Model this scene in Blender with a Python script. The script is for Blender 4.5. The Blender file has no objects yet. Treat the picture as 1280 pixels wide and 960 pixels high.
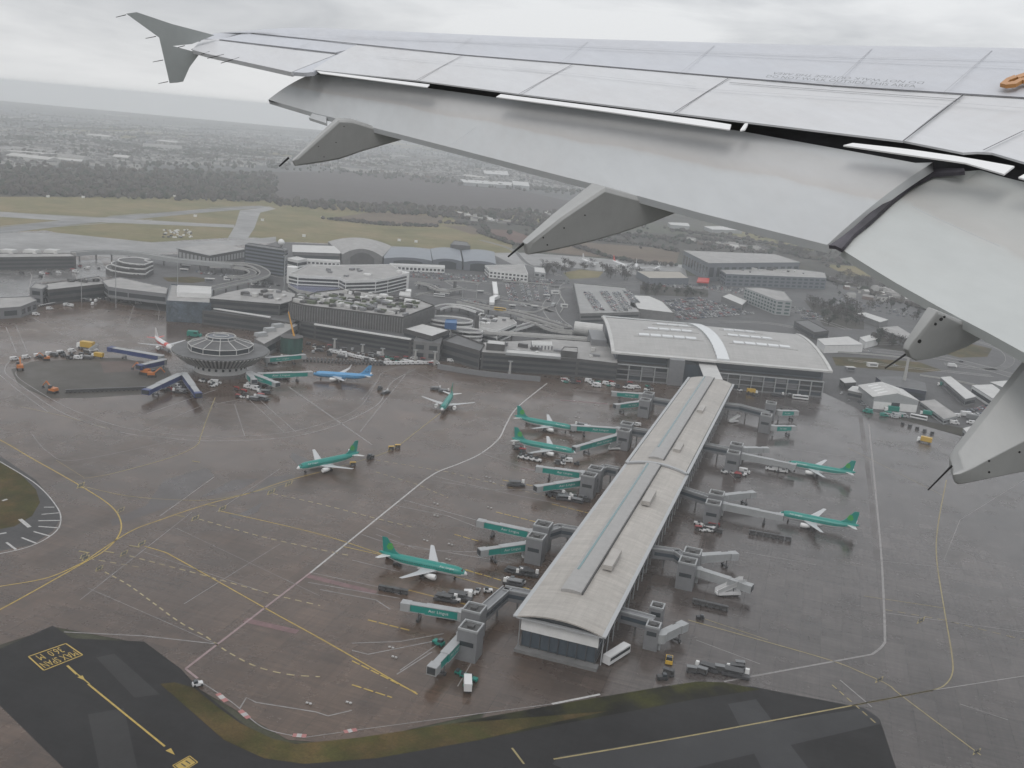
import bpy, bmesh, math, random
from mathutils import Vector, Matrix
R = random.Random(7)
PI = math.pi
sc = bpy.context.scene
C = sc.collection
rad = math.radians

# ---------------------------------------------------------------- camera (survey of the photograph)
F, PITCH, ROLL, HC = 1240.0, rad(14.45), rad(5.25), 173.3
CAM = Vector((0, 0, HC))
_fw = Vector((0, math.cos(PITCH), -math.sin(PITCH)))
_u0 = Vector((0, math.sin(PITCH), math.cos(PITCH)))
_r0 = Vector((1, 0, 0))
_rt = _r0 * math.cos(ROLL) + _u0 * math.sin(ROLL)
_up = -_r0 * math.sin(ROLL) + _u0 * math.cos(ROLL)


def P(x, y, z=0.0):
    """ground survey: sight line of a photo point met with the level z"""
    d = _fw + _rt * ((x - 640) / F) - _up * ((y - 480) / F)
    t = (z - HC) / d.z
    return CAM + d * t


def PL(pts, z=0.0):
    return [P(x, y, z) for x, y in pts]


cd = bpy.data.cameras.new('camera')
cam = bpy.data.objects.new('camera', cd)
C.objects.link(cam)
cam.matrix_world = Matrix(((_rt.x, _up.x, -_fw.x, 0), (_rt.y, _up.y, -_fw.y, 0), (_rt.z, _up.z, -_fw.z, HC), (0, 0, 0, 1)))
cd.sensor_width = 36
cd.lens = F / 1280 * 36
cd.clip_start = 0.1
cd.clip_end = 120000
sc.camera = cam

# ---------------------------------------------------------------- materials
MATS = {}
ALB = 0.79      # all paints and ground tones are set for one exposure; this trims them together


def mat(name, col, rough=0.6, metal=0.0, var=0.0, scale=1.0, bump=0.0, spec=0.5, stretch=None):
    if name in MATS:
        return MATS[name]
    m = bpy.data.materials.new(name)
    m.use_nodes = True
    nt = m.node_tree
    b = nt.nodes['Principled BSDF']
    b.inputs['Roughness'].default_value = rough
    b.inputs['Metallic'].default_value = metal
    b.inputs['Specular IOR Level'].default_value = spec
    col = tuple(c * ALB for c in col)
    c4 = (*col, 1)
    b.inputs['Base Color'].default_value = c4
    if var:
        tc = nt.nodes.new('ShaderNodeTexCoord')
        mp = nt.nodes.new('ShaderNodeMapping')
        if stretch:
            mp.inputs['Scale'].default_value = stretch
        nz = nt.nodes.new('ShaderNodeTexNoise')
        nz.inputs['Scale'].default_value = scale
        nz.inputs['Detail'].default_value = 6
        nz.inputs['Roughness'].default_value = 0.65
        mx = nt.nodes.new('ShaderNodeMix')
        mx.data_type = 'RGBA'
        rp = nt.nodes.new('ShaderNodeMapRange')
        rp.inputs[1].default_value = 0.3
        rp.inputs[2].default_value = 0.7
        nt.links.new(tc.outputs['Object'], mp.inputs[0])
        nt.links.new(mp.outputs[0], nz.inputs['Vector'])
        nt.links.new(nz.outputs['Fac'], rp.inputs[0])
        nt.links.new(rp.outputs[0], mx.inputs['Factor'])
        mx.inputs['A'].default_value = tuple(max(0, c * (1 - var)) for c in col) + (1,)
        mx.inputs['B'].default_value = tuple(min(1, c * (1 + var)) for c in col) + (1,)
        nt.links.new(mx.outputs['Result'], b.inputs['Base Color'])
        if bump:
            bp = nt.nodes.new('ShaderNodeBump')
            bp.inputs['Strength'].default_value = bump
            nt.links.new(nz.outputs['Fac'], bp.inputs['Height'])
            nt.links.new(bp.outputs[0], b.inputs['Normal'])
    MATS[name] = m
    return m


# ---------------------------------------------------------------- mesh builder
class MB:
    def __init__(s):
        s.v, s.f, s.m = [], [], []

    def add(s, vs, fs, m=0):
        o = len(s.v)
        s.v += [tuple(v) for v in vs]
        s.f += [tuple(i + o for i in f) for f in fs]
        s.m += [m] * len(fs)
        return s

    def poly(s, pts, m=0):
        return s.add(pts, [tuple(range(len(pts)))], m)

    def box(s, c, size, rz=0.0, m=0, taper=1.0):
        x, y, z = size[0] / 2, size[1] / 2, size[2] / 2
        ca, sa = math.cos(rz), math.sin(rz)
        vs = []
        for sz in (-1, 1):
            k = 1 if sz < 0 else taper
            for sx, sy in ((-1, -1), (1, -1), (1, 1), (-1, 1)):
                a, b = sx * x * k, sy * y * k
                vs.append((c[0] + a * ca - b * sa, c[1] + a * sa + b * ca, c[2] + sz * z))
        return s.add(vs, [(3, 2, 1, 0), (4, 5, 6, 7), (0, 1, 5, 4), (1, 2, 6, 5), (2, 3, 7, 6), (3, 0, 4, 7)], m)

    def prism(s, poly, z0, z1, m=0, mt=None, top=True, bottom=False):
        pl = ccw([(p[0], p[1]) for p in poly])
        n = len(pl)
        vs = [(x, y, z0) for x, y in pl] + [(x, y, z1) for x, y in pl]
        s.add(vs, [(i, (i + 1) % n, n + (i + 1) % n, n + i) for i in range(n)], m)
        if top:
            s.add([(x, y, z1) for x, y in pl], [tuple(range(n))], m if mt is None else mt)
        if bottom:
            s.add([(x, y, z0) for x, y in pl], [tuple(reversed(range(n)))], m)
        return s

    def ring(s, poly, w, z0, z1, m=0):
        """parapet: hollow prism, wall thickness w inwards"""
        a = ccw([(p[0], p[1]) for p in poly])
        b = inset(a, w)
        n = len(a)
        vs = [(x, y, z) for z in (z0, z1) for L in (a, b) for x, y in L]
        fs = []
        for i in range(n):
            j = (i + 1) % n
            fs += [(i, j, 2 * n + j, 2 * n + i), (n + j, n + i, 3 * n + i, 3 * n + j), (2 * n + i, 2 * n + j, 3 * n + j, 3 * n + i)]
        return s.add(vs, fs, m)

    def tube(s, p0, p1, r0, r1=None, n=8, m=0, cap=True):
        p0, p1 = Vector(p0), Vector(p1)
        r1 = r0 if r1 is None else r1
        d = (p1 - p0).normalized()
        a = d.orthogonal().normalized()
        b = d.cross(a)
        vs = []
        for p, r in ((p0, r0), (p1, r1)):
            vs += [p + a * (r * math.cos(2 * PI * i / n)) + b * (r * math.sin(2 * PI * i / n)) for i in range(n)]
        fs = [(i, (i + 1) % n, n + (i + 1) % n, n + i) for i in range(n)]
        if cap:
            fs += [tuple(reversed(range(n))), tuple(range(n, 2 * n))]
        return s.add(vs, fs, m)

    def loft(s, rings, m=0, cap=True, closed=True, mf=None):
        n = len(rings[0])
        vs = [tuple(p) for r in rings for p in r]
        fs, ms = [], []
        for k in range(len(rings) - 1):
            for i in range(n if closed else n - 1):
                j = (i + 1) % n
                fs.append((k * n + i, k * n + j, (k + 1) * n + j, (k + 1) * n + i))
        if cap and closed:
            fs += [tuple(reversed(range(n))), tuple(range((len(rings) - 1) * n, len(rings) * n))]
        o = len(s.f)
        s.add(vs, fs, m)
        if mf:
            for q in range(o, len(s.f)):
                f = s.f[q]
                c = sum((Vector(s.v[i]) for i in f), Vector()) / len(f)
                s.m[q] = mf(c)
        return s

    def slab(s, pts, th, m=0, down=True):
        """a polygon in space given a thickness along its normal (downwards by default)"""
        pts = [Vector(p) for p in pts]
        nrm = Vector()
        for i in range(len(pts)):
            nrm += (pts[i] - pts[0]).cross(pts[(i + 1) % len(pts)] - pts[0])
        nrm.normalize()
        if nrm.z < 0:
            pts.reverse()
            nrm = -nrm
        n = len(pts)
        b = [p - nrm * th for p in pts]
        return s.add(pts + b, [tuple(range(n)), tuple(reversed(range(n, 2 * n)))] + [(i, n + i, n + (i + 1) % n, (i + 1) % n) for i in range(n)], m)

    def ribbon(s, pts, w, m=0, closed=False, dash=None, z=None):
        pts = [Vector((p[0], p[1], (p[2] if z is None else z))) for p in pts]
        if closed:
            pts.append(pts[0].copy())
        if dash:
            out, on, acc = [], True, 0.0
            a, b = dash
            for p, q in zip(pts, pts[1:]):
                L = (q - p).length
                t = 0.0
                while t < L:
                    period = (a if on else b) - acc
                    st = min(period, L - t)
                    if on:
                        u0, u1 = p.lerp(q, t / L), p.lerp(q, (t + st) / L)
                        s._seg([u0, u1], w, m)
                    t += st
                    acc += st
                    if acc >= (a if on else b) - 1e-6:
                        on, acc = not on, 0.0
            return s
        return s._seg(pts, w, m)

    def _seg(s, pts, w, m):
        L, Rr = [], []
        n = len(pts)
        for i, p in enumerate(pts):
            d = (pts[min(i + 1, n - 1)] - pts[max(i - 1, 0)])
            d.z = 0
            if d.length < 1e-6:
                d = Vector((1, 0, 0))
            d.normalize()
            q = Vector((-d.y, d.x, 0)) * (w / 2)
            L.append(p + q)
            Rr.append(p - q)
        return s.add(L + Rr, [(n + i, n + i + 1, i + 1, i) for i in range(n - 1)], m)

    def build(s, name, mats, parent=None, smooth=False, at=None):
        """ONE mesh object; coordinates are world (at=base point) or, under a parent, world too"""
        if not isinstance(mats, (list, tuple)):
            mats = [mats]
        me = bpy.data.meshes.new(name)
        org = Vector((0, 0, 0))
        if parent is not None:
            p = parent
            while p is not None:
                org = org + Vector(p.location)
                p = p.parent
        elif at is not None:
            org = Vector(at)
        me.from_pydata([(v[0] - org.x, v[1] - org.y, v[2] - org.z) for v in s.v], [], s.f)
        for m in mats:
            me.materials.append(m)
        if any(s.m):
            me.polygons.foreach_set('material_index', s.m)
        if smooth:
            me.polygons.foreach_set('use_smooth', [True] * len(me.polygons))
        me.update()
        o = bpy.data.objects.new(name, me)
        C.objects.link(o)
        if parent is not None:
            o.parent = parent
        elif at is not None:
            o.location = org
        return o


def area(pl):
    return sum(pl[i][0] * pl[(i + 1) % len(pl)][1] - pl[(i + 1) % len(pl)][0] * pl[i][1] for i in range(len(pl))) / 2


def ccw(pl):
    return pl if area(pl) > 0 else list(reversed(pl))


def inset(pl, d):
    n = len(pl)
    out = []
    for i in range(n):
        p0, p1, p2 = Vector(pl[i - 1][:2]), Vector(pl[i][:2]), Vector(pl[(i + 1) % n][:2])
        a, b = (p1 - p0).normalized(), (p2 - p1).normalized()
        na, nb = Vector((-a.y, a.x)), Vector((-b.y, b.x))
        k = na + nb
        k = k / max(0.25, k.length_squared) * 2 if k.length > 1e-6 else na
        out.append((p1.x + k.x * d, p1.y + k.y * d))
    return out


def tag(o, label=None, cat=None, group=None, kind=None):
    if label:
        o['label'] = label
    if cat:
        o['category'] = cat
    if group:
        o['group'] = group
    if kind:
        o['kind'] = kind
    return o


def empty(name, loc, label=None, cat=None, group=None, rz=0.0):
    o = bpy.data.objects.new(name, None)
    C.objects.link(o)
    o.location = loc
    o.rotation_euler = (0, 0, rz)
    o.empty_display_size = 1
    return tag(o, label, cat, group)


def copy_tree(o, parent=None):
    c = o.copy()
    C.objects.link(c)
    c.parent = parent
    for ch in list(o.children):
        copy_tree(ch, c)
    return c


_font = {}


def text_shapes(txt):
    """outline triangles of a piece of writing, normalised to 0..1 in both directions, plus its aspect"""
    if txt in _font:
        return _font[txt]
    cu = bpy.data.curves.new('lettering', 'FONT')
    cu.body = txt
    cu.resolution_u = 2
    o = bpy.data.objects.new('lettering', cu)
    C.objects.link(o)
    dg = bpy.context.evaluated_depsgraph_get()
    me = o.evaluated_get(dg).to_mesh()
    vs = [v.co.copy() for v in me.vertices]
    fs = [tuple(p.vertices) for p in me.polygons]
    o.evaluated_get(dg).to_mesh_clear()
    bpy.data.objects.remove(o)
    bpy.data.curves.remove(cu)
    x0, x1 = min(v.x for v in vs), max(v.x for v in vs)
    y0, y1 = min(v.y for v in vs), max(v.y for v in vs)
    r = ([((v.x - x0) / (x1 - x0), (v.y - y0) / (y1 - y0)) for v in vs], fs, (x1 - x0) / (y1 - y0))
    _font[txt] = r
    return r


def add_text(mb, txt, bl, br, tl, m=0, lift=(0, 0, 0)):
    vs, fs, _ = text_shapes(txt)
    bl, br, tl, lift = Vector(bl), Vector(br), Vector(tl), Vector(lift)
    mb.add([bl + (br - bl) * u + (tl - bl) * v + lift for u, v in vs], fs, m)
    return mb
# ---------------------------------------------------------------- world, sun, haze
SUN_EL, SUN_AZ = rad(48), rad(200)
w = bpy.data.worlds.new('World')
sc.world = w
w.use_nodes = True
nt = w.node_tree
bg = nt.nodes['Background']
bg.inputs['Strength'].default_value = 0.1
sky = nt.nodes.new('ShaderNodeTexSky')
sky.sky_type = 'NISHITA'
sky.sun_disc = False
sky.sun_elevation = SUN_EL
sky.sun_rotation = SUN_AZ
sky.air_density = 1.0
sky.dust_density = 4.0
tc = nt.nodes.new('ShaderNodeTexCoord')
mp = nt.nodes.new('ShaderNodeMapping')
mp.inputs['Scale'].default_value = (1.0, 1.0, 5.0)
nz = nt.nodes.new('ShaderNodeTexNoise')
nz.inputs['Scale'].default_value = 3.2
nz.inputs['Detail'].default_value = 5
nz.inputs['Roughness'].default_value = 0.55
nz.inputs['Distortion'].default_value = 0.4
cr = nt.nodes.new('ShaderNodeValToRGB')
cr.color_ramp.elements[0].position = 0.3
cr.color_ramp.elements[0].color = (4.7, 4.85, 5.1, 1)
cr.color_ramp.elements[1].position = 0.62
cr.color_ramp.elements[1].color = (7.8, 7.9, 8.0, 1)
mx = nt.nodes.new('ShaderNodeMix')
mx.data_type = 'RGBA'
mx.inputs['Factor'].default_value = 0.93
nt.links.new(tc.outputs['Generated'], mp.inputs[0])
nt.links.new(mp.outputs[0], nz.inputs['Vector'])
nt.links.new(nz.outputs['Fac'], cr.inputs[0])
nt.links.new(sky.outputs[0], mx.inputs['A'])
nt.links.new(cr.outputs[0], mx.inputs['B'])
# the sky brightens towards the misty horizon
sx = nt.nodes.new('ShaderNodeSeparateXYZ')
nt.links.new(tc.outputs['Generated'], sx.inputs[0])
rg_ = nt.nodes.new('ShaderNodeMapRange')
for i_, v_ in enumerate((-0.02, 0.05, 1.0, 0.0)):
    rg_.inputs[i_ + 1].default_value = v_
nt.links.new(sx.outputs['Z'], rg_.inputs[0])
m3 = nt.nodes.new('ShaderNodeMix')
m3.data_type = 'RGBA'
m3.inputs['B'].default_value = (8.2, 8.25, 8.25, 1)
nt.links.new(rg_.outputs[0], m3.inputs['Factor'])
nt.links.new(mx.outputs['Result'], m3.inputs['A'])
# an overcast sky is brighter overhead than at the horizon
mm = nt.nodes.new('ShaderNodeMath')
mm.operation = 'MULTIPLY_ADD'
mm.use_clamp = False
mm.inputs[1].default_value = 0.7
mm.inputs[2].default_value = 1.0
ab = nt.nodes.new('ShaderNodeMath')
ab.operation = 'MAXIMUM'
ab.inputs[1].default_value = 0.0
nt.links.new(sx.outputs['Z'], ab.inputs[0])
nt.links.new(ab.outputs[0], mm.inputs[0])
vs_ = nt.nodes.new('ShaderNodeVectorMath')
vs_.operation = 'SCALE'
nt.links.new(m3.outputs['Result'], vs_.inputs[0])
nt.links.new(mm.outputs[0], vs_.inputs['Scale'])
nt.links.new(vs_.outputs[0], bg.inputs['Color'])

sl = bpy.data.lights.new('sun', 'SUN')
sl.energy = 0.7
sl.angle = rad(25)
sl.color = (1.0, 0.97, 0.93)
so = bpy.data.objects.new('sun', sl)
C.objects.link(so)
# sun stands at azimuth SUN_AZ (from +Y towards +X), elevation SUN_EL
sd = Vector((math.sin(SUN_AZ) * math.cos(SUN_EL), math.cos(SUN_AZ) * math.cos(SUN_EL), math.sin(SUN_EL)))
so.rotation_euler = (-sd).to_track_quat('-Z', 'Y').to_euler()
so.location = (0, 0, 900)

hz = MB()
hz.box((0, 3250, 90.0), (22000, 12500, 184.0))
hm = bpy.data.materials.new('haze_air')
hm.use_nodes = True
n2 = hm.node_tree
n2.nodes.remove(n2.nodes['Principled BSDF'])
pv = n2.nodes.new('ShaderNodeVolumePrincipled')
pv.inputs['Color'].default_value = (0.955, 0.982, 1.0, 1)
pv.inputs['Density'].default_value = 0.000195
pv.inputs['Anisotropy'].default_value = 0.35
n2.links.new(pv.outputs[0], n2.nodes['Material Output'].inputs['Volume'])
tag(hz.build('haze', hm), kind='stuff')

sc.view_settings.view_transform = 'Standard'
sc.view_settings.look = 'None'
sc.view_settings.gamma = 1
sc.view_settings.exposure = 0.0
sc.cycles.use_denoising = True
sc.cycles.max_bounces = 6
sc.cycles.diffuse_bounces = 3
sc.cycles.glossy_bounces = 3
sc.cycles.transmission_bounces = 2
sc.cycles.volume_bounces = 3
sc.cycles.transparent_max_bounces = 8
# ---------------------------------------------------------------- ground materials
def ground_mat(name, base, var=0.35, rough=(0.3, 0.55), joints=None, rz=-16.5, tint=None, streak=0.0, fine=0.8, sc1=0.012, spec=0.5, east=None, jc=0.13):
    m = bpy.data.materials.new(name)
    m.use_nodes = True
    nt = m.node_tree
    L = nt.links.new
    b = nt.nodes['Principled BSDF']
    b.inputs['Specular IOR Level'].default_value = spec
    tc = nt.nodes.new('ShaderNodeTexCoord')
    mp = nt.nodes.new('ShaderNodeMapping')
    mp.inputs['Rotation'].default_value = (0, 0, rad(-rz))
    L(tc.outputs['Object'], mp.inputs[0])

    def noise(scale, detail=5, r=0.6, stretch=None):
        n = nt.nodes.new('ShaderNodeTexNoise')
        n.inputs['Scale'].default_value = scale
        n.inputs['Detail'].default_value = detail
        n.inputs['Roughness'].default_value = r
        if stretch:
            q = nt.nodes.new('ShaderNodeMapping')
            q.inputs['Scale'].default_value = stretch
            L(mp.outputs[0], q.inputs[0])
            L(q.outputs[0], n.inputs['Vector'])
        else:
            L(mp.outputs[0], n.inputs['Vector'])
        return n.outputs['Fac']

    def rng(src, a, c, lo, hi):
        n = nt.nodes.new('ShaderNodeMapRange')
        n.inputs[1].default_value, n.inputs[2].default_value = a, c
        n.inputs[3].default_value, n.inputs[4].default_value = lo, hi
        L(src, n.inputs[0])
        return n.outputs[0]

    def mul(a, c):
        n = nt.nodes.new('ShaderNodeMath')
        n.operation = 'MULTIPLY'
        L(a, n.inputs[0])
        if isinstance(c, float):
            n.inputs[1].default_value = c
        else:
            L(c, n.inputs[1])
        return n.outputs[0]

    big = noise(sc1, 6, 0.65)
    mid = noise(0.07, 6, 0.7)
    sm = noise(fine, 4, 0.6)
    f = mul(rng(big, 0.3, 0.7, 1 - var, 1 + var), rng(mid, 0.3, 0.7, 1 - var * 0.6, 1 + var * 0.6))
    f = mul(f, rng(sm, 0.3, 0.7, 1 - var * 0.4, 1 + var * 0.4))
    if streak:
        f = mul(f, rng(noise(0.05, 5, 0.6, (1.0, 14.0, 1.0)), 0.35, 0.65, 1 - streak, 1 + streak))
        f = mul(f, rng(noise(0.05, 5, 0.6, (14.0, 1.0, 1.0)), 0.35, 0.65, 1 - streak * 0.6, 1 + streak * 0.6))
    if joints:
        bt = nt.nodes.new('ShaderNodeTexBrick')
        bt.offset = 0.0
        bt.inputs['Scale'].default_value = 1.0
        bt.inputs['Brick Width'].default_value = joints
        bt.inputs['Row Height'].default_value = joints
        bt.inputs['Mortar Size'].default_value = 0.09
        bt.inputs['Mortar Smooth'].default_value = 0.4
        bt.inputs['Color1'].default_value = (1 + jc, 1 + jc, 1 + jc, 1)
        bt.inputs['Color2'].default_value = (1 - jc, 1 - jc, 1 - jc, 1)
        bt.inputs['Mortar'].default_value = (1 - 3 * jc, 1 - 3 * jc, 1 - 3 * jc, 1)
        L(mp.outputs[0], bt.inputs['Vector'])
        sp = nt.nodes.new('ShaderNodeSeparateColor')
        L(bt.outputs['Color'], sp.inputs[0])
        f = mul(f, sp.outputs[0])
    vm = nt.nodes.new('ShaderNodeVectorMath')
    vm.operation = 'SCALE'
    vm.inputs[0].default_value = tuple(c_ * ALB for c_ in base)
    L(f, vm.inputs['Scale'])
    out = vm.outputs[0]
    if tint:
        mx = nt.nodes.new('ShaderNodeMix')
        mx.data_type = 'RGBA'
        L(rng(noise(tint[1], 4, 0.6), 0.42, 0.62, 0, 1), mx.inputs['Factor'])
        L(out, mx.inputs['A'])
        v2 = nt.nodes.new('ShaderNodeVectorMath')
        v2.operation = 'SCALE'
        v2.inputs[0].default_value = tuple(c_ * ALB for c_ in tint[0])
        L(f, v2.inputs['Scale'])
        L(v2.outputs[0], mx.inputs['B'])
        out = mx.outputs['Result']
    rr = rng(noise(0.02, 6, 0.7), 0.35, 0.68, rough[0], rough[1])
    if east:
        # greyer, smoother paving east of the pier, merging over some tens of metres
        sx_ = nt.nodes.new('ShaderNodeSeparateXYZ')
        L(mp.outputs[0], sx_.inputs[0])
        ad = nt.nodes.new('ShaderNodeMath')
        ad.operation = 'MULTIPLY_ADD'
        ad.inputs[1].default_value = 60.0
        L(big, ad.inputs[0])
        L(sx_.outputs['X'], ad.inputs[2])
        fe = rng(ad.outputs[0], -55, 20, 0, 1)
        v3 = nt.nodes.new('ShaderNodeVectorMath')
        v3.operation = 'SCALE'
        v3.inputs[0].default_value = tuple(c_ * ALB for c_ in east[0])
        L(f, v3.inputs['Scale'])
        m4 = nt.nodes.new('ShaderNodeMix')
        m4.data_type = 'RGBA'
        L(fe, m4.inputs['Factor'])
        L(out, m4.inputs['A'])
        L(v3.outputs[0], m4.inputs['B'])
        out = m4.outputs['Result']
        m5 = nt.nodes.new('ShaderNodeMix')
        L(fe, m5.inputs['Factor'])
        L(rr, m5.inputs['A'])
        L(rng(noise(0.03, 6, 0.7), 0.35, 0.68, east[1], east[2]), m5.inputs['B'])
        rr = m5.outputs['Result']
    L(out, b.inputs['Base Color'])
    L(rr, b.inputs['Roughness'])
    MATS[name] = m
    return m


M_apron = ground_mat('wet_apron_concrete', (0.078, 0.052, 0.038), 0.30, (0.11, 0.44), joints=7.5, streak=0.18, tint=((0.092, 0.060, 0.042), 0.011), spec=0.42, east=((0.080, 0.069, 0.065), 0.07, 0.36))
M_asph = ground_mat('wet_asphalt', (0.018, 0.0165, 0.017), 0.22, (0.5, 0.75), fine=0.5, streak=0.1, spec=0.2)
M_asph2 = ground_mat('worn_asphalt', (0.048, 0.046, 0.046), 0.3, (0.5, 0.75), fine=0.5, streak=0.1)
M_patch = ground_mat('patched_asphalt', (0.023, 0.021, 0.021), 0.2, (0.45, 0.7), spec=0.3)
M_taxi = ground_mat('taxiway_concrete', (0.21, 0.205, 0.2), 0.25, (0.3, 0.55), streak=0.15)
M_run = ground_mat('runway_asphalt', (0.12, 0.12, 0.12), 0.25, (0.35, 0.6), streak=0.12)
M_grass = ground_mat('winter_grass', (0.185, 0.172, 0.072), 0.3, (0.8, 0.95), tint=((0.205, 0.162, 0.082), 0.012), spec=0.15)
M_gverge = ground_mat('rough_grass_verge', (0.058, 0.054, 0.016), 0.55, (0.8, 0.95), tint=((0.095, 0.066, 0.026), 0.09), fine=1.2, spec=0.15)
M_stub = ground_mat('stubble_field', (0.14, 0.105, 0.075), 0.25, (0.8, 0.95), spec=0.15, streak=0.1)
M_plow = ground_mat('ploughed_field', (0.075, 0.062, 0.062), 0.2, (0.8, 0.95), spec=0.15, streak=0.12)
M_terr = ground_mat('farmland', (0.075, 0.078, 0.05), 0.5, (0.8, 0.95), tint=((0.06, 0.052, 0.05), 0.0022), sc1=0.003, spec=0.15)
M_scrub = ground_mat('scrub_ground', (0.055, 0.05, 0.042), 0.4, (0.8, 0.95), spec=0.15)
M_cityg = ground_mat('town_ground', (0.085, 0.085, 0.085), 0.5, (0.6, 0.8), sc1=0.006, spec=0.2)
M_land = ground_mat('landside_asphalt', (0.074, 0.072, 0.073), 0.4, (0.5, 0.8), streak=0.15, spec=0.35, sc1=0.02)
M_road = ground_mat('road_asphalt', (0.095, 0.092, 0.092), 0.2, (0.5, 0.75), streak=0.08, spec=0.35)
M_white = mat('white_paint_line', (0.46, 0.45, 0.44), 0.5, var=0.25, scale=0.6)
M_white_w = mat('worn_white_line', (0.27, 0.255, 0.25), 0.5, var=0.35, scale=0.4)
M_pink = mat('faded_red_line', (0.30, 0.215, 0.215), 0.5, var=0.25, scale=0.4)
M_red = mat('red_paint_hatch', (0.17, 0.095, 0.095), 0.5, var=0.3, scale=0.4)
M_yel = mat('yellow_paint_line', (0.46, 0.32, 0.06), 0.5, var=0.25, scale=0.5)
M_yel_w = mat('worn_yellow_line', (0.30, 0.24, 0.10), 0.5, var=0.3, scale=0.4)
M_rwk = mat('red_board', (0.40, 0.16, 0.15), 0.5)
M_dash = mat('dashed_paint', (0.40, 0.33, 0.18), 0.5, var=0.25, scale=0.5)
M_blk = mat('black_paint', (0.02, 0.02, 0.02), 0.5)


def sheet(name, pts, m, lift):
    mb = MB()
    mb.poly([(p.x, p.y, lift) for p in pts])
    me_o = mb.build(name, m)
    # make sure it faces up
    if me_o.data.polygons[0].normal.z < 0:
        me_o.data.flip_normals()
    return tag(me_o, kind='structure')


# base terrain, stopped short so bright sky stands in for far mist
mb = MB()
xs = [-10500, -6000, -3000, -900, 0, 900, 3000, 6000, 10500]
ys = [-3000, 0, 1500, 4000, 7000, 9000]
for yy in ys:
    mb.v += [(x, yy, -0.12) for x in xs]
nx = len(xs)
for j in range(len(ys) - 1):
    for i in range(nx - 1):
        mb.f.append((j * nx + i, j * nx + i + 1, (j + 1) * nx + i + 1, (j + 1) * nx + i))
        mb.m.append(0)
tag(mb.build('terrain', M_terr), kind='structure')

# town, woodland and fields beyond the airfield
sheet('town_ground', PL([(-700, 78), (0, 135), (780, 205), (1300, 262), (1500, 300), (860, 262), (340, 222), (-300, 212), (-900, 190)]), M_cityg, -0.09)
sheet('woodland_ground', PL([(-300, 206), (120, 212), (360, 215), (740, 262), (740, 275), (560, 262), (330, 252), (-300, 242)]), M_scrub, -0.07)
sheet('ploughed_field', PL([(330, 216), (480, 212), (620, 232), (745, 258), (745, 275), (640, 268), (520, 258), (330, 246)]), M_plow, -0.05)
sheet('airfield_grass', PL([(-400, 240), (0, 246), (220, 246), (335, 251), (470, 257), (556, 268), (598, 290), (640, 305), (640, 322), (-400, 330)]), M_grass, -0.04)
sheet('stubble_field', PL([(412, 273), (470, 264), (556, 271), (548, 281), (480, 280)]), M_stub, -0.02)
sheet('stubble_field', PL([(552, 281), (590, 283), (604, 292), (590, 293)]), M_stub, -0.02)
sheet('meadow', PL([(552, 259), (640, 265), (700, 272), (700, 280), (560, 270)]), M_grass, -0.02)
sheet('meadow', PL([(700, 285), (1000, 300), (1120, 330), (1180, 372), (1240, 390), (1400, 450), (1400, 520), (1200, 410), (1000, 330), (860, 318), (700, 322)]), M_scrub, -0.06)
sheet('meadow', PL([(880, 282), (1000, 297), (1040, 312), (1000, 314), (930, 300)]), M_grass, -0.02)
sheet('meadow', PL([(1030, 330), (1070, 333), (1100, 346), (1060, 345)]), M_grass, -0.02)
sheet('bare_soil', PL([(606, 286), (640, 288), (662, 296), (655, 304), (630, 302)]), ground_mat('red_soil', (0.13, 0.075, 0.06), 0.3, (0.7, 0.9), spec=0.2), -0.01)
sheet('meadow', PL([(690, 300), (850, 312), (845, 330), (735, 320), (650, 312)]), M_stub, -0.03)

# the whole airport pavement
sheet('apron', PL([(-500, 284), (0, 291), (57, 288), (72, 291), (190, 303), (235, 300), (290, 297), (322, 297), (345, 302), (470, 306), (640, 318), (740, 331), (800, 420), (900, 470), (900, 560), (800, 800), (700, 870), (430, 930), (360, 925), (250, 862), (180, 805), (70, 784), (0, 806), (-500, 1000)]), M_apron, 0.0)
sheet('east_apron', PL([(900, 472), (1010, 480), (1075, 510), (1200, 545), (1700, 640), (1700, 1300), (1120, 1200), (1112, 990), (1085, 890), (940, 858), (690, 905), (600, 900), (640, 840), (880, 520)]), M_apron, 0.006)
sheet('apron', PL([(-500, 1050), (-20, 878), (0, 880), (112, 992), (150, 1200), (-300, 1400)]), M_apron, 0.008)
sheet('landside_ground', PL([(345, 302), (640, 318), (740, 331), (850, 345), (1040, 345), (1200, 400), (1700, 520), (1700, 660), (1260, 545), (1075, 512), (1010, 482), (770, 475), (560, 452), (440, 440), (345, 408), (300, 400), (170, 385), (140, 345), (190, 318), (300, 318)]), M_land, 0.012)
sheet('remote_apron', PL([(612, 316), (660, 316), (740, 322), (855, 331), (860, 350), (780, 342), (720, 335), (640, 330)]), M_taxi, 0.02)
# taxiways and runways on the far airfield
sheet('runway', PL([(-200, 300), (0, 284), (87, 275), (180, 267.5), (262, 261), (325, 257), (340, 259), (262, 265), (190, 272), (90, 281), (20, 290), (-200, 312)]), M_run, 0.01)
sheet('taxiway', PL([(-200, 262), (0, 264.5), (82, 270), (180, 275), (250, 279), (293, 281), (293, 284.5), (180, 280), (80, 276), (0, 271), (-200, 270)]), M_taxi, 0.02)
sheet('taxiway', PL([(300, 263), (319, 261), (336, 258), (345, 261), (325, 266), (318, 285), (309, 299), (284, 299), (294, 282)]), M_taxi, 0.03)
mb = MB()
for ln in ([(0, 289.5), (50, 285), (130, 279), (190, 274.5)], [(0, 283), (82, 275.6)], [(135, 270.5), (180, 267)], [(215, 265), (262, 261)], [(262, 259.5), (318, 257.5)], [(300, 298), (306, 285), (313, 270)], [(-60, 263.5), (80, 269.5), (180, 274.5)]):
    mb.ribbon(PL(ln), 3.2, z=0.06)
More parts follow.
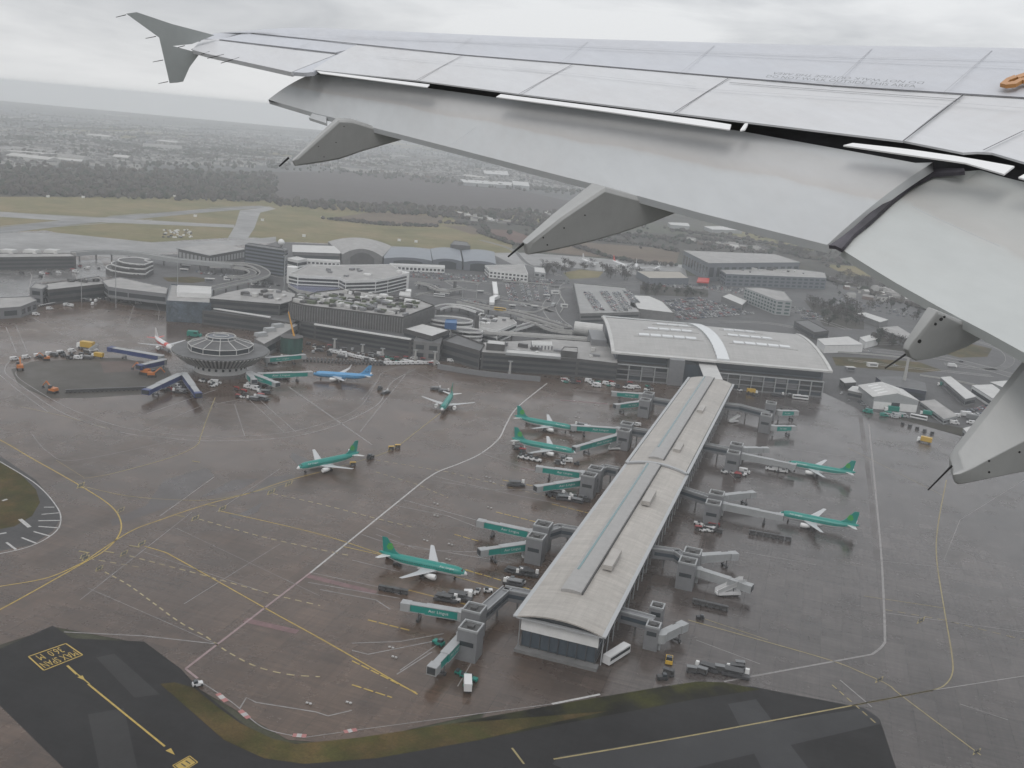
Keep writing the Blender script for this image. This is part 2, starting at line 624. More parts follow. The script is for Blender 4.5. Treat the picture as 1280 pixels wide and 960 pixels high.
tag(mb.build('runway_edge_lines', M_taxi), kind='structure')
sheet('taxiway', PL([(0, 316), (40, 312), (140, 322), (190, 318), (300, 306), (345, 303), (345, 296), (300, 300), (190, 303), (72, 291), (0, 291)]), M_taxi, 0.008)

sheet('ramp', PL([(-60, 326), (0, 325), (125, 325), (142, 346), (110, 347), (52, 353), (38, 360), (36, 371), (-60, 372)]), ground_mat('pale_wet_ramp', (0.15, 0.145, 0.142), 0.28, (0.12, 0.4), joints=7.5, streak=.2), 0.01)
# infield inside the left roundabout of the apron
sheet('old_asphalt', PL([(14, 462), (40, 452), (110, 448), (150, 447), (210, 460), (220, 480), (190, 492), (120, 497), (60, 498), (24, 482)]), ground_mat('old_asphalt', (0.055, 0.047, 0.037), 0.3, (0.5, 0.8)), 0.012)
sheet('old_asphalt', PL([(125, 452), (178, 451), (190, 463), (130, 466)]), ground_mat('bare_soil', (0.105, 0.075, 0.062), 0.3, (0.6, 0.8)), 0.018)
sheet('verge_grass', PL([(-60, 560), (0, 577), (25, 592), (45, 612), (50, 628), (40, 645), (18, 658), (-60, 672)]), M_gverge, 0.02)
sheet('taxiway_shoulder', PL([(-60, 545), (0, 570), (45, 600), (72, 632), (76, 648), (66, 664), (40, 681), (-60, 700)]), M_asph2, 0.012)
# dark taxiway in front and its grass strip
sheet('taxiway_asphalt', PL([(-300, 920), (0, 811), (66, 782), (90, 798), (180, 802), (226, 836), (250, 862), (330, 925), (440, 935), (600, 912), (760, 880), (870, 856), (940, 858), (990, 868), (1080, 885), (1100, 900), (1130, 990), (1100, 1100), (200, 1200), (110, 990), (0, 882)]), M_asph, 0.016)
sheet('taxiway_patch', PL([(120, 822), (143, 817), (200, 868), (168, 872)]), M_patch, 0.022)
sheet('taxiway_patch', PL([(110, 893), (155, 885), (175, 975), (130, 990)]), M_patch, 0.022)
sheet('taxiway_patch', PL([(690, 955), (700, 945), (1080, 885), (1098, 897), (1100, 905), (760, 985)]), ground_mat('old_taxiway', (0.026, 0.025, 0.027), 0.18, (0.4, 0.65), spec=0.3), 0.022)
sheet('taxiway_patch', PL([(910, 880), (945, 874), (1010, 960), (960, 975)]), MATS['old_taxiway'], 0.026)
sheet('verge_grass', PL([(200, 855), (218, 853), (243, 860), (275, 886), (300, 904), (340, 923), (370, 930), (450, 922), (560, 905), (660, 897), (760, 889), (660, 910), (600, 925), (470, 948), (380, 955), (330, 948), (280, 925)]), M_gverge, 0.03)
sheet('verge_grass', PL([(540, 910), (620, 894), (700, 880), (830, 858), (872, 852), (905, 853), (950, 862), (870, 874), (740, 898), (620, 921), (560, 931)]), ground_mat('dark_wet_verge', (0.016, 0.0145, 0.011), 0.5, (0.7, 0.9), tint=((0.046, 0.046, 0.012), 0.06), spec=0.15), 0.026)
# darker repairs on the apron
M_rep = ground_mat('apron_repair', (0.068, 0.055, 0.052), 0.25, (0.2, 0.5))
for pts in ([(183, 632), (205, 600), (258, 585), (268, 594), (216, 632), (140, 658), (138, 650)], [(310, 618), (335, 597), (365, 593), (372, 600), (345, 612)], [(375, 585), (362, 570), (366, 566), (395, 578)], [(285, 645), (305, 640), (328, 628), (322, 640), (300, 649)], [(250, 622), (290, 600), (325, 598), (300, 612)],
            [(1073, 521), (1078, 520), (1091, 610), (1100, 700), (1092, 700), (1085, 610)]):
    sheet('apron_patch', PL(pts), M_rep, 0.02)

# ---------------------------------------------------------------- painted markings
def lines(name, m, lst, z=0.04):
    mb = MB()
    for e in lst:
        pts, wd = e[0], e[1]
        mb.ribbon(PL(pts), wd, dash=e[2] if len(e) > 2 else None, z=z)
    tag(mb.build(name, m), kind='structure')


def bez(*pts, n=10):
    """smooth curve through photo points (Catmull-Rom)"""
    out = []
    q = [pts[0]] + list(pts) + [pts[-1]]
    for i in range(1, len(q) - 2):
        p0, p1, p2, p3 = q[i - 1:i + 3]
        for k in range(n):
            t = k / n
            out.append(tuple(0.5 * (2 * p1[a] + (p2[a] - p0[a]) * t + (2 * p0[a] - 5 * p1[a] + 4 * p2[a] - p3[a]) * t * t + (3 * p1[a] - p0[a] - 3 * p2[a] + p3[a]) * t ** 3) for a in (0, 1)))
    return out + [pts[-1]]


lines('apron_white_lines', M_white, [
    ([(388, 716), (531, 600)], 0.8), (bez((531, 600), (548, 589.5), (574, 579.5), (600, 567.5), (623, 549), (633, 530), (646, 510), (684, 479)), 0.8),
    (bez((0, 577), (45, 605), (70, 632), (76, 650), (68, 666), (40, 682), (0, 692), (-60, 700)), 0.5),
    ([(55, 634), (68, 634)], 0.7), ([(52, 643), (75, 641)], 0.7), ([(48, 651), (77, 650.5)], 0.8), ([(48, 658), (75, 660)], 0.8), ([(42, 664.5), (62, 670)], 0.8), ([(27, 672), (45, 679)], 0.8), ([(8, 678), (20, 687)], 0.9), ([(25, 649), (37, 659)], 1.6), ([(3, 626), (9, 624)], 1.2), ([(-4, 668), (8, 666)], 1.0),
    ([(690, 880), (750, 868)], 0.9),
])
lines('apron_pink_line', M_pink, [([(232, 836), (388, 716)], 0.85), ([(232, 836), (247, 848)], 0.8)])
lines('worn_white_lines', M_white_w, [
    (bez((20, 446), (9, 455), (7, 466), (24, 480), (80, 517), (150, 540), (200, 546.5), (255, 551), (325, 549.5), (375, 544), (425, 530), (470, 507), (482, 490), (492, 476), (520, 461)), 0.7),
    (bez((28, 455), (20, 468), (40, 484), (90, 512), (150, 533), (212, 542.5), (262, 545.5), (330, 543.5), (387, 534.5), (445, 512), (470, 479), (478, 466), (500, 458)), 0.5),
    ([(7.5, 409), (20.6, 441)], 0.6), ([(20, 407), (34, 440)], 0.6), ([(0, 469), (20, 486), (60, 515)], 0.6),
    (bez((38, 540), (60, 565), (96, 575), (230, 548)), 0.35), ([(184, 517), (270, 487)], 0.5), ([(270, 505), (310, 497)], 0.5), ([(293, 505), (306, 545)], 0.4), ([(312, 500), (355, 540)], 0.5), ([(325, 500), (370, 540)], 0.5), ([(360, 483), (465, 556)], 0.9), ([(175, 540), (250, 508)], 0.4),
    ([(88, 404), (60, 402), (20, 409)], 0.35), ([(40, 412), (130, 403)], 0.4), ([(37, 395), (78, 418)], 0.5), ([(110, 392), (165, 403)], 0.4), ([(55, 429), (120, 402)], 0.4), ([(100, 440), (160, 427), (185, 420)], 0.4), ([(160, 405), (168, 381)], 0.6), ([(130, 392), (135, 388)], 0.6), ([(193, 375), (199, 388), (198, 400)], 0.5), ([(52, 425), (80, 430), (97, 440)], 0.4),
    ([(25, 320), (40, 345), (35, 365)], 0.6), ([(90, 330), (98, 355)], 0.6), ([(60, 330), (50, 360)], 0.6),
    ([(200, 645), (268, 596)], 0.5), ([(270, 640), (350, 586)], 0.3), ([(470, 478), (452, 500)], 0.5), ([(450, 540), (512, 462)], 0.5), ([(480, 470), (560, 489)], 0.4), ([(505, 458), (550, 480)], 0.4),
    ([(600, 566), (667, 588), (730, 594)], 0.5), ([(545, 596), (640, 618), (700, 630)], 0.5), ([(540, 600), (610, 612), (668, 612)], 0.4), ([(505, 625), (595, 650)], 0.5), ([(495, 632), (560, 645), (594, 658)], 0.5),
    ([(640, 567), (600, 566)], 0.4), ([(470, 660), (500, 672)], 0.4), ([(452, 668), (475, 676), (640, 704)], 0.5), ([(470, 668), (520, 686), (580, 690), (610, 689)], 0.45), ([(440, 700), (500, 715)], 0.4), ([(385, 728), (500, 748)], 0.5), ([(400, 737), (470, 750), (488, 762)], 0.5), ([(390, 716), (470, 733), (500, 744)], 0.4),
    ([(440, 813), (460, 818), (540, 802)], 0.5), ([(440, 804), (500, 802), (555, 792)], 0.45), ([(496, 843), (540, 815)], 0.5), ([(500, 838), (548, 805)], 0.4), ([(572, 858), (600, 810)], 0.4), ([(300, 885), (308, 872), (320, 878), (395, 890), (410, 895), (440, 888)], 0.5),
    ([(650, 586), (760, 603)], 0.3), ([(560, 505), (700, 525)], 0.3), ([(690, 500), (790, 515)], 0.3), ([(80, 790), (180, 795), (270, 805)], 0.5), ([(100, 750), (240, 640)], 0.3), ([(110, 735), (270, 805)], 0.25), ([(180, 690), (330, 740)], 0.25), ([(220, 660), (400, 745)], 0.25), ([(230, 755), (350, 680)], 0.3),
    (bez((1086, 530), (1094, 610), (1102, 700), (1106, 790), (1104, 806), (1090, 818)), 0.9), ([(1090, 818), (905, 852)], 0.8), ([(1280, 845), (1165, 863), (1065, 882)], 0.4), ([(1200, 880), (1260, 900)], 0.3), ([(1106, 766), (1280, 790)], 0.35), ([(1050, 850), (1090, 884)], 0.5), ([(930, 690), (1020, 706)], 0.3), ([(900, 580), (920, 600)], 0.3), ([(1088, 700), (1210, 712)], 0.25), ([(870, 800), (950, 830)], 0.3), ([(870, 722), (920, 738)], 0.3), ([(980, 560), (1085, 575)], 0.25), ([(1180, 700), (1200, 650), (1280, 600)], 0.3),
    ([(560, 463), (640, 470)], 0.3), ([(620, 477), (790, 495)], 0.35), ([(795, 500), (860, 500)], 0.3),
])
lines('yellow_taxi_lines', M_yel, [
    (bez((-80, 510), (0, 550), (40, 573), (100, 607), (138, 632), (151, 652), (148, 670), (131, 688), (104, 704), (0, 762), (-80, 800)), 0.55),
    (bez((-60, 742), (0, 733), (60, 722), (104, 703)), 0.5), (bez((104, 703), (160, 666), (200, 650), (260, 630), (310, 617), (355, 602), (400, 590)), 0.5),
    (bez((181, 683), (205, 690), (219, 697), (271, 726), (340, 765), (400, 798), (470, 838), (522, 868)), 0.5), (bez((276, 639), (400, 668), (500, 700), (620, 735), (690, 752)), 0.45),
    (bez((84, 832), (96, 843)), 0.7), ([(110, 855), (206, 933)], 0.6), ([(97, 843), (112, 855)], 0.4), ([(500, 735), (600, 760)], 0.4), ([(428, 683), (560, 712)], 0.4),
])
lines('worn_yellow_lines', M_yel_w, [
    (bez((269, 497), (258, 525), (251, 545), (244, 558), (210, 573), (140, 592), (104, 598)), 0.45), (bez((104, 608), (160, 620), (225, 625), (270, 624), (330, 612), (370, 600)), 0.4),
    (bez((400, 590), (450, 576), (490, 562), (520, 540), (551, 516)), 0.5), ([(70, 575), (105, 597)], 0.3), ([(25, 508), (80, 520), (150, 540)], 0.3),
    (bez((1183, 600), (1172, 660), (1171, 700), (1180, 760), (1190, 820), (1190, 843), (1180, 857), (1165, 863)), 0.45), (bez((1165, 863), (1065, 882), (850, 922), (692, 949)), 0.6), (bez((860, 775), (950, 800), (1040, 826), (1080, 842), (1110, 856), (1130, 872), (1226, 944)), 0.5),
    ([(1040, 856), (1096, 905)], 0.5, (2.5, 1.5)), ([(1106, 762), (1180, 775), (1280, 800)], 0.35, (3, 2)), ([(1080, 745), (1180, 760)], 0.3), ([(870, 770), (960, 800)], 0.3), ([(1060, 560), (1180, 620)], 0.25), ([(640, 935), (655, 955)], 0.6),
])
DD = (2.6, 2.0)
lines('dashed_lead_lines', M_dash, [
    (bez((131, 715), (160, 731), (192, 754), (225, 778), (258, 796)), 0.55, DD), (bez((258, 796), (285, 815), (320, 833), (360, 843), (400, 846)), 0.55, DD),
    (bez((162, 695), (200, 705), (254, 719), (341, 743), (400, 757)), 0.55, DD), (bez((249, 649), (328, 671), (400, 687), (440, 695)), 0.55, DD), (bez((341, 617), (400, 630), (470, 648), (520, 660)), 0.5, DD), ([(470, 575), (560, 590), (700, 625)], 0.4, DD), ([(110, 698), (180, 710)], 0.4, DD),
    ([(470, 590), (520, 605), (560, 622)], 0.4, DD),
])
mb = MB()
for ln in ([(440, 826), (480, 846), (520, 866)], [(440, 856), (490, 872)], [(568, 668), (600, 677)], [(620, 640), (700, 660)], [(582, 712), (680, 742)], [(560, 706), (600, 718)], [(460, 775), (512, 788)], [(628, 600), (690, 612)], [(690, 630), (750, 645)]):
    mb.ribbon(PL(ln), 0.6, dash=(3.4, 0.8), z=0.05)
tag(mb.build('yellow_stand_lines', M_yel), kind='structure')
lines('red_stand_bands', M_red, [([(385, 720), (470, 741)], 3.0), ([(306, 775), (372, 790)], 3.0), ([(650, 586), (720, 590)], 1.5), ([(700, 500), (760, 505)], 2.0)], 0.03)
lines('apron_edge_line', M_white_w, [(bez((247, 850), (290, 878), (330, 910), (380, 922)), 0.35), ([(380, 922), (450, 912), (690, 880)], 0.3)])
lines('red_white_kerb_marks', M_rwk, [([(272, 867), (283, 877)], 1.6), ([(300, 888), (311, 898)], 1.6), ([(366, 919), (383, 920)], 1.6), ([(430, 915), (446, 912)], 1.6)], 0.05)
mb = MB()
for x, y in ((436, 879), (386, 880), (532, 676), (563, 681), (493, 822), (489, 810), (695, 578), (714, 545), (703, 551), (722, 522), (545, 630), (612, 635), (650, 523), (720, 502), (746, 507), (610, 597), (615, 603), (545, 645), (700, 540), (560, 700)):
    for dx in (-2.0, 2.0):
        c = P(x + dx, y + dx * 0.3)
        mb.box((c.x, c.y, 0.25), (0.8, 0.6, 0.4), rad(-16))
tag(mb.build('white_spot_marks', M_white), kind='structure')

mb = MB()
for a_, b_ in (((275, 869.5), (279, 873.5)), ((304, 891.5), (307.5, 895)), ((371, 919.3), (377, 919.7)), ((435, 914.2), (440, 913))):
    mb.ribbon(PL([a_, b_]), 1.7, z=0.07)
tag(mb.build('white_kerb_marks', M_white), kind='structure')
# stand number plates painted on the apron
mb = MB()
mk = MB()
for x, y in ((123, 713), (154, 694), (176, 682), (243, 650), (277, 638), (100, 609), (338, 617), (106, 700), (1098, 852), (1220, 942), (1150, 778), (360, 607), (150, 640), (104, 697)):
    a, b, c = P(x - 4.5, y + 2.2), P(x + 4.5, y - 1.8), P(x - 2.4, y - 3)
    d = b + (c - a)
    mb.poly([(q.x, q.y, 0.055) for q in (a, b, d, c)])
    for k in (0.3, 0.65):
        p = a.lerp(b, k)
        q = c.lerp(d, k + 0.08)
        mk.ribbon([p.lerp(q, .15), p.lerp(q, .85)], 0.75, z=0.075)
for x, y in ((103, 610), (245, 577), (168, 683), (136, 690), (105, 690), (225, 645), (265, 632)):
    a = P(x, y)
    mb.ribbon([a - Vector((2.2, -.4, 0)), a + Vector((2.2, -.4, 0))], 0.7, z=0.06)
tag(mb.build('stand_number_plates', M_yel_w), kind='structure')
tag(mk.build('stand_number_figures', M_blk), kind='structure')

# MAX SPAN 36.0 M box on the taxiway (reads from the far side)
mb = MB()
A, B, Cc, D = [P(x, y) for x, y in ((35.6, 820.8), (82.3, 804.5), (103.2, 818.8), (54.8, 838))]
for p, q in ((A, B), (B, Cc), (Cc, D), (D, A)):
    mb.ribbon([p, q], 0.45, z=0.05)


def spot(u, v):   # u along the reading direction (Cc -> D), v from the foot of the text (far side) towards the near side
    return (B.lerp(A, u)).lerp(Cc.lerp(D, u), v) + Vector((0, 0, 0.05))


def block(txt, u0, u1, v0, v1):
    add_text(mb, txt, spot(u0, v0), spot(u1, v0), spot(u0, v1))


block('MAX SPAN', 0.05, 0.95, 0.56, 0.94)
block('36.0  M', 0.22, 0.86, 0.08, 0.46)
for t, (x, y) in ((0.0, (103, 848)), (1.0, (214, 940))):
    a = P(x, y)
    d = (P(206, 933) - P(110, 855)).normalized()
    n = Vector((-d.y, d.x, 0))
    mb.poly([(q.x, q.y, 0.06) for q in (a - d * 1.5 + n * 0.85, a - d * 1.5 - n * 0.85, a + d * 1.8)])
e = [P(x, y) for x, y in ((216, 957), (237, 945), (247, 953), (226, 966))]
for p, q in zip(e, e[1:] + e[:1]):
    mb.ribbon([p, q], 0.3, z=0.05)
ii = [sum(e, Vector()) / 4 + (q - sum(e, Vector()) / 4) * 0.82 for q in e]
mb.poly([(q.x, q.y, 0.05) for q in ii])
tag(mb.build('taxiway_lettering', M_yel), kind='structure')
mb = MB()
for k in (0.33, 0.66):
    a, b = ii[0].lerp(ii[1], k), ii[3].lerp(ii[2], k + 0.08)
    mb.ribbon([a.lerp(b, .2), a.lerp(b, .8)], 0.4, z=0.07)
tag(mb.build('taxiway_figures', M_blk), kind='structure')
# ---------------------------------------------------------------- the wing of our own aircraft
# aircraft axes: X forward, Y out along the left wing, Z up; origin at the wing root
_a, _b, _c = rad(12.29), rad(22.4), rad(-14.19)
WPOS = Vector((-9.2, 1.62, 1.78))
_afw = Vector((math.sin(_a) * math.cos(_b), math.cos(_a) * math.cos(_b), -math.sin(_b)))
_ar0 = Vector((math.cos(_a), -math.sin(_a), 0))
_au0 = _ar0.cross(_afw)
_ar = _ar0 * math.cos(_c) + _au0 * math.sin(_c)
_au = -_ar0 * math.sin(_c) + _au0 * math.cos(_c)


def A2W(v):
    d = Vector(v) - WPOS
    return CAM + _rt * d.dot(_ar) + _up * d.dot(_au) + _fw * d.dot(_afw)


def aray(u, v):
    return _afw + _ar * ((u - 640) / F) - _au * ((v - 480) / F)


def zs(y):
    return .089 * (y - 1.98) + .6 * ((y - 1.98) / 15) ** 2


def WA(u, v, dz=0.0):
    """point of the wing surface (raised by dz) on a sight line, aircraft axes"""
    d = aray(u, v)
    t = 1.0
    for _ in range(60):
        p = WPOS + d * t
        g = p.z - zs(p.y) - dz
        slope = d.z - (.089 + 1.2 * (p.y - 1.98) / 225) * d.y
        st = -g / slope
        t += max(-3, min(3, st))
        if abs(st) < 1e-5:
            break
    return WPOS + d * t


def YP(u, v, y):
    """point on the upright plane at span station y"""
    d = aray(u, v)
    t = (y - WPOS.y) / d.y
    return WPOS + d * t


def dens(pts, k):
    out = []
    for p, q in zip(pts, pts[1:]):
        out += [(p[0] + (q[0] - p[0]) * i / k, p[1] + (q[1] - p[1]) * i / k) for i in range(k)]
    return out + [pts[-1]]


def strip(top, bot, n):
    """resample two photo polylines to n+1 stations each"""
    def rs(pl):
        L = [0]
        for p, q in zip(pl, pl[1:]):
            L.append(L[-1] + math.hypot(q[0] - p[0], q[1] - p[1]))
        out = []
        for i in range(n + 1):
            s = L[-1] * i / n
            k = 0
            while k < len(pl) - 2 and L[k + 1] < s:
                k += 1
            t = (s - L[k]) / max(1e-9, L[k + 1] - L[k])
            out.append((pl[k][0] + (pl[k + 1][0] - pl[k][0]) * t, pl[k][1] + (pl[k + 1][1] - pl[k][1]) * t))
        return out
    return rs(top), rs(bot)


def wsheet(mb, top, bot, n, dz0, dz1, th, rows=4, bulge=0.0, m=0):
    """a shell between two photo polylines; dz0/dz1 heights over the wing plane at the front and rear edge"""
    t, b = strip(top, bot, n)
    grid = []
    for j in range(rows + 1):
        f = j / rows
        row = []
        for i in range(n + 1):
            A = WA(t[i][0], t[i][1], dz0)
            B = WA(b[i][0], b[i][1], dz1)
            p = A.lerp(B, f)
            p.z += bulge * 4 * f * (1 - f)
            row.append(p)
        grid.append(row)
    return shell(mb, grid, th, m)


def shell(mb, grid, th, m=0):
    R_, N_ = len(grid), len(grid[0])
    top = [A2W(p) for r in grid for p in r]
    bot = [A2W(p - Vector((0, 0, th))) for r in grid for p in r]
    o = R_ * N_
    fs, gs = [], []
    for j in range(R_ - 1):
        for i in range(N_ - 1):
            a, b2, c, d = j * N_ + i, j * N_ + i + 1, (j + 1) * N_ + i + 1, (j + 1) * N_ + i
            fs += [(d, c, b2, a), (o + a, o + b2, o + c, o + d)]
    loop = list(range(N_)) + [j * N_ + N_ - 1 for j in range(1, R_)] + [(R_ - 1) * N_ + i for i in range(N_ - 2, -1, -1)] + [j * N_ for j in range(R_ - 2, 0, -1)]
    mb.add(top + bot, fs, m)
    n = len(loop)
    mb.add([top[i] for i in loop] + [bot[i] for i in loop], [((i + 1) % n, i, n + i, n + (i + 1) % n) for i in range(n)], m)
    return mb


def chord(o, rows, n):
    """mark how far back along the chord each point of a flap lies; its wear band follows it"""
    at = o.data.attributes.new('chord', 'FLOAT', 'POINT')
    for i in range(rows * n):
        at.data[i].value = (i // n) / (rows - 1)
    return o


def wing_paint(name, base, dirt=(0.42, 0.36, 0.31), amt=0.35, rough=0.5):
    m = bpy.data.materials.new(name)
    m.use_nodes = True
    nt = m.node_tree
    L = nt.links.new
    b = nt.nodes['Principled BSDF']
    tc = nt.nodes.new('ShaderNodeTexCoord')
    mp = nt.nodes.new('ShaderNodeMapping')
    # lay the grain along the span
    sd_ = A2W((-6, 10, .8)) - A2W((-6, 5, .3))
    mp.inputs['Rotation'].default_value = (0, 0, -math.atan2(sd_.y, sd_.x))
    L(tc.outputs['Object'], mp.inputs[0])
    def nz(sc_, st, det=6):
        q = nt.nodes.new('ShaderNodeMapping')
        q.inputs['Scale'].default_value = st
        L(mp.outputs[0], q.inputs[0])
        n = nt.nodes.new('ShaderNodeTexNoise')
        n.inputs['Scale'].default_value = sc_
        n.inputs['Detail'].default_value = det
        n.inputs['Roughness'].default_value = 0.65
        L(q.outputs[0], n.inputs['Vector'])
        return n.outputs['Fac']
    def rg(s, a, c, lo, hi):
        n = nt.nodes.new('ShaderNodeMapRange')
        for i, v in enumerate((a, c, lo, hi)):
            n.inputs[i + 1].default_value = v
        L(s, n.inputs[0])
        return n.outputs[0]
    mx = nt.nodes.new('ShaderNodeMix')
    mx.data_type = 'RGBA'
    at = nt.nodes.new('ShaderNodeAttribute')
    at.attribute_name = 'chord'
    wob = nt.nodes.new('ShaderNodeMath')
    wob.operation = 'MULTIPLY_ADD'
    wob.inputs[1].default_value = 0.22
    L(nz(1.6, (.5, 1.5, 1)), wob.inputs[0])
    L(at.outputs['Fac'], wob.inputs[2])
    cr_ = nt.nodes.new('ShaderNodeValToRGB')
    el = cr_.color_ramp.elements
    el[0].position, el[0].color = 0.16, (0, 0, 0, 1)
    el[1].position, el[1].color = 0.66, (0, 0, 0, 1)
    for ps, vv in ((.26, .5), (.46, .55), (.585, 1.0), (.61, .35)):
        e_ = el.new(ps)
        e_.color = (vv, vv, vv, 1)
    L(wob.outputs[0], cr_.inputs[0])
    band = nt.nodes.new('ShaderNodeMath')
    band.operation = 'MULTIPLY'
    L(cr_.outputs[0], band.inputs[0])
    band.inputs[1].default_value = 0.45
    mu = nt.nodes.new('ShaderNodeMath')
    mu.operation = 'MULTIPLY'
    L(rg(nz(0.8, (.35, 2.2, 1)), 0.42, 0.68, 0, amt), mu.inputs[0])
    L(rg(nz(3.0, (5, .6, 1)), 0.35, 0.6, 0.45, 1), mu.inputs[1])
    add = nt.nodes.new('ShaderNodeMath')
    add.operation = 'MAXIMUM'
    L(mu.outputs[0], add.inputs[0])
    L(band.outputs[0], add.inputs[1])
    L(add.outputs[0], mx.inputs['Factor'])
    mx.inputs['A'].default_value = (*(c * ALB * 1.03 for c in base), 1)
    mx.inputs['B'].default_value = (*(c * ALB for c in dirt), 1)
    m2 = nt.nodes.new('ShaderNodeMix')
    m2.data_type = 'RGBA'
    m2.blend_type = 'MULTIPLY'
    m2.inputs['Factor'].default_value = 1
    L(mx.outputs['Result'], m2.inputs['A'])
    cmb = nt.nodes.new('ShaderNodeCombineColor')
    g = rg(nz(9, (.4, 1.6, 1), 4), 0.3, 0.7, 0.965, 1.03)
    for i in range(3):
        L(g, cmb.inputs[i])
    L(cmb.outputs[0], m2.inputs['B'])
    L(m2.outputs['Result'], b.inputs['Base Color'])
    L(rg(nz(2.0, (1, 3, 1)), 0.3, 0.7, rough - 0.08, rough + 0.12), b.inputs['Roughness'])
    MATS[name] = m
    return m


M_wsk = wing_paint('wing_skin_grey', (0.59, 0.61, 0.655), amt=0.15)
M_wsp = wing_paint('spoiler_grey', (0.66, 0.67, 0.69), amt=0.2)
M_wfl = wing_paint('flap_grey', (0.61, 0.63, 0.645), dirt=(0.53, 0.47, 0.43), amt=0.18)
M_wfi = wing_paint('inboard_flap_grey', (0.60, 0.625, 0.62), dirt=(0.49, 0.45, 0.42), amt=0.22)
M_wfa = wing_paint('fairing_grey', (0.46, 0.465, 0.46), dirt=(0.32, 0.32, 0.315), amt=0.4)
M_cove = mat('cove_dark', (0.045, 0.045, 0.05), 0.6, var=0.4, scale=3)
M_lip = mat('sky_bright_lip', (0.88, 0.88, 0.88), 0.35)
M_seal = mat('rubber_seal', (0.085, 0.08, 0.095), 0.45, var=0.5, scale=5)
M_joint = mat('panel_gap', (0.09, 0.09, 0.10), 0.7)
M_rod = mat('static_wick_black', (0.02, 0.02, 0.02), 0.5)
M_orange = mat('orange_anodised', (0.52, 0.25, 0.085), 0.4)
M_stain = mat('grey_sealant', (0.36, 0.35, 0.345), 0.6, var=0.3, scale=6)
M_seam = mat('skin_seam_grey', (0.42, 0.43, 0.45), .6)
M_letter = mat('grey_stencil', (0.27, 0.28, 0.29), 0.6)
M_fence = wing_paint('wing_fence_grey', (0.36, 0.385, 0.385), dirt=(0.3, 0.32, 0.32), amt=0.3)

wing = empty('aircraft_wing', A2W((-5.5, 4.0, 0.2)), 'grey airliner wing with lowered flaps and an upright tip fence, reaching over the airport', 'aircraft wing')
HINGE = [(274, 49.5), (307, 40.5), (400, 50), (580, 68.6), (722, 80), (800, 86.6), (880, 93.5), (1040, 107), (1280, 122), (1420, 131)]
CREST = [(244, 47), (262, 42), (307, 38.4), (337, 36), (379, 35), (415, 37.5), (480, 40.3), (640, 47.5), (880, 55), (1000, 58), (1280, 62.5), (1420, 66)]
# skin ahead of the hinge line, rolling down over the nose
mb = MB()
t, b = strip(CREST, HINGE, 40)
grid = []
for j in range(-4, 6):
    row = []
    for i in range(41):
        A_ = WA(t[i][0], t[i][1], 0.03)
        B_ = WA(b[i][0], b[i][1], 0.0)
        if j <= 0:
            p = A_ + Vector((0.16 * -j, 0, -0.03 * j * j))
        else:
            p = A_.lerp(B_, j / 5)
        row.append(p)
    grid.append(row)
shell(mb, grid, 0.05)
mb.build('upper_skin', M_wsk, wing, smooth=True)
# lower skin: keeps the wing a closed box
mb = MB()
grid = [[WA(t[i][0], t[i][1], 0.03) + Vector((0.20 + 0.4 * i / 40, 0, -0.11 - 0.4 * i / 40)) for i in range(41)], [WA(b[i][0], b[i][1], 0) + Vector((0.1, 0, -0.05 - 0.37 * i / 40)) for i in range(41)]]
shell(mb, grid, 0.03)
mb.build('lower_skin', M_wfa, wing)


def gap(lst, wd=0.02, dz=0.012, name='panel_gap', m=None):
    for pts in lst:
        mb = MB()
        q = [WA(x, y, dz) for x, y in pts]
        for a_, c_ in zip(q, q[1:]):
            d = (c_ - a_)
            n_ = Vector((-d.y, d.x, 0)).normalized() * (wd / 2)
            mb.add([A2W(v) for v in (a_ - n_, a_ + n_, c_ + n_, c_ - n_)], [(0, 1, 2, 3)])
        mb.build(name, m or M_joint, wing)


gap([HINGE[1:]], 0.02)
gap([[(274, 49.5), (340, 57.5), (422, 67)]], 0.02)
# aileron, fixed fairing and spoilers
mb = MB()
wsheet(mb, [(258, 44), (274, 49.5), (422, 67)], [(240, 62), (258, 67), (364, 90)], 12, 0.005, 0, 0.05)
mb.build('aileron', M_wsp, wing)
mb = MB()
wsheet(mb, [(307, 41.5), (400, 50.5), (446, 55)], [(275, 49), (422, 66), (446, 58)], 12, 0.004, 0.004, 0.04)
mb.build('tip_panel', M_wsk, wing)
mb = MB()
wsheet(mb, [(424, 67), (446, 56), (448, 57)], [(366, 90), (380, 91), (391, 90)], 6, 0.003, 0.003, 0.04)
mb.build('spoiler_fairing', M_wsk, wing)
SPT = [(391, 87), (520, 100.3), (648.5, 117.3), (842, 141), (1129, 176), (1213, 192.5)]
SPH = [(447, 55.5), (578, 69), (716, 80), (912, 96.5), (1205, 117.5)]
for k in range(4):
    mb = MB()
    wsheet(mb, [SPH[k], SPH[k + 1]], [SPT[k], SPT[k + 1]], 8, 0.006, 0.006, 0.012, bulge=0.010)
    mb.build('spoiler', M_wsp, wing)
mb = MB()
wsheet(mb, [(1206, 118), (1280, 122.5), (1420, 132)], [(1130, 176), (1213, 192.5), (1229, 187.5), (1280, 202.5), (1420, 245)], 16, 0.006, 0.006, 0.012)
mb.build('inner_spoiler', M_wsp, wing)
gap([[SPH[k], SPT[k]] for k in (1, 2, 3, 4)], 0.010, 0.021)
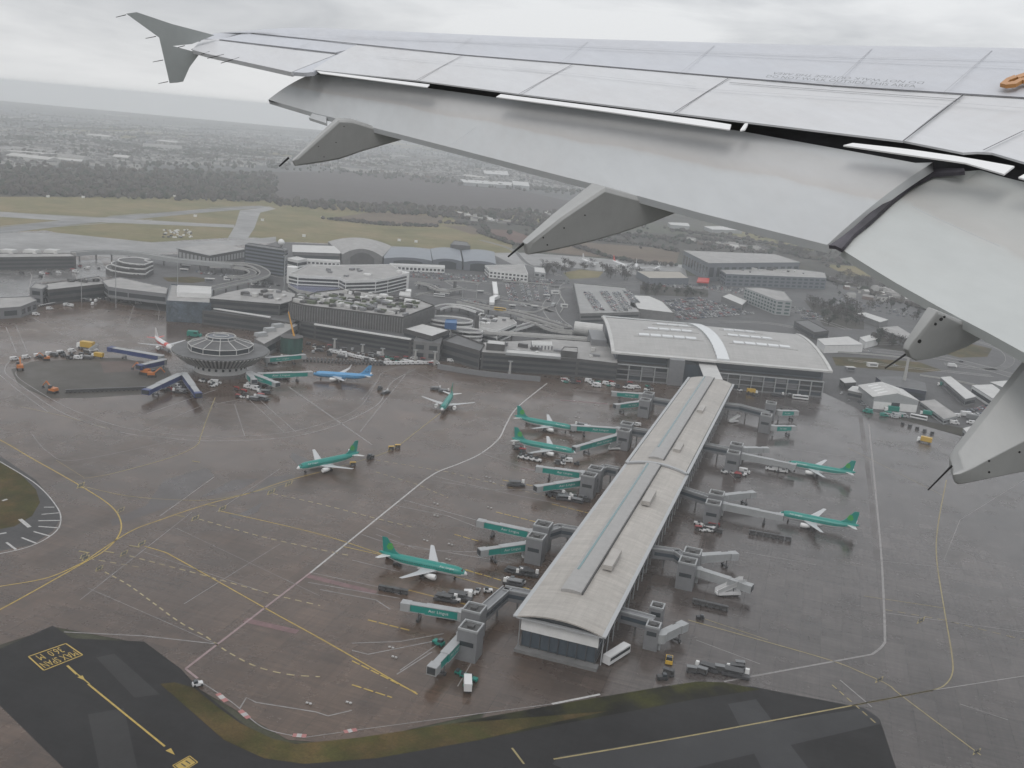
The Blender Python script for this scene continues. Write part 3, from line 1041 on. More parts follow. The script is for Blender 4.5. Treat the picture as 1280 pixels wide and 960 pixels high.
# seam marks on the skin
gap([[(1229, 187.5), (1280, 163)], [(912, 103), (1040, 113), (1200, 124)], [(366, 62), (388, 53)]], 0.008, 0.022)
gap([[(300, 40), (560, 51), (900, 68), (1280, 84)], [(420, 44), (700, 56), (1000, 69), (1280, 76)], [(735, 52), (700, 78)], [(893, 57), (850, 91)], [(1090, 61), (1040, 107)], [(590, 47), (560, 66)], [(1240, 63), (1180, 115)], [(860, 110), (1190, 131)], [(640, 84), (870, 108)], [(470, 70), (690, 90)], [(1190, 128), (1280, 135)]], 0.005, 0.032, 'skin_seam', M_seam)
# dark cove below the spoilers
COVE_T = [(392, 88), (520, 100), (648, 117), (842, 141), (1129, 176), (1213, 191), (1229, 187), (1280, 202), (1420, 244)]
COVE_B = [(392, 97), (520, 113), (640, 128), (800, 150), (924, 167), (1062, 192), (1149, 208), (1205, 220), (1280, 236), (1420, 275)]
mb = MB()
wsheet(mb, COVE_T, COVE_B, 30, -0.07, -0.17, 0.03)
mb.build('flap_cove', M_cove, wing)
# shroud lip strips; their white stands in for sky brightness
for top, bot in (([(396, 88.5), (537, 105.5)], [(400, 91.5), (534, 109)]), ([(626, 117.5), (880, 150), (914, 155.5)], [(620, 121), (760, 139.5), (880, 157.5), (912, 162)]),
                 ([(1066, 178.6), (1130, 185.5), (1200, 195.5), (1268, 207.5)], [(1054, 181.5), (1130, 192.5), (1205, 203), (1255, 217.5)]), ([(1281, 217), (1420, 252)], [(1273, 221.5), (1420, 262)]), ([(926, 161), (931, 154), (935, 154)], [(925, 163), (931, 162), (934, 157)])):
    mb = MB()
    wsheet(mb, top, bot, 8, 0.0, 0.0, 0.008, rows=1)
    mb.build('shroud_lip', M_lip, wing)
# flaps, lowered: front edge under the shroud, rear edge well below the wing
FT = [(390, 92), (520, 108), (625, 122.5), (800, 146.5), (924, 163.5), (1062, 188.5), (1149, 204.5), (1166, 203)]
FB = [(335.5, 124.5), (392, 141), (512, 171), (704, 220.5), (760, 234.5), (880, 267.5), (1034, 306)]
mb = MB()
wsheet(mb, FT, FB, 36, -0.10, -0.42, 0.05, rows=8, bulge=0.022)
chord(mb.build('outboard_flap', M_wfl, wing, smooth=True), 9, 37)
mb = MB()
wsheet(mb, [(392, 139.5), (408, 143.5)], [(386, 147), (408, 154)], 2, -0.42, -0.46, 0.03, rows=1)
mb.build('flap_tab', M_wfl, wing)
IT = [(1186, 225), (1215, 219), (1280, 229.5), (1420, 268)]
IB = [(1049, 317), (1119, 356.5), (1150, 372.5), (1175, 386), (1236, 417), (1280, 441), (1420, 515)]
SE = [(1036, 306.5), (1048, 299), (1067, 284), (1105, 250.5), (1140, 223), (1165, 211), (1204, 210)]
SW = [(1052, 311), (1068, 292), (1088, 276), (1116, 250), (1141, 230), (1166, 217), (1206, 214)]
mb = MB()
t_, b_ = strip(IT, IB, 36)
l_, _ = strip(SW[::-1], SW[::-1], 8)
grid = []
for j in range(9):
    f = j / 8
    row = []
    for i in range(37):
        p = WA(t_[i][0], t_[i][1], -0.12).lerp(WA(b_[i][0], b_[i][1], -0.44), f)
        p.z += 0.022 * 4 * f * (1 - f)
        row.append(p)
    off = WA(l_[j][0] - 1, l_[j][1], -0.115 - 0.30 * f) - row[0]
    grid.append([p + off * (1 - i / 36) ** 4 for i, p in enumerate(row)])
shell(mb, grid, 0.05)
chord(mb.build('inboard_flap', M_wfi, wing, smooth=True), 9, 37)
# rubber seal between them, with its worn borders
SE = [(1036, 306.5), (1048, 299), (1067, 284), (1105, 250.5), (1140, 223), (1165, 211), (1204, 210)]
SW = [(1052, 311), (1068, 292), (1088, 276), (1116, 250), (1141, 230), (1166, 217), (1206, 214)]
def seal_dz(i, n):
    return -0.40 + 0.30 * (i / n)
def bandseal(name, P0, P1, lift, m, th=0.02, hump=0.0):
    t_, b_ = strip(P0, P1, 24)
    g = [[], [], []]
    for i in range(25):
        a_ = WA(t_[i][0], t_[i][1], seal_dz(i, 24) + lift)
        c_ = WA(b_[i][0], b_[i][1], seal_dz(i, 24) + lift)
        g[0].append(a_)
        g[1].append(a_.lerp(c_, .5) + Vector((0, 0, hump)))
        g[2].append(c_)
    mb = MB()
    shell(mb, g, th)
    mb.build(name, m, wing, smooth=True)
bandseal('flap_seal', SE, SW, 0.006, M_seal, 0.02, 0.008)
# hinge fitting beside the seal
mb = MB()
for k in range(7):
    u = 1068 + k * 6.2
    v = 226 + k * 2.3
    p = [WA(u + a_, v + b_, -0.235) for a_, b_ in ((0, 0), (4, 1.5), (1.5, 6), (-2.5, 4.5))]
    mb.slab([A2W(q) for q in p], 0.02)
mb.build('hinge_fitting', M_stain, wing)
gap([[(596, 158), (580, 170), (565, 181)]], 0.008, -0.14, 'flap_seam', M_seam)
gap([[(1250, 308), (1160, 268), (1140, 258)]], 0.004, -0.14, 'flap_seam', M_seam)

# lettering: walk-on warning, once for each side
mb = MB()
def wt(bl, br, tl, txt):
    p, q, r_ = (A2W(WA(*k, 0.045)) for k in (bl, br, tl))
    add_text(mb, txt, p, q, r_)
wt((957, 96.6), (1144, 109.5), (960, 93.6), 'DO NOT WALK OUTSIDE THIS AREA')
wt((1156, 102.2), (968, 90.2), (1153, 105.2), 'DO NOT WALK OUTSIDE THIS AREA')
mb.build('lettering', M_letter, wing)
# orange eyelet bracket standing on the skin
br = MB()
for pl in ([(1250, 104), (1258, 97.5), (1263, 99), (1257, 105.5)], [(1258, 97.5), (1268, 93.5), (1272, 96), (1263, 99.5)], [(1257, 103), (1268, 101), (1276, 96.5), (1279, 99.5), (1270, 104.5), (1257, 105.8)], [(1270, 94), (1282, 90), (1300, 88), (1300, 92), (1284, 94), (1273, 97)], [(1277, 97), (1300, 94.5), (1300, 98), (1279, 100)]):
    br.slab([A2W(WA(u, v, 0.055)) for u, v in pl], 0.022)
br.build('eyelet_bracket', M_orange, wing)

# wing tip fence: upright blade, swept back, and its static wicks
YT = WA(240, 60).y
mb = MB()
for poly in ([(157.5, 17), (171, 15.2), (215, 30), (262, 42.3), (268, 44), (240, 55), (216, 57.5), (199, 47)], [(199, 47), (216, 57.5), (250, 66.5), (237, 84), (229, 102), (221, 103.4), (212, 104)]):
    prof = [YP(u, v, YT) for u, v in poly]
    n = len(prof)
    ctr = sum(prof, Vector()) / n
    mid = [p for p in prof]
    out = [p + Vector((0, 0.07, 0)) + (ctr - p) * 0.03 for p in prof]
    mb.add([A2W(p) for p in mid + out], [tuple(range(n)), tuple(reversed(range(n, 2 * n)))] + [(i, n + i, n + (i + 1) % n, (i + 1) % n) for i in range(n)])
fence = mb.build('wing_fence', M_fence, wing)


def wick(a_, b_, fn_a, fn_b, r, parent):
    mb = MB()
    mb.tube(A2W(fn_a(*a_)), A2W(fn_b(*b_)), r, r * 0.7, n=6)
    mb.build('static_wick', M_rod, parent)


for a_, b_ in (((157.5, 18.5), (145, 21.5)), ((195, 45.5), (182, 48)), ((204, 75), (191, 77.5)), ((210, 102), (198, 104.5))):
    wick(a_, b_, lambda u, v: YP(u, v, YT), lambda u, v: YP(u, v, YT + 0.03), 0.005, fence)
for a_, b_ in (((231, 57), (216, 61)), ((254, 55.5), (239, 62)), ((262, 64.5), (251, 68)), ((280, 68), (259, 73)), ((299, 72), (276, 79))):
    wick(a_, b_, lambda u, v: YP(u, v, WA(u, v).y), lambda u, v: YP(u, v, WA(a_[0], a_[1]).y), 0.005, wing)

TILT = 0.28      # the canoe flanks lean in towards the keel
# flap track fairings: canoe bodies with a shaded inboard side and a sloping top
def fairing(side, top, te, rodp, holes=(), wtop=None, lin=None, outer=None):
    """side: photo outline of the inboard face; top: photo outline of the upper face (shares its first edge)"""
    y0 = WA(*te, -0.45).y - 0.02
    zr = WA(*te, -0.45).z
    def TP(u, v, y_):
        dd = aray(u, v)
        t = (y_ + TILT * zr - WPOS.y - TILT * WPOS.z) / (dd.y + TILT * dd.z)
        return WPOS + dd * t
    sp_ = [TP(u, v, y0) for u, v in side]
    n = len(sp_)
    root = MB()
    tip = sp_[0]
    far_ = max((p - tip).length for p in sp_)
    ctr = sum(sp_, Vector()) / n
    W_ = wtop or 0.26
    def lay(f, sc_):
        out = []
        for p in sp_:
            k_ = 0.3 + 0.7 * min(1, (p - tip).length / (far_ * .75))
            if lin:
                k_ = 0.10 + 0.9 * (p - tip).length / (TP(*lin, y0) - tip).length
            q_ = ctr + (p - ctr) * sc_
            out.append(q_ + Vector((0, W_ * f * k_, 0)))
        return out
    rings = [lay(-.10, .90), lay(0.0, 1.0), lay(.5, 1.01), lay(1.0, 1.0), lay(1.12, .9)]
    if outer:
        # upper edge of the far flank, read off the photograph
        far_ring = [p + Vector((0, W_ * (0.06 + 0.94 * (p - tip).length / far_), 0)) for p in sp_]
        for i_, (u, v) in outer.items():
            far_ring[i_] = TP(u, v, y0 + W_ * (0.12 + 0.88 * (sp_[i_] - tip).length / far_))
        c2 = sum(far_ring, Vector()) / n
        rings = [lay(-.06, .93), lay(0.0, 1.0), far_ring, [c2 + (p - c2) * .93 + Vector((0, .04, 0)) for p in far_ring]]
    root.loft([[A2W(p) for p in r_] for r_ in rings])
    o = root.build('flap_fairing', M_wfa, wing, smooth=True)
    bv = o.modifiers.new('rounding', 'BEVEL')
    bv.width = 0.06
    bv.segments = 4
    bv.limit_method = 'ANGLE'
    bv.angle_limit = rad(28)
    bv.harden_normals = True
    if rodp:
        mb = MB()
        mb.tube(A2W(TP(*rodp[0], y0 + 0.05)), A2W(TP(*rodp[1], y0 + 0.07)), 0.009 * rodp[2], 0.006 * rodp[2], n=6)
        mb.build('static_wick', M_rod, o)
    if holes:
        for u, v, r_ in holes:
            mb = MB()
            c_ = TP(u, v, y0 - 0.031)
            mb.tube(A2W(c_), A2W(c_ + Vector((0, -0.004, 0))), r_ * 0.42, n=8)
            mb.build('drain_hole', M_rod, o)
    return o


fairing([(369, 207.5), (366, 201), (424, 149), (442, 150), (512, 172), (480, 181), (450, 190), (424, 199), (396, 204)], None, (470, 161), ((361, 197), (349, 208), 1.2), [(430, 158, .012), (420, 178, .012), (398, 183, .012), (405, 196, .012)])
fairing([(660, 318.5), (658, 305), (700, 272), (756, 234), (800, 246), (853, 262.5), (815, 278), (775, 291.5), (742, 301), (711, 308.5), (682, 315)], None, (800, 247), ((655, 304), (635, 321), 1.0), [(731, 269, .012), (684, 306, .012), (679, 297, .012), (705, 285, .012)])
fairing([(1146, 451), (1138, 447), (1135, 438), (1138, 431), (1172, 388), (1200, 400), (1236, 418), (1210, 433), (1183, 443.5), (1163, 448.5)], None, (1200, 400), ((1134, 441.5), (1106, 460.5), 0.6), [(1149, 426.5, .022), (1176, 399, .02), (1169, 405, .016), (1180, 396, .014)], wtop=0.07)
fairing([(1198, 606), (1192, 601), (1191, 593), (1206, 587), (1240, 568), (1280, 546), (1350, 508), (1420, 470), (1420, 545), (1350, 569), (1281, 588), (1240, 597)], None, (1300, 452), ((1190, 582), (1160, 612.5), 0.55), [(1236, 576, .012), (1236, 590, .012), (1274, 565, .012)], wtop=0.5, outer={1: (1190, 590), 2: (1189, 579), 3: (1198, 565), 4: (1230, 524.5), 5: (1262, 484), 6: (1310, 423), 7: (1365, 352)})
# ---------------------------------------------------------------- buildings: shared materials and helpers
M_roofw = mat('pale_metal_roof', (0.43, 0.405, 0.375), 0.42, var=0.12, scale=0.12)
M_proof = ground_mat('seamed_pier_roof', (0.43, 0.402, 0.368), 0.10, (0.4, 0.6), joints=4.2, streak=0.09, sc1=0.03, jc=0.035)
M_troof = ground_mat('seamed_terminal_roof', (0.40, 0.392, 0.38), 0.08, (0.38, 0.58), joints=6, streak=0.08, sc1=0.02, rz=0, jc=0.03)
M_roofl = mat('light_roof_sheet', (0.55, 0.545, 0.53), 0.45, var=0.12, scale=0.15)
M_ridge = mat('zinc_ridge', (0.36, 0.35, 0.34), 0.4, var=0.1, scale=0.3)
M_trim = mat('silver_trim', (0.42, 0.43, 0.44), 0.35)
M_tealg = mat('teal_glazing', (0.16, 0.27, 0.28), 0.2)
M_glass = mat('dark_glazing', (0.035, 0.043, 0.05), 0.12, spec=0.8)
M_glassb = mat('blue_grey_glazing', (0.055, 0.075, 0.095), 0.15, spec=0.8)
M_conc = mat('grey_concrete', (0.18, 0.178, 0.176), 0.7, var=0.2, scale=0.25)
M_concd = mat('dark_concrete', (0.075, 0.073, 0.072), 0.7, var=0.25, scale=0.25)
M_concl = mat('pale_concrete', (0.42, 0.415, 0.40), 0.65, var=0.15, scale=0.2)
M_node = mat('grey_cladding', (0.21, 0.213, 0.222), 0.5, var=0.1, scale=0.4)
M_felt = mat('roof_felt_grey', (0.11, 0.11, 0.112), 0.6, var=0.3, scale=0.12)
M_felt2 = mat('roof_felt_pale', (0.33, 0.32, 0.31), 0.55, var=0.25, scale=0.1)
M_clad = mat('blue_grey_cladding', (0.13, 0.145, 0.17), 0.5, var=0.12, scale=0.2)
M_wpan = mat('white_panel', (0.80, 0.80, 0.79), 0.45, var=0.08, scale=0.3)
M_green = mat('teal_green_panel', (0.0, 0.255, 0.215), 0.4, var=0.1, scale=0.4)
M_blue = mat('navy_blue_panel', (0.022, 0.045, 0.17), 0.4, var=0.12, scale=0.4)
M_palep = mat('pale_grey_panel', (0.36, 0.37, 0.375), 0.4, var=0.1, scale=0.4)
M_wtxt = mat('white_lettering', (0.75, 0.76, 0.75), 0.5)
M_steel = mat('dark_steel', (0.07, 0.07, 0.075), 0.45)
M_tyre = mat('tyre_rubber', (0.02, 0.02, 0.02), 0.8)
M_skyl = mat('skylight_white', (0.72, 0.74, 0.75), 0.2)


def ctr2(pl):
    return Vector((sum(p[0] for p in pl) / len(pl), sum(p[1] for p in pl) / len(pl), 0))


def faces_camera(a, b, poly_ccw=True):
    """edge a->b of a ccw outline: does its outside face the camera"""
    nx_, ny_ = (b[1] - a[1]), -(b[0] - a[0])
    return nx_ * (CAM.x - (a[0] + b[0]) / 2) + ny_ * (CAM.y - (a[1] + b[1]) / 2) > 0


def facade(root, a, b, z0, z1, rows, cols, m, fu=0.7, fv=0.6, name='window', off=0.06, u0=0.0, u1=1.0):
    """rows x cols windows on the wall a->b, each a part of its own"""
    a, b = Vector((a[0], a[1], 0)), Vector((b[0], b[1], 0))
    d = (b - a)
    L_ = d.length
    d.normalize()
    nrm = Vector((d.y, -d.x, 0))
    for r in range(rows):
        hz_ = (z1 - z0) / rows
        za, zb = z0 + r * hz_ + hz_ * (1 - fv) / 2, z0 + (r + 1) * hz_ - hz_ * (1 - fv) / 2
        for c in range(cols):
            wd = L_ * (u1 - u0) / cols
            s0 = L_ * u0 + c * wd + wd * (1 - fu) / 2
            s1 = s0 + wd * fu
            p, q = a + d * s0 + nrm * off, a + d * s1 + nrm * off
            mb = MB()
            mb.add([(p.x, p.y, za), (q.x, q.y, za), (q.x, q.y, zb), (p.x, p.y, zb), (p.x - nrm.x * .05, p.y - nrm.y * .05, za), (q.x - nrm.x * .05, q.y - nrm.y * .05, za), (q.x - nrm.x * .05, q.y - nrm.y * .05, zb), (p.x - nrm.x * .05, p.y - nrm.y * .05, zb)],
                   [(0, 1, 2, 3), (3, 2, 6, 7), (0, 4, 5, 1), (0, 3, 7, 4), (1, 5, 6, 2)])
            mb.build(name, m, root)


def building(name, label, cat, px, H, wall, roof, z0=0.0, zg=None, group=None, strips=0, grid=None, glass=None, sv=0.5, parapet=0.6, over=0.0, fins=0, fin_m=None, world=None):
    """flat-roofed block whose roof outline was surveyed at height H; strips = ribbon windows per visible face, grid = (rows, bay) of single windows"""
    pl = ccw([(p.x, p.y) for p in (world or PL(px, H))])
    c = ctr2(pl)
    root = empty(name, (c.x, c.y, z0), label, cat, group)
    mb = MB()
    mb.prism(pl, z0, H - 0.02, 0, top=True)
    if fins:
        n = len(pl)
        for i in range(n):
            a, b = Vector(pl[i]), Vector(pl[(i + 1) % n])
            if not faces_camera(a, b):
                continue
            L_ = (b - a).length
            k = int(L_ / fins)
            ang = math.atan2(b.y - a.y, b.x - a.x)
            nr = Vector((b.y - a.y, a.x - b.x)).normalized()
            for q in range(k + 1):
                p = a.lerp(b, q / max(1, k)) + nr * 0.3
                mb.box((p.x, p.y, (z0 + H) / 2 + 0.2), (fins * 0.42, 0.6, H - z0 - 1.2), ang, 1)
    mb.build('wall', [wall, fin_m or wall], root)
    rb = MB()
    rp = inset(pl, -over) if over else pl
    if over:
        rb.prism(rp, H, H + 0.35, 1, 0, bottom=True)
    else:
        rb.prism(inset(pl, 0.32), H, H + 0.06, 0, 0)
        if parapet:
            rb.ring(inset(pl, -0.05), 0.35, H - 0.3, H + parapet, 1)
    rb.build('roof', [roof, wall if not over else M_trim], root)
    n = len(pl)
    for i in range(n):
        a, b = pl[i], pl[(i + 1) % n]
        L_ = math.hypot(b[0] - a[0], b[1] - a[1])
        if L_ < 6 or not faces_camera(a, b):
            continue
        if strips:
            facade(root, a, b, z0 + 0.4, H - 0.8, strips, 1, glass or M_glass, 0.96, sv, 'window_strip')
        if grid:
            facade(root, a, b, z0 + 0.6, H - 0.6, grid[0], max(1, int(L_ / grid[1])), glass or M_glass, 0.62, 0.55, 'window')
    return root


# ---------------------------------------------------------------- the boarding pier
HE = 13.0
pA, pB = P(645, 771, HE), P(751, 800, HE)          # near eaves corners
pC, pD = P(866, 471.5, HE + 1), P(911, 482, HE + 1)    # far eaves corners
PN = (pA + pB) / 2
PF = (pC + pD) / 2
PAX = (PF - PN)
PAX.z = 0
PLEN = PAX.length
PAX.normalize()
PTX = Vector((PAX.y, -PAX.x, 0))           # to the right of the pier
PW = abs((pB - pA).dot(PTX)) / 2
PANG = math.atan2(PAX.y, PAX.x)
PN = PN + PAX * 3.0


def PP(s, t, z):
    q = PN + PAX * s + PTX * t
    return Vector((q.x, q.y, z))


SJ = (P(800, 578, HE + 2) - PN).dot(PAX)      # the joint between the two roof lengths
pier = empty('boarding_pier', PP(PLEN / 2, 0, 0), 'long pier building with a pale barrel roof and a blunt glazed end', 'pier building')


def arch(t, w, rise=2.6):
    return rise * (1 - (t / w) ** 2)


mb = MB()
for s0, s1, hh in ((0, PLEN, HE),):
    mb.add([PP(2, -PW + 2.2, 0), PP(2, PW - 2.2, 0), PP(PLEN - 1, PW - 2.2, 0), PP(PLEN - 1, -PW + 2.2, 0), PP(2, -PW + 2.2, hh - .3), PP(2, PW - 2.2, hh - .3), PP(PLEN - 1, PW - 2.2, hh - .3), PP(PLEN - 1, -PW + 2.2, hh - .3)],
           [(0, 1, 5, 4), (1, 2, 6, 5), (2, 3, 7, 6), (3, 0, 4, 7), (4, 5, 6, 7)])
mb.build('wall', M_node, pier)


def barrel(mb, s0, s1, w, zb, th, rise, n=14, ms=0):
    rings = []
    for s in (s0, s1):
        r = [PP(s, -w + 2 * w * i / n, zb + arch(-w + 2 * w * i / n, w, rise)) for i in range(n + 1)]
        r += [PP(s, w - 2 * w * i / n, zb - th + arch(w - 2 * w * i / n, w, rise)) for i in range(n + 1)]
        rings.append(r)
    mb.loft(rings, ms)


mb = MB()
barrel(mb, -1.5, SJ, PW, HE, 0.5, 2.4)
mb.build('roof', M_proof, pier)
mb = MB()
barrel(mb, SJ + 0.6, PLEN, PW - 0.6, HE + 0.9, 0.5, 2.5)
mb.build('roof', M_proof, pier)
mb = MB()
barrel(mb, SJ - 0.9, SJ + 0.9, PW + 0.2, HE + 1.05, 0.9, 2.5)
mb.build('roof_joint', M_trim, pier)
# eaves gutters
for sgn in (-1, 1):
    mb = MB()
    for s0, s1, zz in ((-1.6, SJ, HE), (SJ, PLEN, HE + .9)):
        a, b = PP(s0, sgn * (PW + 0.5), zz - 0.2), PP(s1, sgn * (PW + .5), zz - .2)
        mb.box((a + b) / 2, (s1 - s0, 1.5, 0.5), PANG)
    mb.build('eaves_gutter', M_trim, pier)
    for k in range(int(PLEN / 9)):
        mb = MB()
        mb.tube(PP(3 + k * 9, sgn * (PW - 0.3), 0), PP(3 + k * 9, sgn * (PW - 0.3), HE - .3), 0.22, n=5)
        mb.build('eaves_post', M_trim, pier)
    for z0, z1 in ((1.0, 4.6), (6.0, 8.6), (9.4, 12.0)):
        mb = MB()
        a = PP(PLEN / 2, sgn * (PW - 2.15), (z0 + z1) / 2)
        mb.box(a, (PLEN - 6, 0.2, z1 - z0), PANG)
        mb.build('window_strip', M_glassb, pier)
# raised clerestory along the crown, teal glazed flank and low vents
def crown(s0, s1, t0, t1, zb, h, name, m, rise=0.5):
    mb = MB()
    rings = []
    for s in (s0, s1):
        r = []
        for i in range(7):
            f = i / 6
            r.append(PP(s, t0 + (t1 - t0) * f, zb + h + rise * 4 * f * (1 - f)))
        r += [PP(s, t1, zb - 1.2), PP(s, t0, zb - 1.2)]
        rings.append(r)
    mb.loft(rings)
    return mb.build(name, m, pier)


for s0, s1, zz in ((20, SJ - 1.5, HE), (SJ + 6, PLEN - 3, HE + .9)):
    crown(s0, s1, -5.6, 2.0, zz + 2.0, 1.1, 'roof_clerestory', M_ridge)
    mb = MB()
    a = PP((s0 + s1) / 2 + 8, -5.75 + 1.7, zz + 3.45)
    mb.box(a, (s1 - s0 - 20, 0.8, 0.28), PANG)
    mb.build('clerestory_glazing', M_tealg, pier)
    mb = MB()
    mb.box(PP((s0 + s1) / 2, 2.2, zz + 2.75), (s1 - s0, 0.5, 1.2), PANG)
    mb.build('clerestory_glazing', M_concd, pier)
    crown(s0 + 30, s1, 2.45, 6.6, zz + 1.25, 0.6, 'roof_plant_deck', M_proof, 0.1)
for px_, z in (((775, 700), 17), ((783, 688), 17), ((819, 622), 17), ((853, 558), 17.5), ((880, 510), 17.5)):
    c = P(px_[0], px_[1], z)
    s_, t_ = (c - PN).dot(PAX), (c - PN).dot(PTX)
    if px_ == (783, 688):
        continue
    mb = MB()
    mb.box(PP(s_, 5.6, 16.6), (17 if z < 17.2 else 14, 3.6, 1.9), PANG)
    mb.build('roof_vent', M_roofw, pier)
for s_ in (40, 85, 128, 170):
    mb = MB()
    mb.box(PP(s_, 0.0, HE + 2.62), (0.25, 0.1, 0.1), PANG)
# glazed blunt end
mb = MB()
mb.slab([PP(0.4, -PW + 1.4, HE - 5.6), PP(0.4, PW - 1.4, HE - 5.6), PP(0.4, PW - 1.4, HE - 0.8), PP(0.4, -PW + 1.4, HE - .8)], 0.4)
mb.build('end_panel', M_wpan, pier)
mb = MB()
n = 12
top = [PP(0.3, -PW + 1 + (2 * PW - 2) * i / n, HE - 0.5 + arch(-PW + 1 + (2 * PW - 2) * i / n, PW, 2.4)) for i in range(n + 1)]
mb.poly([PP(0.3, -PW + 1, HE - .6)] + [PP(0.3, PW - 1, HE - .6)] + top[::-1])
mb.build('end_glazing', M_glass, pier)
mb = MB()
mb.slab([PP(0.9, -PW + 1.8, 1.5), PP(0.9, PW - 1.8, 1.5), PP(0.9, PW - 1.8, HE - 5.7), PP(0.9, -PW + 1.8, HE - 5.7)], 0.3)
mb.build('end_glazing', M_glassb, pier)
for k in range(9):
    mb = MB()
    t_ = -PW + 2 + (2 * PW - 4) * k / 8
    mb.box(PP(0.5, t_, 4.3), (0.3, 0.25, 6.0), PANG)
    mb.build('end_mullion', M_steel, pier)
mb = MB()
mb.box(PP(-0.6, 0, 0.6), (3.4, 2 * PW - 1, 1.2), PANG)
mb.build('end_plinth', M_conc, pier)
mb = MB()
mb.slab([PP(-1.7, -PW + 0, HE - .3), PP(-1.7, PW, HE - .3), PP(0, PW, HE - .3), PP(0, -PW, HE - .3)], 0.3)
mb.build('end_ledge', M_trim, pier)

# ---------------------------------------------------------------- boarding nodes beside the pier and their links
def node(label, towers, link, H=11.0, w=7.0, second=None):
    """towers: photo points of the tower roofs; link: photo polyline of the corridor roof to the pier"""
    cs = PL(towers, H)
    root = empty('boarding_node', (cs[0].x, cs[0].y, 0), label, 'boarding node', 'boarding nodes along the pier')
    for i, c in enumerate(cs):
        hh = H
        mb = MB()
        sq = [c + PAX * a + PTX * b for a, b in ((-w / 2, -w / 2), (-w / 2, w / 2), (w / 2, w / 2), (w / 2, -w / 2))]
        mb.prism([(p.x, p.y) for p in sq], 0, hh, 0)
        t = mb.build('tower', M_node, root)
        mb = MB()
        mb.ring([(p.x, p.y) for p in sq], 0.5, hh - .2, hh + 0.7, 0)
        mb.build('parapet', M_palep, t)
        mb = MB()
        mb.prism(inset(ccw([(p.x, p.y) for p in sq]), 0.55), hh, hh + .08, 0)
        mb.box((c.x, c.y, hh + 0.5), (2.2, 2.2, 0.9), PANG)
        mb.build('roof', M_concd, t)
        mb = MB()
        q = c - PAX * (w / 2 + .06)
        mb.box((q.x, q.y, 6.4), (0.1, w * .7, 1.6), PANG)
        mb.build('window', M_glass, t)
    lk = PL(link, 8.6)
    for a, b in zip(lk, lk[1:]):
        mb = MB()
        d = (b - a)
        ang = math.atan2(d.y, d.x)
        m_ = (a + b) / 2
        mb.box((m_.x, m_.y, 6.3), (d.length + 1.6, 3.6, 4.0), ang)
        cor = mb.build('corridor', M_node, root)
        for sd_ in (-1, 1):
            nrm = Vector((-math.sin(ang), math.cos(ang), 0)) * sd_
            mb = MB()
            p = m_ + nrm * 1.82
            mb.box((p.x, p.y, 6.5), (d.length - .6, 0.08, 1.5), ang)
            mb.build('window_strip', M_glassb, cor)
            mb = MB()
            p = m_ + nrm * 1.7
            mb.box((p.x, p.y, 8.6), (d.length + 1.8, 0.35, 0.5), ang)
            mb.build('parapet', M_palep, cor)
        for k in range(max(1, int(d.length / 9))):
            mb = MB()
            p = a.lerp(b, (k + .5) / max(1, int(d.length / 9)))
            mb.tube((p.x, p.y, 0), (p.x, p.y, 4.3), 0.35, n=6)
            mb.build('column', M_conc, cor)
    return root


node('grey two-tower node nearest the glazed pier end, with a cranked corridor', [(593, 761), (589, 784)], [(593, 770), (633, 735), (664, 741)])
node('grey node carrying the second pair of green bridges from the glazed pier end', [(671, 671), (679, 656)], [(676, 665), (700, 657), (722, 661)])
node('grey node left of the roof joint, with two empty green bridges', [(737, 594), (745, 586)], [(741, 590), (757, 582), (772, 585)])
node('grey tower node serving the two parked green airliners left of the pier', [(781, 538), (784, 530)], [(783, 534), (812, 538)])
node('grey node left of the pier, closest to the terminal, with two short green bridges', [(807, 500), (811, 492)], [(810, 496), (845, 502)])
node('small grey node right of the pier end, its single bridge folded', [(822, 758), (817, 782)], [(815, 772), (778, 762)], H=8.5, w=5)
node('grey node right of the pier with two pale bridges and stairs below', [(860, 702), (866, 690)], [(860, 698), (846, 688), (818, 684)])
node('grey node right of the pier whose long bridge reaches the lower green airliner', [(892, 629), (896, 617)], [(892, 622), (852, 609)])
node('grey node right of the pier whose long bridge reaches the upper green airliner', [(917, 566), (921, 556)], [(917, 561), (880, 554)])
node('grey node in the corner between pier and curved-roof terminal', [(958, 519), (964, 504)], [(960, 515), (925, 506), (898, 503)])


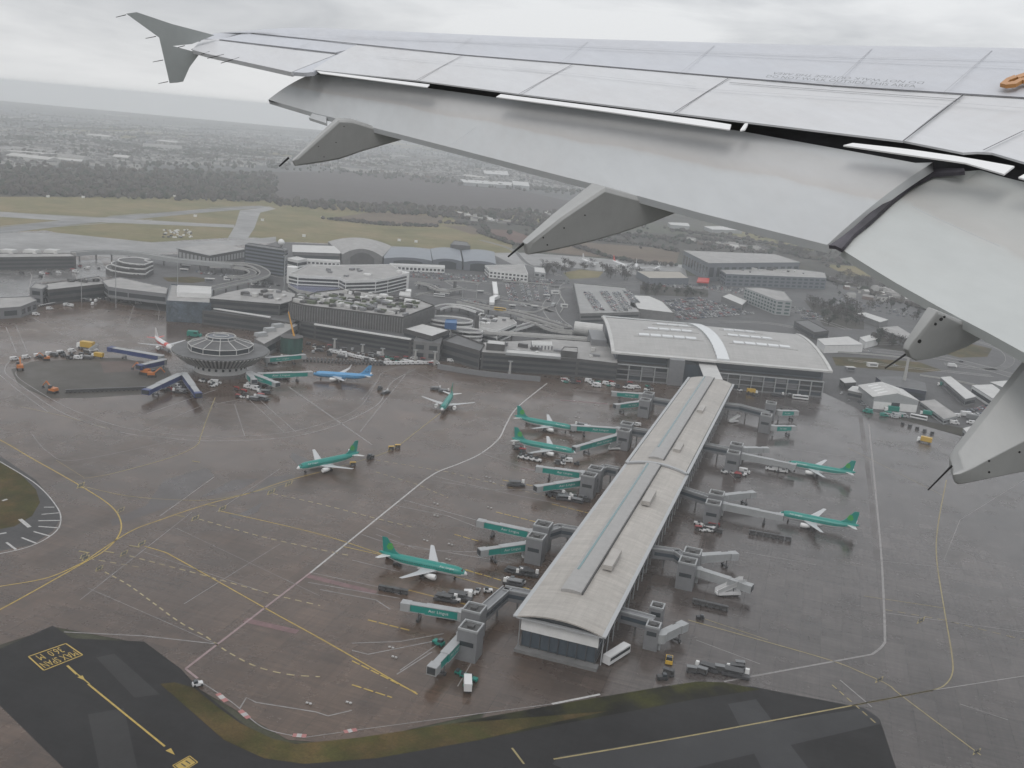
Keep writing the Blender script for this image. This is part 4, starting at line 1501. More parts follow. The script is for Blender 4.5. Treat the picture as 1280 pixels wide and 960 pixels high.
# ---------------------------------------------------------------- movable passenger bridges
def bridge(a, b, m, label, group, z=6.6, txt=None, rib=None, w=2.5, cab=True):
    """from its rotunda at photo point a (on the node) to its cab at photo point b, roof height z"""
    A_, B_ = P(a[0], a[1], z), P(b[0], b[1], z)
    d = B_ - A_
    d.z = 0
    L_ = d.length
    ang = math.atan2(d.y, d.x)
    dn = d.normalized()
    nrm = Vector((-dn.y, dn.x, 0))
    root = empty('passenger_bridge', (A_.x, A_.y, 0), label, 'passenger bridge', group)
    def pt(s, t=0.0, zz=0.0):
        q = A_ + dn * s + nrm * t
        return Vector((q.x, q.y, zz))
    mb = MB()
    mb.tube(pt(1, 0, 0), pt(1, 0, z - 3.2), 0.6, n=10)
    mb.tube(pt(1, 0, z - 3.3), pt(1, 0, z + .15), 2.2, n=14)
    mb.build('rotunda', M_palep, root)
    cut = 0.62
    for s0, s1, ww, hh, mm, nm in ((2.2, L_ * cut, w + .5, 2.9, m, 'tunnel'), (L_ * cut - 2, L_ - 3.0, w - .1, 2.6, m, 'inner_tunnel')):
        mb = MB()
        mb.box(pt((s0 + s1) / 2, 0, z - 1.65), (s1 - s0, ww, hh), ang)
        tn = mb.build(nm, mm, root)
        mb = MB()
        zd = .12 if nm == 'tunnel' else .30
        mb.box(pt((s0 + s1) / 2, 0, z - zd), (s1 - s0 + .1, ww + .1, 0.3), ang)
        mb.box(pt((s0 + s1) / 2, 0, z - 1.65 - hh / 2 - .12), (s1 - s0 + .1, ww + .15, 0.3), ang)
        mb.build('tunnel_roof', M_palep, tn)
        if txt and nm == 'tunnel':
            for sgn in (-1, 1):
                t_ = sgn * (ww / 2 + .04)
                q0, q1 = (0.3, 0.9)
                c0, c1 = pt(s0 + (s1 - s0) * (q0 if sgn < 0 else q1), t_, z - 2.4), pt(s0 + (s1 - s0) * (q1 if sgn < 0 else q0), t_, z - 2.4)
                tl = c0 + Vector((0, 0, 1.5))
                mb = MB()
                add_text(mb, txt, c0, c1, tl)
                mb.build('lettering', M_wtxt, tn)
    if cab:
        mb = MB()
        mb.box(pt(L_ - 1.5, 0, z - 1.6), (3.6, w + .9, 3.0), ang)
        cb = mb.build('cab', M_palep if m is not M_blue else M_blue, root)
        mb = MB()
        mb.box(pt(L_ + .35, 0, z - 1.5), (0.3, w + .3, 2.2), ang)
        mb.build('cab_window', M_glass, cb)
    ls = L_ * 0.72
    mb = MB()
    for sgn in (-1, 1):
        mb.tube(pt(ls, sgn * 1.3, 1.0), pt(ls, sgn * 1.3, z - 3), 0.2, n=6)
    mb.box(pt(ls, 0, 1.0), (1.2, 4.0, 0.5), ang)
    lg = mb.build('support_leg', M_steel, root)
    for sgn in (-1, 1):
        mb = MB()
        mb.tube(pt(ls, sgn * 1.7 - .25, .55), pt(ls, sgn * 1.7 + .25, .55), 0.55, n=10)
        mb.build('wheel', M_tyre, lg)
    return root


AL = 'Aer Lingus'
GB = 'green passenger bridges left of the pier'
bridge((803, 492), (765, 489), M_green, 'farther of two short green bridges in the corner by the curved-roof terminal', GB, txt=AL)
bridge((803, 501), (769, 505), M_green, 'nearer of two short green bridges in the corner by the curved-roof terminal', GB, txt=AL)
bridge((775, 535), (714, 531), M_green, 'green bridge docked at the nose of the farther green airliner left of the pier', GB, txt=AL)
bridge((775, 542), (718, 558), M_green, 'slanting green bridge docked at the nose of the nearer green airliner left of the pier', GB, txt=AL)
bridge((731, 590), (671, 582), M_green, 'upper green bridge of the empty stand below the two parked green airliners', GB, txt=AL)
bridge((731, 598), (670, 607), M_green, 'lower green bridge of the empty stand below the two parked green airliners', GB, txt=AL)
bridge((668, 664), (598, 649), M_green, 'upper green bridge just beyond the big green airliner in the stand nearest the pier middle', GB, txt=AL)
bridge((665, 677), (600, 686), M_green, 'lower green bridge just beyond the big green airliner, slanting away from its node', GB, txt=AL)
bridge((582, 764), (503, 751), M_green, 'green bridge beside the nearest green airliner, lying level to the left of the double tower', GB, txt=AL)
bridge((580, 790), (540, 833), M_green, 'green bridge nearest the grass verge, pointing down from the double tower', GB, txt=AL)
GR = 'pale bridges right of the pier'  # pale panel colour stands in for glare on these tunnels
bridge((973, 513), (997, 513), M_green, 'upper short green bridge right of the pier near the terminal corner', 'green bridges right of the pier', txt=AL)
bridge((966, 532), (994, 532), M_green, 'lower short green bridge right of the pier near the terminal corner', 'green bridges right of the pier', txt=AL)
bridge((925, 566), (995, 580), M_palep, 'long pale bridge docked at the upper green airliner right of the pier', GR)
bridge((929, 559), (960, 559), M_palep, 'short pale bridge beside the upper green airliner right of the pier', GR)
bridge((902, 628), (979, 643), M_palep, 'long pale bridge docked at the lower green airliner right of the pier', GR)
bridge((904, 618), (943, 614), M_palep, 'short pale bridge above the lower green airliner right of the pier', GR)
bridge((874, 693), (921, 690), M_palep, 'pale bridge pointing right from the node with stairs below', GR)
bridge((870, 709), (940, 731), M_palep, 'pale bridge slanting down right from the node with stairs below', GR)
bridge((824, 792), (856, 777), M_palep, 'pale bridge folded back beside the small node at the pier end', GR)
# ---------------------------------------------------------------- airliners
M_acwhite = mat('aircraft_white', (0.72, 0.72, 0.72), 0.3)
M_acgrey = mat('aircraft_wing_grey', (0.52, 0.53, 0.54), 0.35)
M_acgreen = mat('airline_green', (0.0, 0.245, 0.205), 0.3)
M_acdark = mat('airline_dark_green', (0.0, 0.12, 0.08), 0.3)
M_aclime = mat('clover_green', (0.07, 0.40, 0.06), 0.35)
M_acblue = mat('airline_blue', (0.10, 0.34, 0.62), 0.3)
M_acnavy = mat('airline_navy', (0.01, 0.02, 0.08), 0.35)
M_acred = mat('airline_red', (0.60, 0.05, 0.035), 0.35)
M_acnac = mat('engine_white', (0.74, 0.74, 0.73), 0.3)
M_acfan = mat('engine_intake_dark', (0.02, 0.02, 0.022), 0.5)
M_acwin = mat('aircraft_window', (0.02, 0.025, 0.03), 0.15)


def circ(x, cz, ry, rz_, n=20, cy=0.0):
    return [(x, cy + ry * math.sin(2 * PI * i / n), cz - rz_ * math.cos(2 * PI * i / n)) for i in range(n)]


def foil(x, y, z, ch, th, upright=False):
    """small aerofoil outline; leading edge at x, running back"""
    pr = [(0, 0), (.08, .5), (.35, .6), (.7, .35), (1, 0.03), (1, -0.03), (.7, -.2), (.35, -.4), (.08, -.35)]
    if upright:
        return [(x - a * ch, y + b * th, z) for a, b in pr]
    return [(x - a * ch, y, z + b * th) for a, b in pr]


def airliner(label, x, y, heading, scheme, group=None, docked=False, L=37.6, span=34.0, winglet=False, name='airliner', txt=None, scale=1.0):
    k = L / 37.6
    root = empty(name, (0, 0, 0), label, 'airliner', group)
    up, low, fin_m, accent = scheme
    R0, zc = 2.0, 3.65
    rings = []
    for fx, r, dz in ((0, .12, -.45), (.4, .55, -.38), (1.1, 1.0, -.25), (2.2, 1.45, -.12), (3.6, 1.8, -.03), (5.2, 1.97, 0), (6.5, 2.0, 0), (12, 2.0, 0), (18, 2.0, 0), (24.5, 2.0, 0), (27.5, 1.9, .08), (30.5, 1.6, .32), (33, 1.2, .68), (35.2, .8, 1.0), (36.8, .45, 1.25), (37.5, .18, 1.35)):
        rings.append(circ(-fx * k, zc + dz * (1.2 if fx > 20 else 1), r, r * 1.03, 24))
    line = -0.42

    def paint(c):
        h = line + max(0, (-c.x - 26 * k) * 0.12) + (0.9 if c.x > -1.6 else (0.35 if c.x > -2.8 else 0))
        if accent == 'red':
            return 1 if (-12 * k > c.x and abs(c.z - zc + .1) < .75) or (-6 > c.x > -10 and c.z - zc > -.2) else 0
        return 0 if c.z - zc > h else 1
    mb = MB()
    mb.loft(rings, mf=paint)
    mb.build('fuselage', [up, low], root, smooth=True)
    mb = MB()
    for sgn in (-1, 1):
        mb.add([(-1.55, 0.12 * sgn, zc + 1.02), (-1.7, 1.0 * sgn, zc + .75), (-2.5, 1.25 * sgn, zc + 1.08), (-2.25, .12 * sgn, zc + 1.52)], [(0, 1, 2, 3) if sgn > 0 else (3, 2, 1, 0)])
    mb.build('cockpit_window', M_acwin, root)
    # belly fairing
    mb = MB()
    mb.loft([circ(-11.5 * k, zc - 1.2, .5, .5, 12), circ(-13 * k, zc - 1.25, 1.9, 1.15, 12), circ(-20 * k, zc - 1.25, 1.9, 1.15, 12), circ(-22.5 * k, zc - 1.1, .5, .5, 12)])
    mb.build('belly_fairing', low, root, smooth=True)
    ht = span / 2
    for sgn in (-1, 1):
        mb = MB()
        st = [(0.8, -11.6 * k, 7.2, 2.75, .75), (2.0, -12.3 * k, 6.3, 2.85, .7), (6.3, -14.6 * k, 4.0, 3.25, .45), (ht - .5, -20.2 * k, 1.7, 4.35, .2), (ht, -20.6 * k, 1.3, 4.42, .1)]
        if winglet:
            st += [(ht + .35, -21.2 * k, .9, 5.2, .1), (ht + .75, -22.3 * k, .5, 6.9, .06)]
        rr = [foil(a, sgn * b, z, c, t) for b, a, c, z, t in st]
        mb.loft(rr if sgn > 0 else [list(reversed(r)) for r in rr])
        mb.build('wing', M_acgrey, root, smooth=False)
        mb = MB()
        rr = [foil(a, sgn * b, z, c, t) for b, a, c, z, t in ((0.5, -31.6 * k, 4.2, zc + .95, .4), (6.2, -35.2 * k, 1.5, zc + 1.6, .15))]
        mb.loft(rr if sgn > 0 else [list(reversed(r)) for r in rr])
        mb.build('tailplane', low if accent != 'blue' else M_acwhite, root)
        # engine with pylon
        ey = 5.75 * sgn
        mb = MB()
        prof = [(0.5, .72), (0.0, .98), (.25, 1.12), (1.4, 1.2), (2.8, 1.05), (3.9, .72), (4.6, .45)]
        mb.loft([circ(-(11.0 * k + a), 1.95, r, r, 16, ey) for a, r in prof], mf=lambda c: 1 if c.x > -(11.0 * k + .3) and (c.y - ey) ** 2 + (c.z - 1.95) ** 2 < .6 else 0)
        en = mb.build('engine', [M_acnac, M_acfan], root, smooth=True)
        mb = MB()
        mb.loft([[(-12.0 * k, ey - .14, 2.9), (-12.0 * k, ey + .14, 2.9), (-12.0 * k, ey + .14, 3.0), (-12.0 * k, ey - .14, 3.0)], [(-16 * k, ey - .14, 2.3), (-16 * k, ey + .14, 2.3), (-16 * k, ey + .14, 3.2), (-16 * k, ey - .14, 3.2)]])
        mb.build('pylon', M_acgrey, en)
    # fin
    mb = MB()
    mb.loft([foil(-28.2 * k, 0, zc + 1.75, 7.6, .5, True), foil(-30.4 * k, 0, zc + 3.0, 5.6, .42, True), foil(-34.4 * k, 0, 11.75, 2.2, .2, True)])
    fo = mb.build('tail_fin', fin_m, root)
    if accent == 'clover':
        for sgn in (-1, 1):
            mb = MB()
            cx, cz = -33.0 * k, 8.2
            for a in (90, 215, 325):
                ux, uz = math.cos(rad(a)), math.sin(rad(a))
                for q in (-.38, .38):
                    ox, oz = cx + ux * .82 - uz * q, cz + uz * .82 + ux * q
                    pts = [(ox + .56 * math.cos(2 * PI * i / 10), sgn * .235, oz + .62 * math.sin(2 * PI * i / 10)) for i in range(10)]
                    mb.poly(pts if sgn < 0 else pts[::-1])
                mb.poly([(cx, sgn * .23, cz), (cx + ux * 1.3 - uz * .6, sgn * .23, cz + uz * 1.3 + ux * .6), (cx + ux * 1.3 + uz * .6, sgn * .23, cz + uz * 1.3 - ux * .6)][::(1 if sgn < 0 else -1)])
            mb.build('clover_emblem', M_aclime, fo)
    if accent == 'blue':
        for sgn in (-1, 1):
            mb = MB()
            pts = [(-33.6 * k + 1.35 * math.cos(a), sgn * .27, 8.4 + 1.35 * math.sin(a)) for a in [rad(200 + 14 * i) for i in range(11)]]
            for p, q in zip(pts, pts[1:]):
                mb.tube(p, q, .16, n=5)
            mb.tube((-34.5 * k, sgn * .27, 9.1), (-33.9 * k, sgn * .27, 9.3), .2, n=5)
            mb.build('smile_emblem', M_acnavy, fo)
    # windows and lettering
    for sgn in (-1, 1):
        mb = MB()
        for i in range(36):
            xx = -(5.6 + i * .72) * k
            y_ = sgn * 1.985
            mb.add([(xx, y_, zc + .32), (xx - .3, y_, zc + .32), (xx - .3, y_ * .985, zc + .68), (xx, y_ * .985, zc + .68)], [(0, 1, 2, 3) if sgn < 0 else (3, 2, 1, 0)])
        mb.build('cabin_windows', M_acwin, root)
        if txt:
            mb = MB()
            y_ = sgn * 1.86
            if sgn < 0:
                add_text(mb, txt, (-11.2 * k, y_, zc + .85), (-5.2 * k, y_, zc + .85), (-11.2 * k, y_ + .42, zc + 1.7))
            else:
                add_text(mb, txt, (-5.2 * k, y_, zc + .85), (-11.2 * k, y_, zc + .85), (-5.2 * k, y_ - .42, zc + 1.7))
            mb.build('lettering', M_wtxt, root)
    # landing gear
    for gx, gy in ((-5.1 * k, 0), (-17.7 * k, 3.8), (-17.7 * k, -3.8)):
        mb = MB()
        mb.tube((gx, gy, .5), (gx, gy, 2.4), .16, n=6)
        lg = mb.build('landing_gear', M_steel, root)
        for s2 in (-.45, .45):
            mb = MB()
            mb.tube((gx, gy + s2 - .18, .56), (gx, gy + s2 + .18, .56), .56 if gy else .4, n=10)
            mb.build('wheel', M_tyre, lg)
    root.location = (x, y, 0)
    root.rotation_euler = (0, 0, rad(heading))
    if scale != 1:
        root.scale = (scale,) * 3
    return root


GREEN = (M_acgreen, M_acwhite, M_acgreen, 'clover')
G1 = 'green and white airliners on the aprons'
airliner('green airliner nearest the camera, nose towards the pier, on the empty stand beside its bridge', -10.5, 356.5, -15.2, GREEN, G1, txt=AL)
airliner('green airliner docked left of the pier, farther of the pair', 39.3, 566.0, -16.6, GREEN, G1, txt=AL)
airliner('green airliner docked left of the pier, nearer of the pair', 38.6, 521.0, -16.6, GREEN, G1, txt=AL)
airliner('green airliner taxiing towards the left of the apron, nose to the lower left', -100.9, 456.5, -133.5, GREEN, G1, txt=AL)
airliner('green airliner seen nose-on, taxiing straight out from the terminal', -41.2, 581.0, -95.4, GREEN, G1, txt=AL)
airliner('green airliner docked right of the pier, upper of the two', 159.0, 537.5, 162.4, GREEN, G1, txt=AL)
airliner('green airliner docked right of the pier, lower of the two', 135.0, 455.5, 162.1, GREEN, G1, txt=AL)


def place_tail(px_nose, px_tail, zt=4.0):
    a, b = P(*px_nose, zt), P(*px_tail, zt)
    d = a - b
    return a.x, a.y, math.degrees(math.atan2(d.y, d.x)), d.length


x, y, h, l_ = place_tail((391, 466), (450, 470), 4)
airliner('sky blue airliner with winglets, docked to a green bridge of the round pier', x, y, h, (M_acblue, M_acblue, M_acblue, 'blue'), None, L=40.0, span=35, winglet=True)
x, y, h, l_ = place_tail((214.5, 435), (187, 418), 4)
airliner('white airliner with red and orange flank, parked left of the round pier', x, y, h, (M_acwhite, M_acred, M_acwhite, 'red'), None, L=33.6, span=34)
for (n_, t_), lab in ((((744, 331), (733, 327)), 'far white airliner on the pale apron beyond the bare trees, leftmost'), (((783, 333), (760, 325)), 'far white airliner with an orange fin, on the pale apron beyond the bare trees'), (((797, 336), (794, 329)), 'far white airliner seen end-on between two others on the pale apron')):
    x, y, h, l_ = place_tail(n_, t_, 4)
    airliner(lab, x, y, h, (M_acwhite, M_acwhite, M_acred if 'orange' in lab else M_acwhite, 'plain'), 'white airliners on the far apron', scale=1.15)
x, y, h, l_ = place_tail((818, 336), (827, 333), 3)
airliner('far small white airliner at the end of the pale apron, beside the flat-roofed hangar', x, y, h, (M_acwhite, M_acwhite, M_acwhite, 'plain'), 'white airliners on the far apron', scale=0.8)
def proj(p):
    d = Vector(p) - CAM
    z = d.dot(_fw)
    return 640 + F * d.dot(_rt) / z, 480 - F * d.dot(_up) / z


# ---------------------------------------------------------------- the curved-roof terminal
cBL, cBR, cFL, cFR = P(753, 396, 29), P(997, 418, 29), P(766, 440, 19.5), P(1039, 464, 19.5)


def T2(u, v, dz=0.0):
    a = cBL.lerp(cBR, u)
    b = cFL.lerp(cFR, u)
    p = a.lerp(b, v)
    p.z = 29 - 9.5 * v + 6.0 * max(0.0, 4 * v * (1 - v)) ** 0.9 * (1 - 0.25 * (2 * u - 1) ** 2) + dz
    return p


def T2hit(x, y):
    best, bu, bv = 1e9, .5, .5
    lo_u, hi_u, lo_v, hi_v = 0, 1, 0.03, 1
    for _ in range(4):
        for i in range(13):
            for j in range(13):
                u, v = lo_u + (hi_u - lo_u) * i / 12, lo_v + (hi_v - lo_v) * j / 12
                q = proj(T2(u, v))
                e = (q[0] - x) ** 2 + (q[1] - y) ** 2
                if e < best:
                    best, bu, bv = e, u, v
        du, dv = (hi_u - lo_u) / 8, (hi_v - lo_v) / 8
        lo_u, hi_u, lo_v, hi_v = bu - du, bu + du, max(0, bv - dv), min(1, bv + dv)
    return bu, bv


tc_ = (cBL + cBR + cFL + cFR) / 4
t2 = empty('terminal_building', (tc_.x, tc_.y, 0), 'large terminal with a broad curved pale roof, rows of white skylights and a glazed front', 'terminal')


def surf(u0, u1, v0, v1, nu, nv, th, dz=0.0):
    mb = MB()
    top = [[T2(u0 + (u1 - u0) * i / nu, v0 + (v1 - v0) * j / nv, dz) for i in range(nu + 1)] for j in range(nv + 1)]
    n = nu + 1
    vs = [p for r in top for p in r] + [p - Vector((0, 0, th)) for r in top for p in r]
    o = n * (nv + 1)
    fs = []
    for j in range(nv):
        for i in range(nu):
            a, b, c, d = j * n + i, j * n + i + 1, (j + 1) * n + i + 1, (j + 1) * n + i
            fs += [(a, d, c, b), (o + a, o + b, o + c, o + d)]
    mb.add(vs, fs)
    loop = list(range(n)) + [j * n + nu for j in range(1, nv + 1)] + [nv * n + i for i in range(nu - 1, -1, -1)] + [j * n for j in range(nv - 1, 0, -1)]
    mb.add([vs[i] for i in loop] + [vs[o + i] for i in loop], [(i, (i + 1) % len(loop), len(loop) + (i + 1) % len(loop), len(loop) + i) for i in range(len(loop))])
    return mb


surf(0, 1, 0, 1, 24, 18, 0.9).build('roof', M_troof, t2, smooth=False)
rt = [o for o in t2.children][0]
mb = MB()
for j in range(18):
    v0, v1 = 0.02 + .97 * j / 18, 0.02 + .97 * (j + 1) / 18
    q0, q1 = [0.505 - 0.06 * (1 - v) ** 2.2 for v in (v0, v1)]
    a0, b0, b1, a1 = T2(q0 - .027, v0, 1.5), T2(q0 + .027, v0, 1.5), T2(q1 + .029, v1, 1.5), T2(q1 - .029, v1, 1.5)
    dn_ = Vector((0, 0, 1.6))
    mb.add([a0, b0, b1, a1, a0 - dn_, b0 - dn_, b1 - dn_, a1 - dn_], [(3, 2, 1, 0), (0, 4, 7, 3), (1, 2, 6, 5)] + ([(2, 3, 7, 6)] if j == 17 else []))
mb.build('roof_spine', M_skyl, t2)
surf(0.0, 0.46, 0.0, 0.04, 18, 2, 1.0, 1.3).build('roof_spine', M_skyl, t2)
surf(-0.006, 0.01, 0, 1, 1, 18, 1.4, 0.6).build('roof_edge', M_roofl, t2)
surf(0.99, 1.006, 0, 1, 1, 18, 1.4, 0.6).build('roof_edge', M_roofl, t2)
surf(-0.006, 1.006, 0.985, 1.01, 20, 1, 1.3, 0.25).build('roof_edge', M_roofl, t2)
# skylight rows, read off the photograph
for (xa, ya), (xb, yb), n in (((819.5, 405.3), (860.5, 408.3), 3), ((808.7, 410.7), (865.3, 415), 4), ((797.5, 418.3), (870.7, 424), 5), ((903.5, 412.7), (944, 415.7), 3), ((908.7, 419), (965.5, 424), 4), ((915.7, 428.3), (988, 434.5), 5)):
    u0, v0 = T2hit(xa, ya)
    u1, v1 = T2hit(xb, yb)
    for k in range(n):
        f0, f1 = (k + .06) / n, (k + .94) / n
        ua, ub = u0 + (u1 - u0) * f0, u0 + (u1 - u0) * f1
        va = v0 + (v1 - v0) * (f0 + f1) / 2
        surf(ua, ub, va - .022, va + .022, 1, 1, 1.0, 0.9).build('skylight', M_skyl, t2)
    surf(u0 - .02, u1 + .03, (v0 + v1) / 2 + .03, (v0 + v1) / 2 + .036, 1, 1, .4, 0.3).build('roof_seam', M_ridge, t2)
# body under the roof: follows the curve
mb = MB()
rings = []
for j in range(13):
    v = 0.03 + 0.90 * j / 12
    a, b = T2(0.02, v, -0.8), T2(0.98, v, -0.8)
    rings.append([(a.x, a.y, 0), (b.x, b.y, 0), (b.x, b.y, b.z - .2), (a.x, a.y, a.z - .2)])
mb.loft(rings)
mb.build('wall', M_clad, t2)
fa, fb = T2(0.02, 0.93), T2(0.98, 0.93)
fdir = (fb - fa)
fdir.z = 0
FL = fdir.length
fdir.normalize()
fn = Vector((fdir.y, -fdir.x, 0))
fang = math.atan2(fdir.y, fdir.x)


def FP_(s, out, z):
    q = fa + fdir * (FL * s) + fn * out
    return Vector((q.x, q.y, z))


for s0, s1 in ((0.01, 0.245), (0.33, 0.40), (0.475, 0.99)):
    mb = MB()
    mb.box(FP_((s0 + s1) / 2, 0.15, 15.8), (FL * (s1 - s0), 0.3, 6.0), fang)
    mb.build('upper_glazing', M_glassb, t2)
# framed lower storeys stand forward of the wall
LOW = 11.6
for s0, s1 in ((0.0, 0.245), (0.475, 0.985)):
    mb = MB()
    mb.box(FP_((s0 + s1) / 2, 5, LOW / 2), (FL * (s1 - s0), 9.6, LOW), fang)
    lw = mb.build('lower_block', M_concd, t2)
    for z_ in (0.35, 4.2, 8.0, 11.75):
        mb = MB()
        mb.box(FP_((s0 + s1) / 2, 10.6, z_), (FL * (s1 - s0) + .6, 1.8, 0.55), fang)
        mb.build('floor_edge', M_node if z_ < 11 else M_palep, lw)
    k = max(3, int(FL * (s1 - s0) / 8))
    for q in range(k + 1):
        mb = MB()
        mb.box(FP_(s0 + (s1 - s0) * q / k, 11.3, LOW / 2), (0.7, 0.7, LOW), fang)
        mb.build('column', M_palep, lw)
        if q < k:
            for z_ in (2.2, 6.1, 9.8):
                if R.random() < .2:
                    continue
                mb = MB()
                mb.box(FP_(s0 + (s1 - s0) * (q + .5) / k, 9.9, z_), (FL * (s1 - s0) / k - 1.4, 0.2, 2.3), fang)
                mb.build('window', R.choice([M_glass, M_glassb, M_node]), lw)
mb = MB()
mb.box(FP_(0.283, 7, 9.6), (FL * .07, 13, 19.2), fang)
mb.build('service_tower', M_node, t2)
mb = MB()
mb.box(FP_(0.36, 3, 7.5), (FL * .085, 6, 15), fang)
mb.build('entrance_glazing', M_glassb, t2)
for s in (0.322, 0.40):
    mb = MB()
    mb.box(FP_(s, 6.3, 7.6), (0.8, 0.8, 15.2), fang)
    mb.build('column', M_palep, t2)
# stair lobby on the left flank
mb = MB()
a = T2(0.0, .25)
mb.box((a.x - 5, a.y, 9), (12, 40, 18), fang)
mb.build('side_block', M_node, t2)
# covered link from the terminal to the pier
e0, e1 = PP(PLEN - 2, 1.5, 0), FP_(0.437, 1, 0)
mb = MB()
d = e1 - e0
an = math.atan2(d.y, d.x)
lk = empty('link_bridge', (e0.x, e0.y, 0), 'pale roofed link between the far pier end and the curved-roof terminal', 'link bridge')
mb.box((e0 + e1) / 2 + Vector((0, 0, 8)), (d.length + 2, 12, 15.5), an)
mb.build('wall', M_glassb, lk)
mb = MB()
mb.box((e0 + e1) / 2 + Vector((0, 0, 16)), (d.length + 3, 13, .6), an)
mb.build('roof', M_roofl, lk)

# ---------------------------------------------------------------- the older terminal range
building('terminal_link', 'long low glazed range joining the curved-roof terminal to the old terminal', 'terminal', [(602, 441), (723, 449.5), (772, 455), (772, 430), (690, 424), (604, 428)], 13, M_concd, M_felt2, strips=3)
building('terminal_link', 'dark slanting block with pale parapet between the white ramps and the apron', 'terminal', [(553, 427), (600, 440.5), (606, 432), (572, 419)], 13, M_concd, M_felt, strips=2, parapet=1.2)
building('plant_room', 'dark plant room with a white lid on the low glazed range, beside the columns', 'plant room', [(608, 430), (631, 432), (632, 427), (610, 425)], 17.5, M_concd, M_roofl, z0=13.1)
building('plant_room', 'pale ribbed plant room in the middle of the low range\'s flat roof', 'plant room', [(665, 431), (690, 432), (689, 427.5), (665, 427)], 17, M_wpan, M_roofl, z0=13.1, fins=2.5, fin_m=M_node)
building('plant_room', 'dark cube with a pale lid on the low range, nearest the curved-roof terminal', 'plant room', [(701, 439), (722, 441), (722, 435), (705, 434)], 17.5, M_concd, M_felt2, z0=13.1)
building('canopy', 'pale strip canopy along the front of the low glazed range', 'canopy', [(632, 441.5), (701, 447), (701, 442), (634, 437)], 14.5, M_palep, M_roofl, z0=13.1)
building('terminal_block', 'grey terminal block with two pale roof lights right of the ribbed upper deck', 'terminal', [(505, 411.5), (540, 421), (562, 413), (528, 405)], 17, M_concd, M_roofl, strips=2)
building('terminal_block', 'plain grey stair block standing on the apron edge below the pale roof lights', 'terminal', [(517, 427), (550, 430), (553, 423), (522, 419)], 13.5, M_conc, M_felt, grid=(2, 9))
t1 = building('terminal_building', 'long dark lower terminal range below the ribbed deck, with a white ledge', 'terminal', [(376, 402), (393, 405.5), (514, 425), (545, 429), (548, 420), (500, 410), (385, 396)], 12, M_concd, M_felt, strips=3)
mb = MB()
L0, L1 = P(393, 405, 13), P(514, 424, 13)
d = L1 - L0
for k in range(7):
    q = L0.lerp(L1, (k + .5) / 7)
    mb = MB()
    mb.box((q.x, q.y, 12.9), (d.length / 7 - .25, 1.8, 1.1), math.atan2(d.y, d.x))
    mb.build('ledge', M_wpan, t1)
t1u = building('ribbed_deck', 'upper terminal block ribbed with pale upright fins, its roof crowded with plant', 'terminal', [(362, 378), (381, 382.5), (504, 397.5), (543, 382.5), (520, 374), (430, 362), (395, 366)], 24, M_concd, M_felt2, z0=11.0, fins=2.1, fin_m=M_conc, parapet=1.0)
building('terminal_wing', 'west wing of the old terminal with a broad pale flat roof', 'terminal', [(262, 373), (350, 380), (381, 371.5), (345, 362), (310, 361), (285, 366)], 20, M_concd, M_felt2, strips=4, over=0.8)
tw = building('terminal_wing', 'lower dark range with a white ledge in front of the pale-roofed west wing', 'terminal', [(253, 389), (338, 400), (366, 405), (374, 398), (350, 388), (262, 379)], 10.5, M_concd, M_felt, strips=2)
L0, L1 = P(264, 385, 12), P(338, 396.5, 12)
mb = MB()
d = L1 - L0
mb.box((L0 + L1) / 2, (d.length, 1.6, 1.0), math.atan2(d.y, d.x))
mb.build('ledge', M_wpan, tw)
M_mural = ground_mat('blue_glass_wall', (0.085, 0.11, 0.135), 0.55, (0.1, 0.3), sc1=0.12)
building('glazed_block', 'blue-glazed block at the left end of the old terminal', 'terminal', [(208, 377), (264, 380), (266, 362), (214, 356)], 16, M_mural, M_felt2, parapet=1.0)
building('penthouse', 'white penthouse on top of the blue-glazed block', 'plant room', [(221, 366), (264, 368), (264, 359), (222, 357)], 19.5, M_wpan, M_roofl, z0=16.1)
# white frames under the glazed block
for xa, xb, y_ in ((217, 231, 397), (232, 247, 398)):
    a, b = P(xa, y_, 0), P(xb, y_ + 1.5, 0)
    fr = MB()
    for q in (a, b):
        fr.box((q.x, q.y, 2.6), (0.7, 0.7, 5.2))
    fr.box(((a.x + b.x) / 2, (a.y + b.y) / 2, 5.4), ((b - a).length, .7, .7), math.atan2(b.y - a.y, b.x - a.x))
    tag(fr.build('portal_frame', M_wpan, at=(a.x, a.y, 0)), 'white portal frame standing before the blue-glazed block', 'frame', 'white frames before the glazed block')
building('pier_building', 'stepped pier with white ledges, left of the blue-glazed block', 'pier building', [(50, 356), (60, 363), (134, 355), (124, 346)], 12, M_concd, M_felt2, strips=2)
building('pier_building', 'grey square end block of the stepped left pier', 'pier building', [(37, 360), (53, 362), (60, 357), (44, 354)], 13, M_node, M_felt2, grid=(2, 7))
building('pier_building', 'pale link on white columns between the stepped pier and the glazed block', 'pier building', [(127, 351), (135, 359), (160, 362.5), (208, 368), (210, 360), (150, 347)], 13, M_node, M_felt2, z0=4.5, strips=1)
for k in range(9):
    q = P(140 + k * 5.4, 373.2 - 0.3 * abs(k - 4), 0)
    mb = MB()
    mb.box((q.x, q.y, 2.3), (0.8, 0.8, 4.6))
    mb.box((q.x, q.y, 4.7), (1.6, 1.6, .3))
    tag(mb.build('column', M_wpan, at=(q.x, q.y, 0)), 'white column in the row holding up the pale link', 'column', 'white columns under the link')
building('lounge_building', 'low rounded building with a pale flat roof at the left edge of the apron', 'building', [(-60, 384), (-60, 372), (0, 372.5), (38, 371), (46, 376), (26, 384), (0, 386)], 8, M_node, M_felt2, grid=(1, 9))
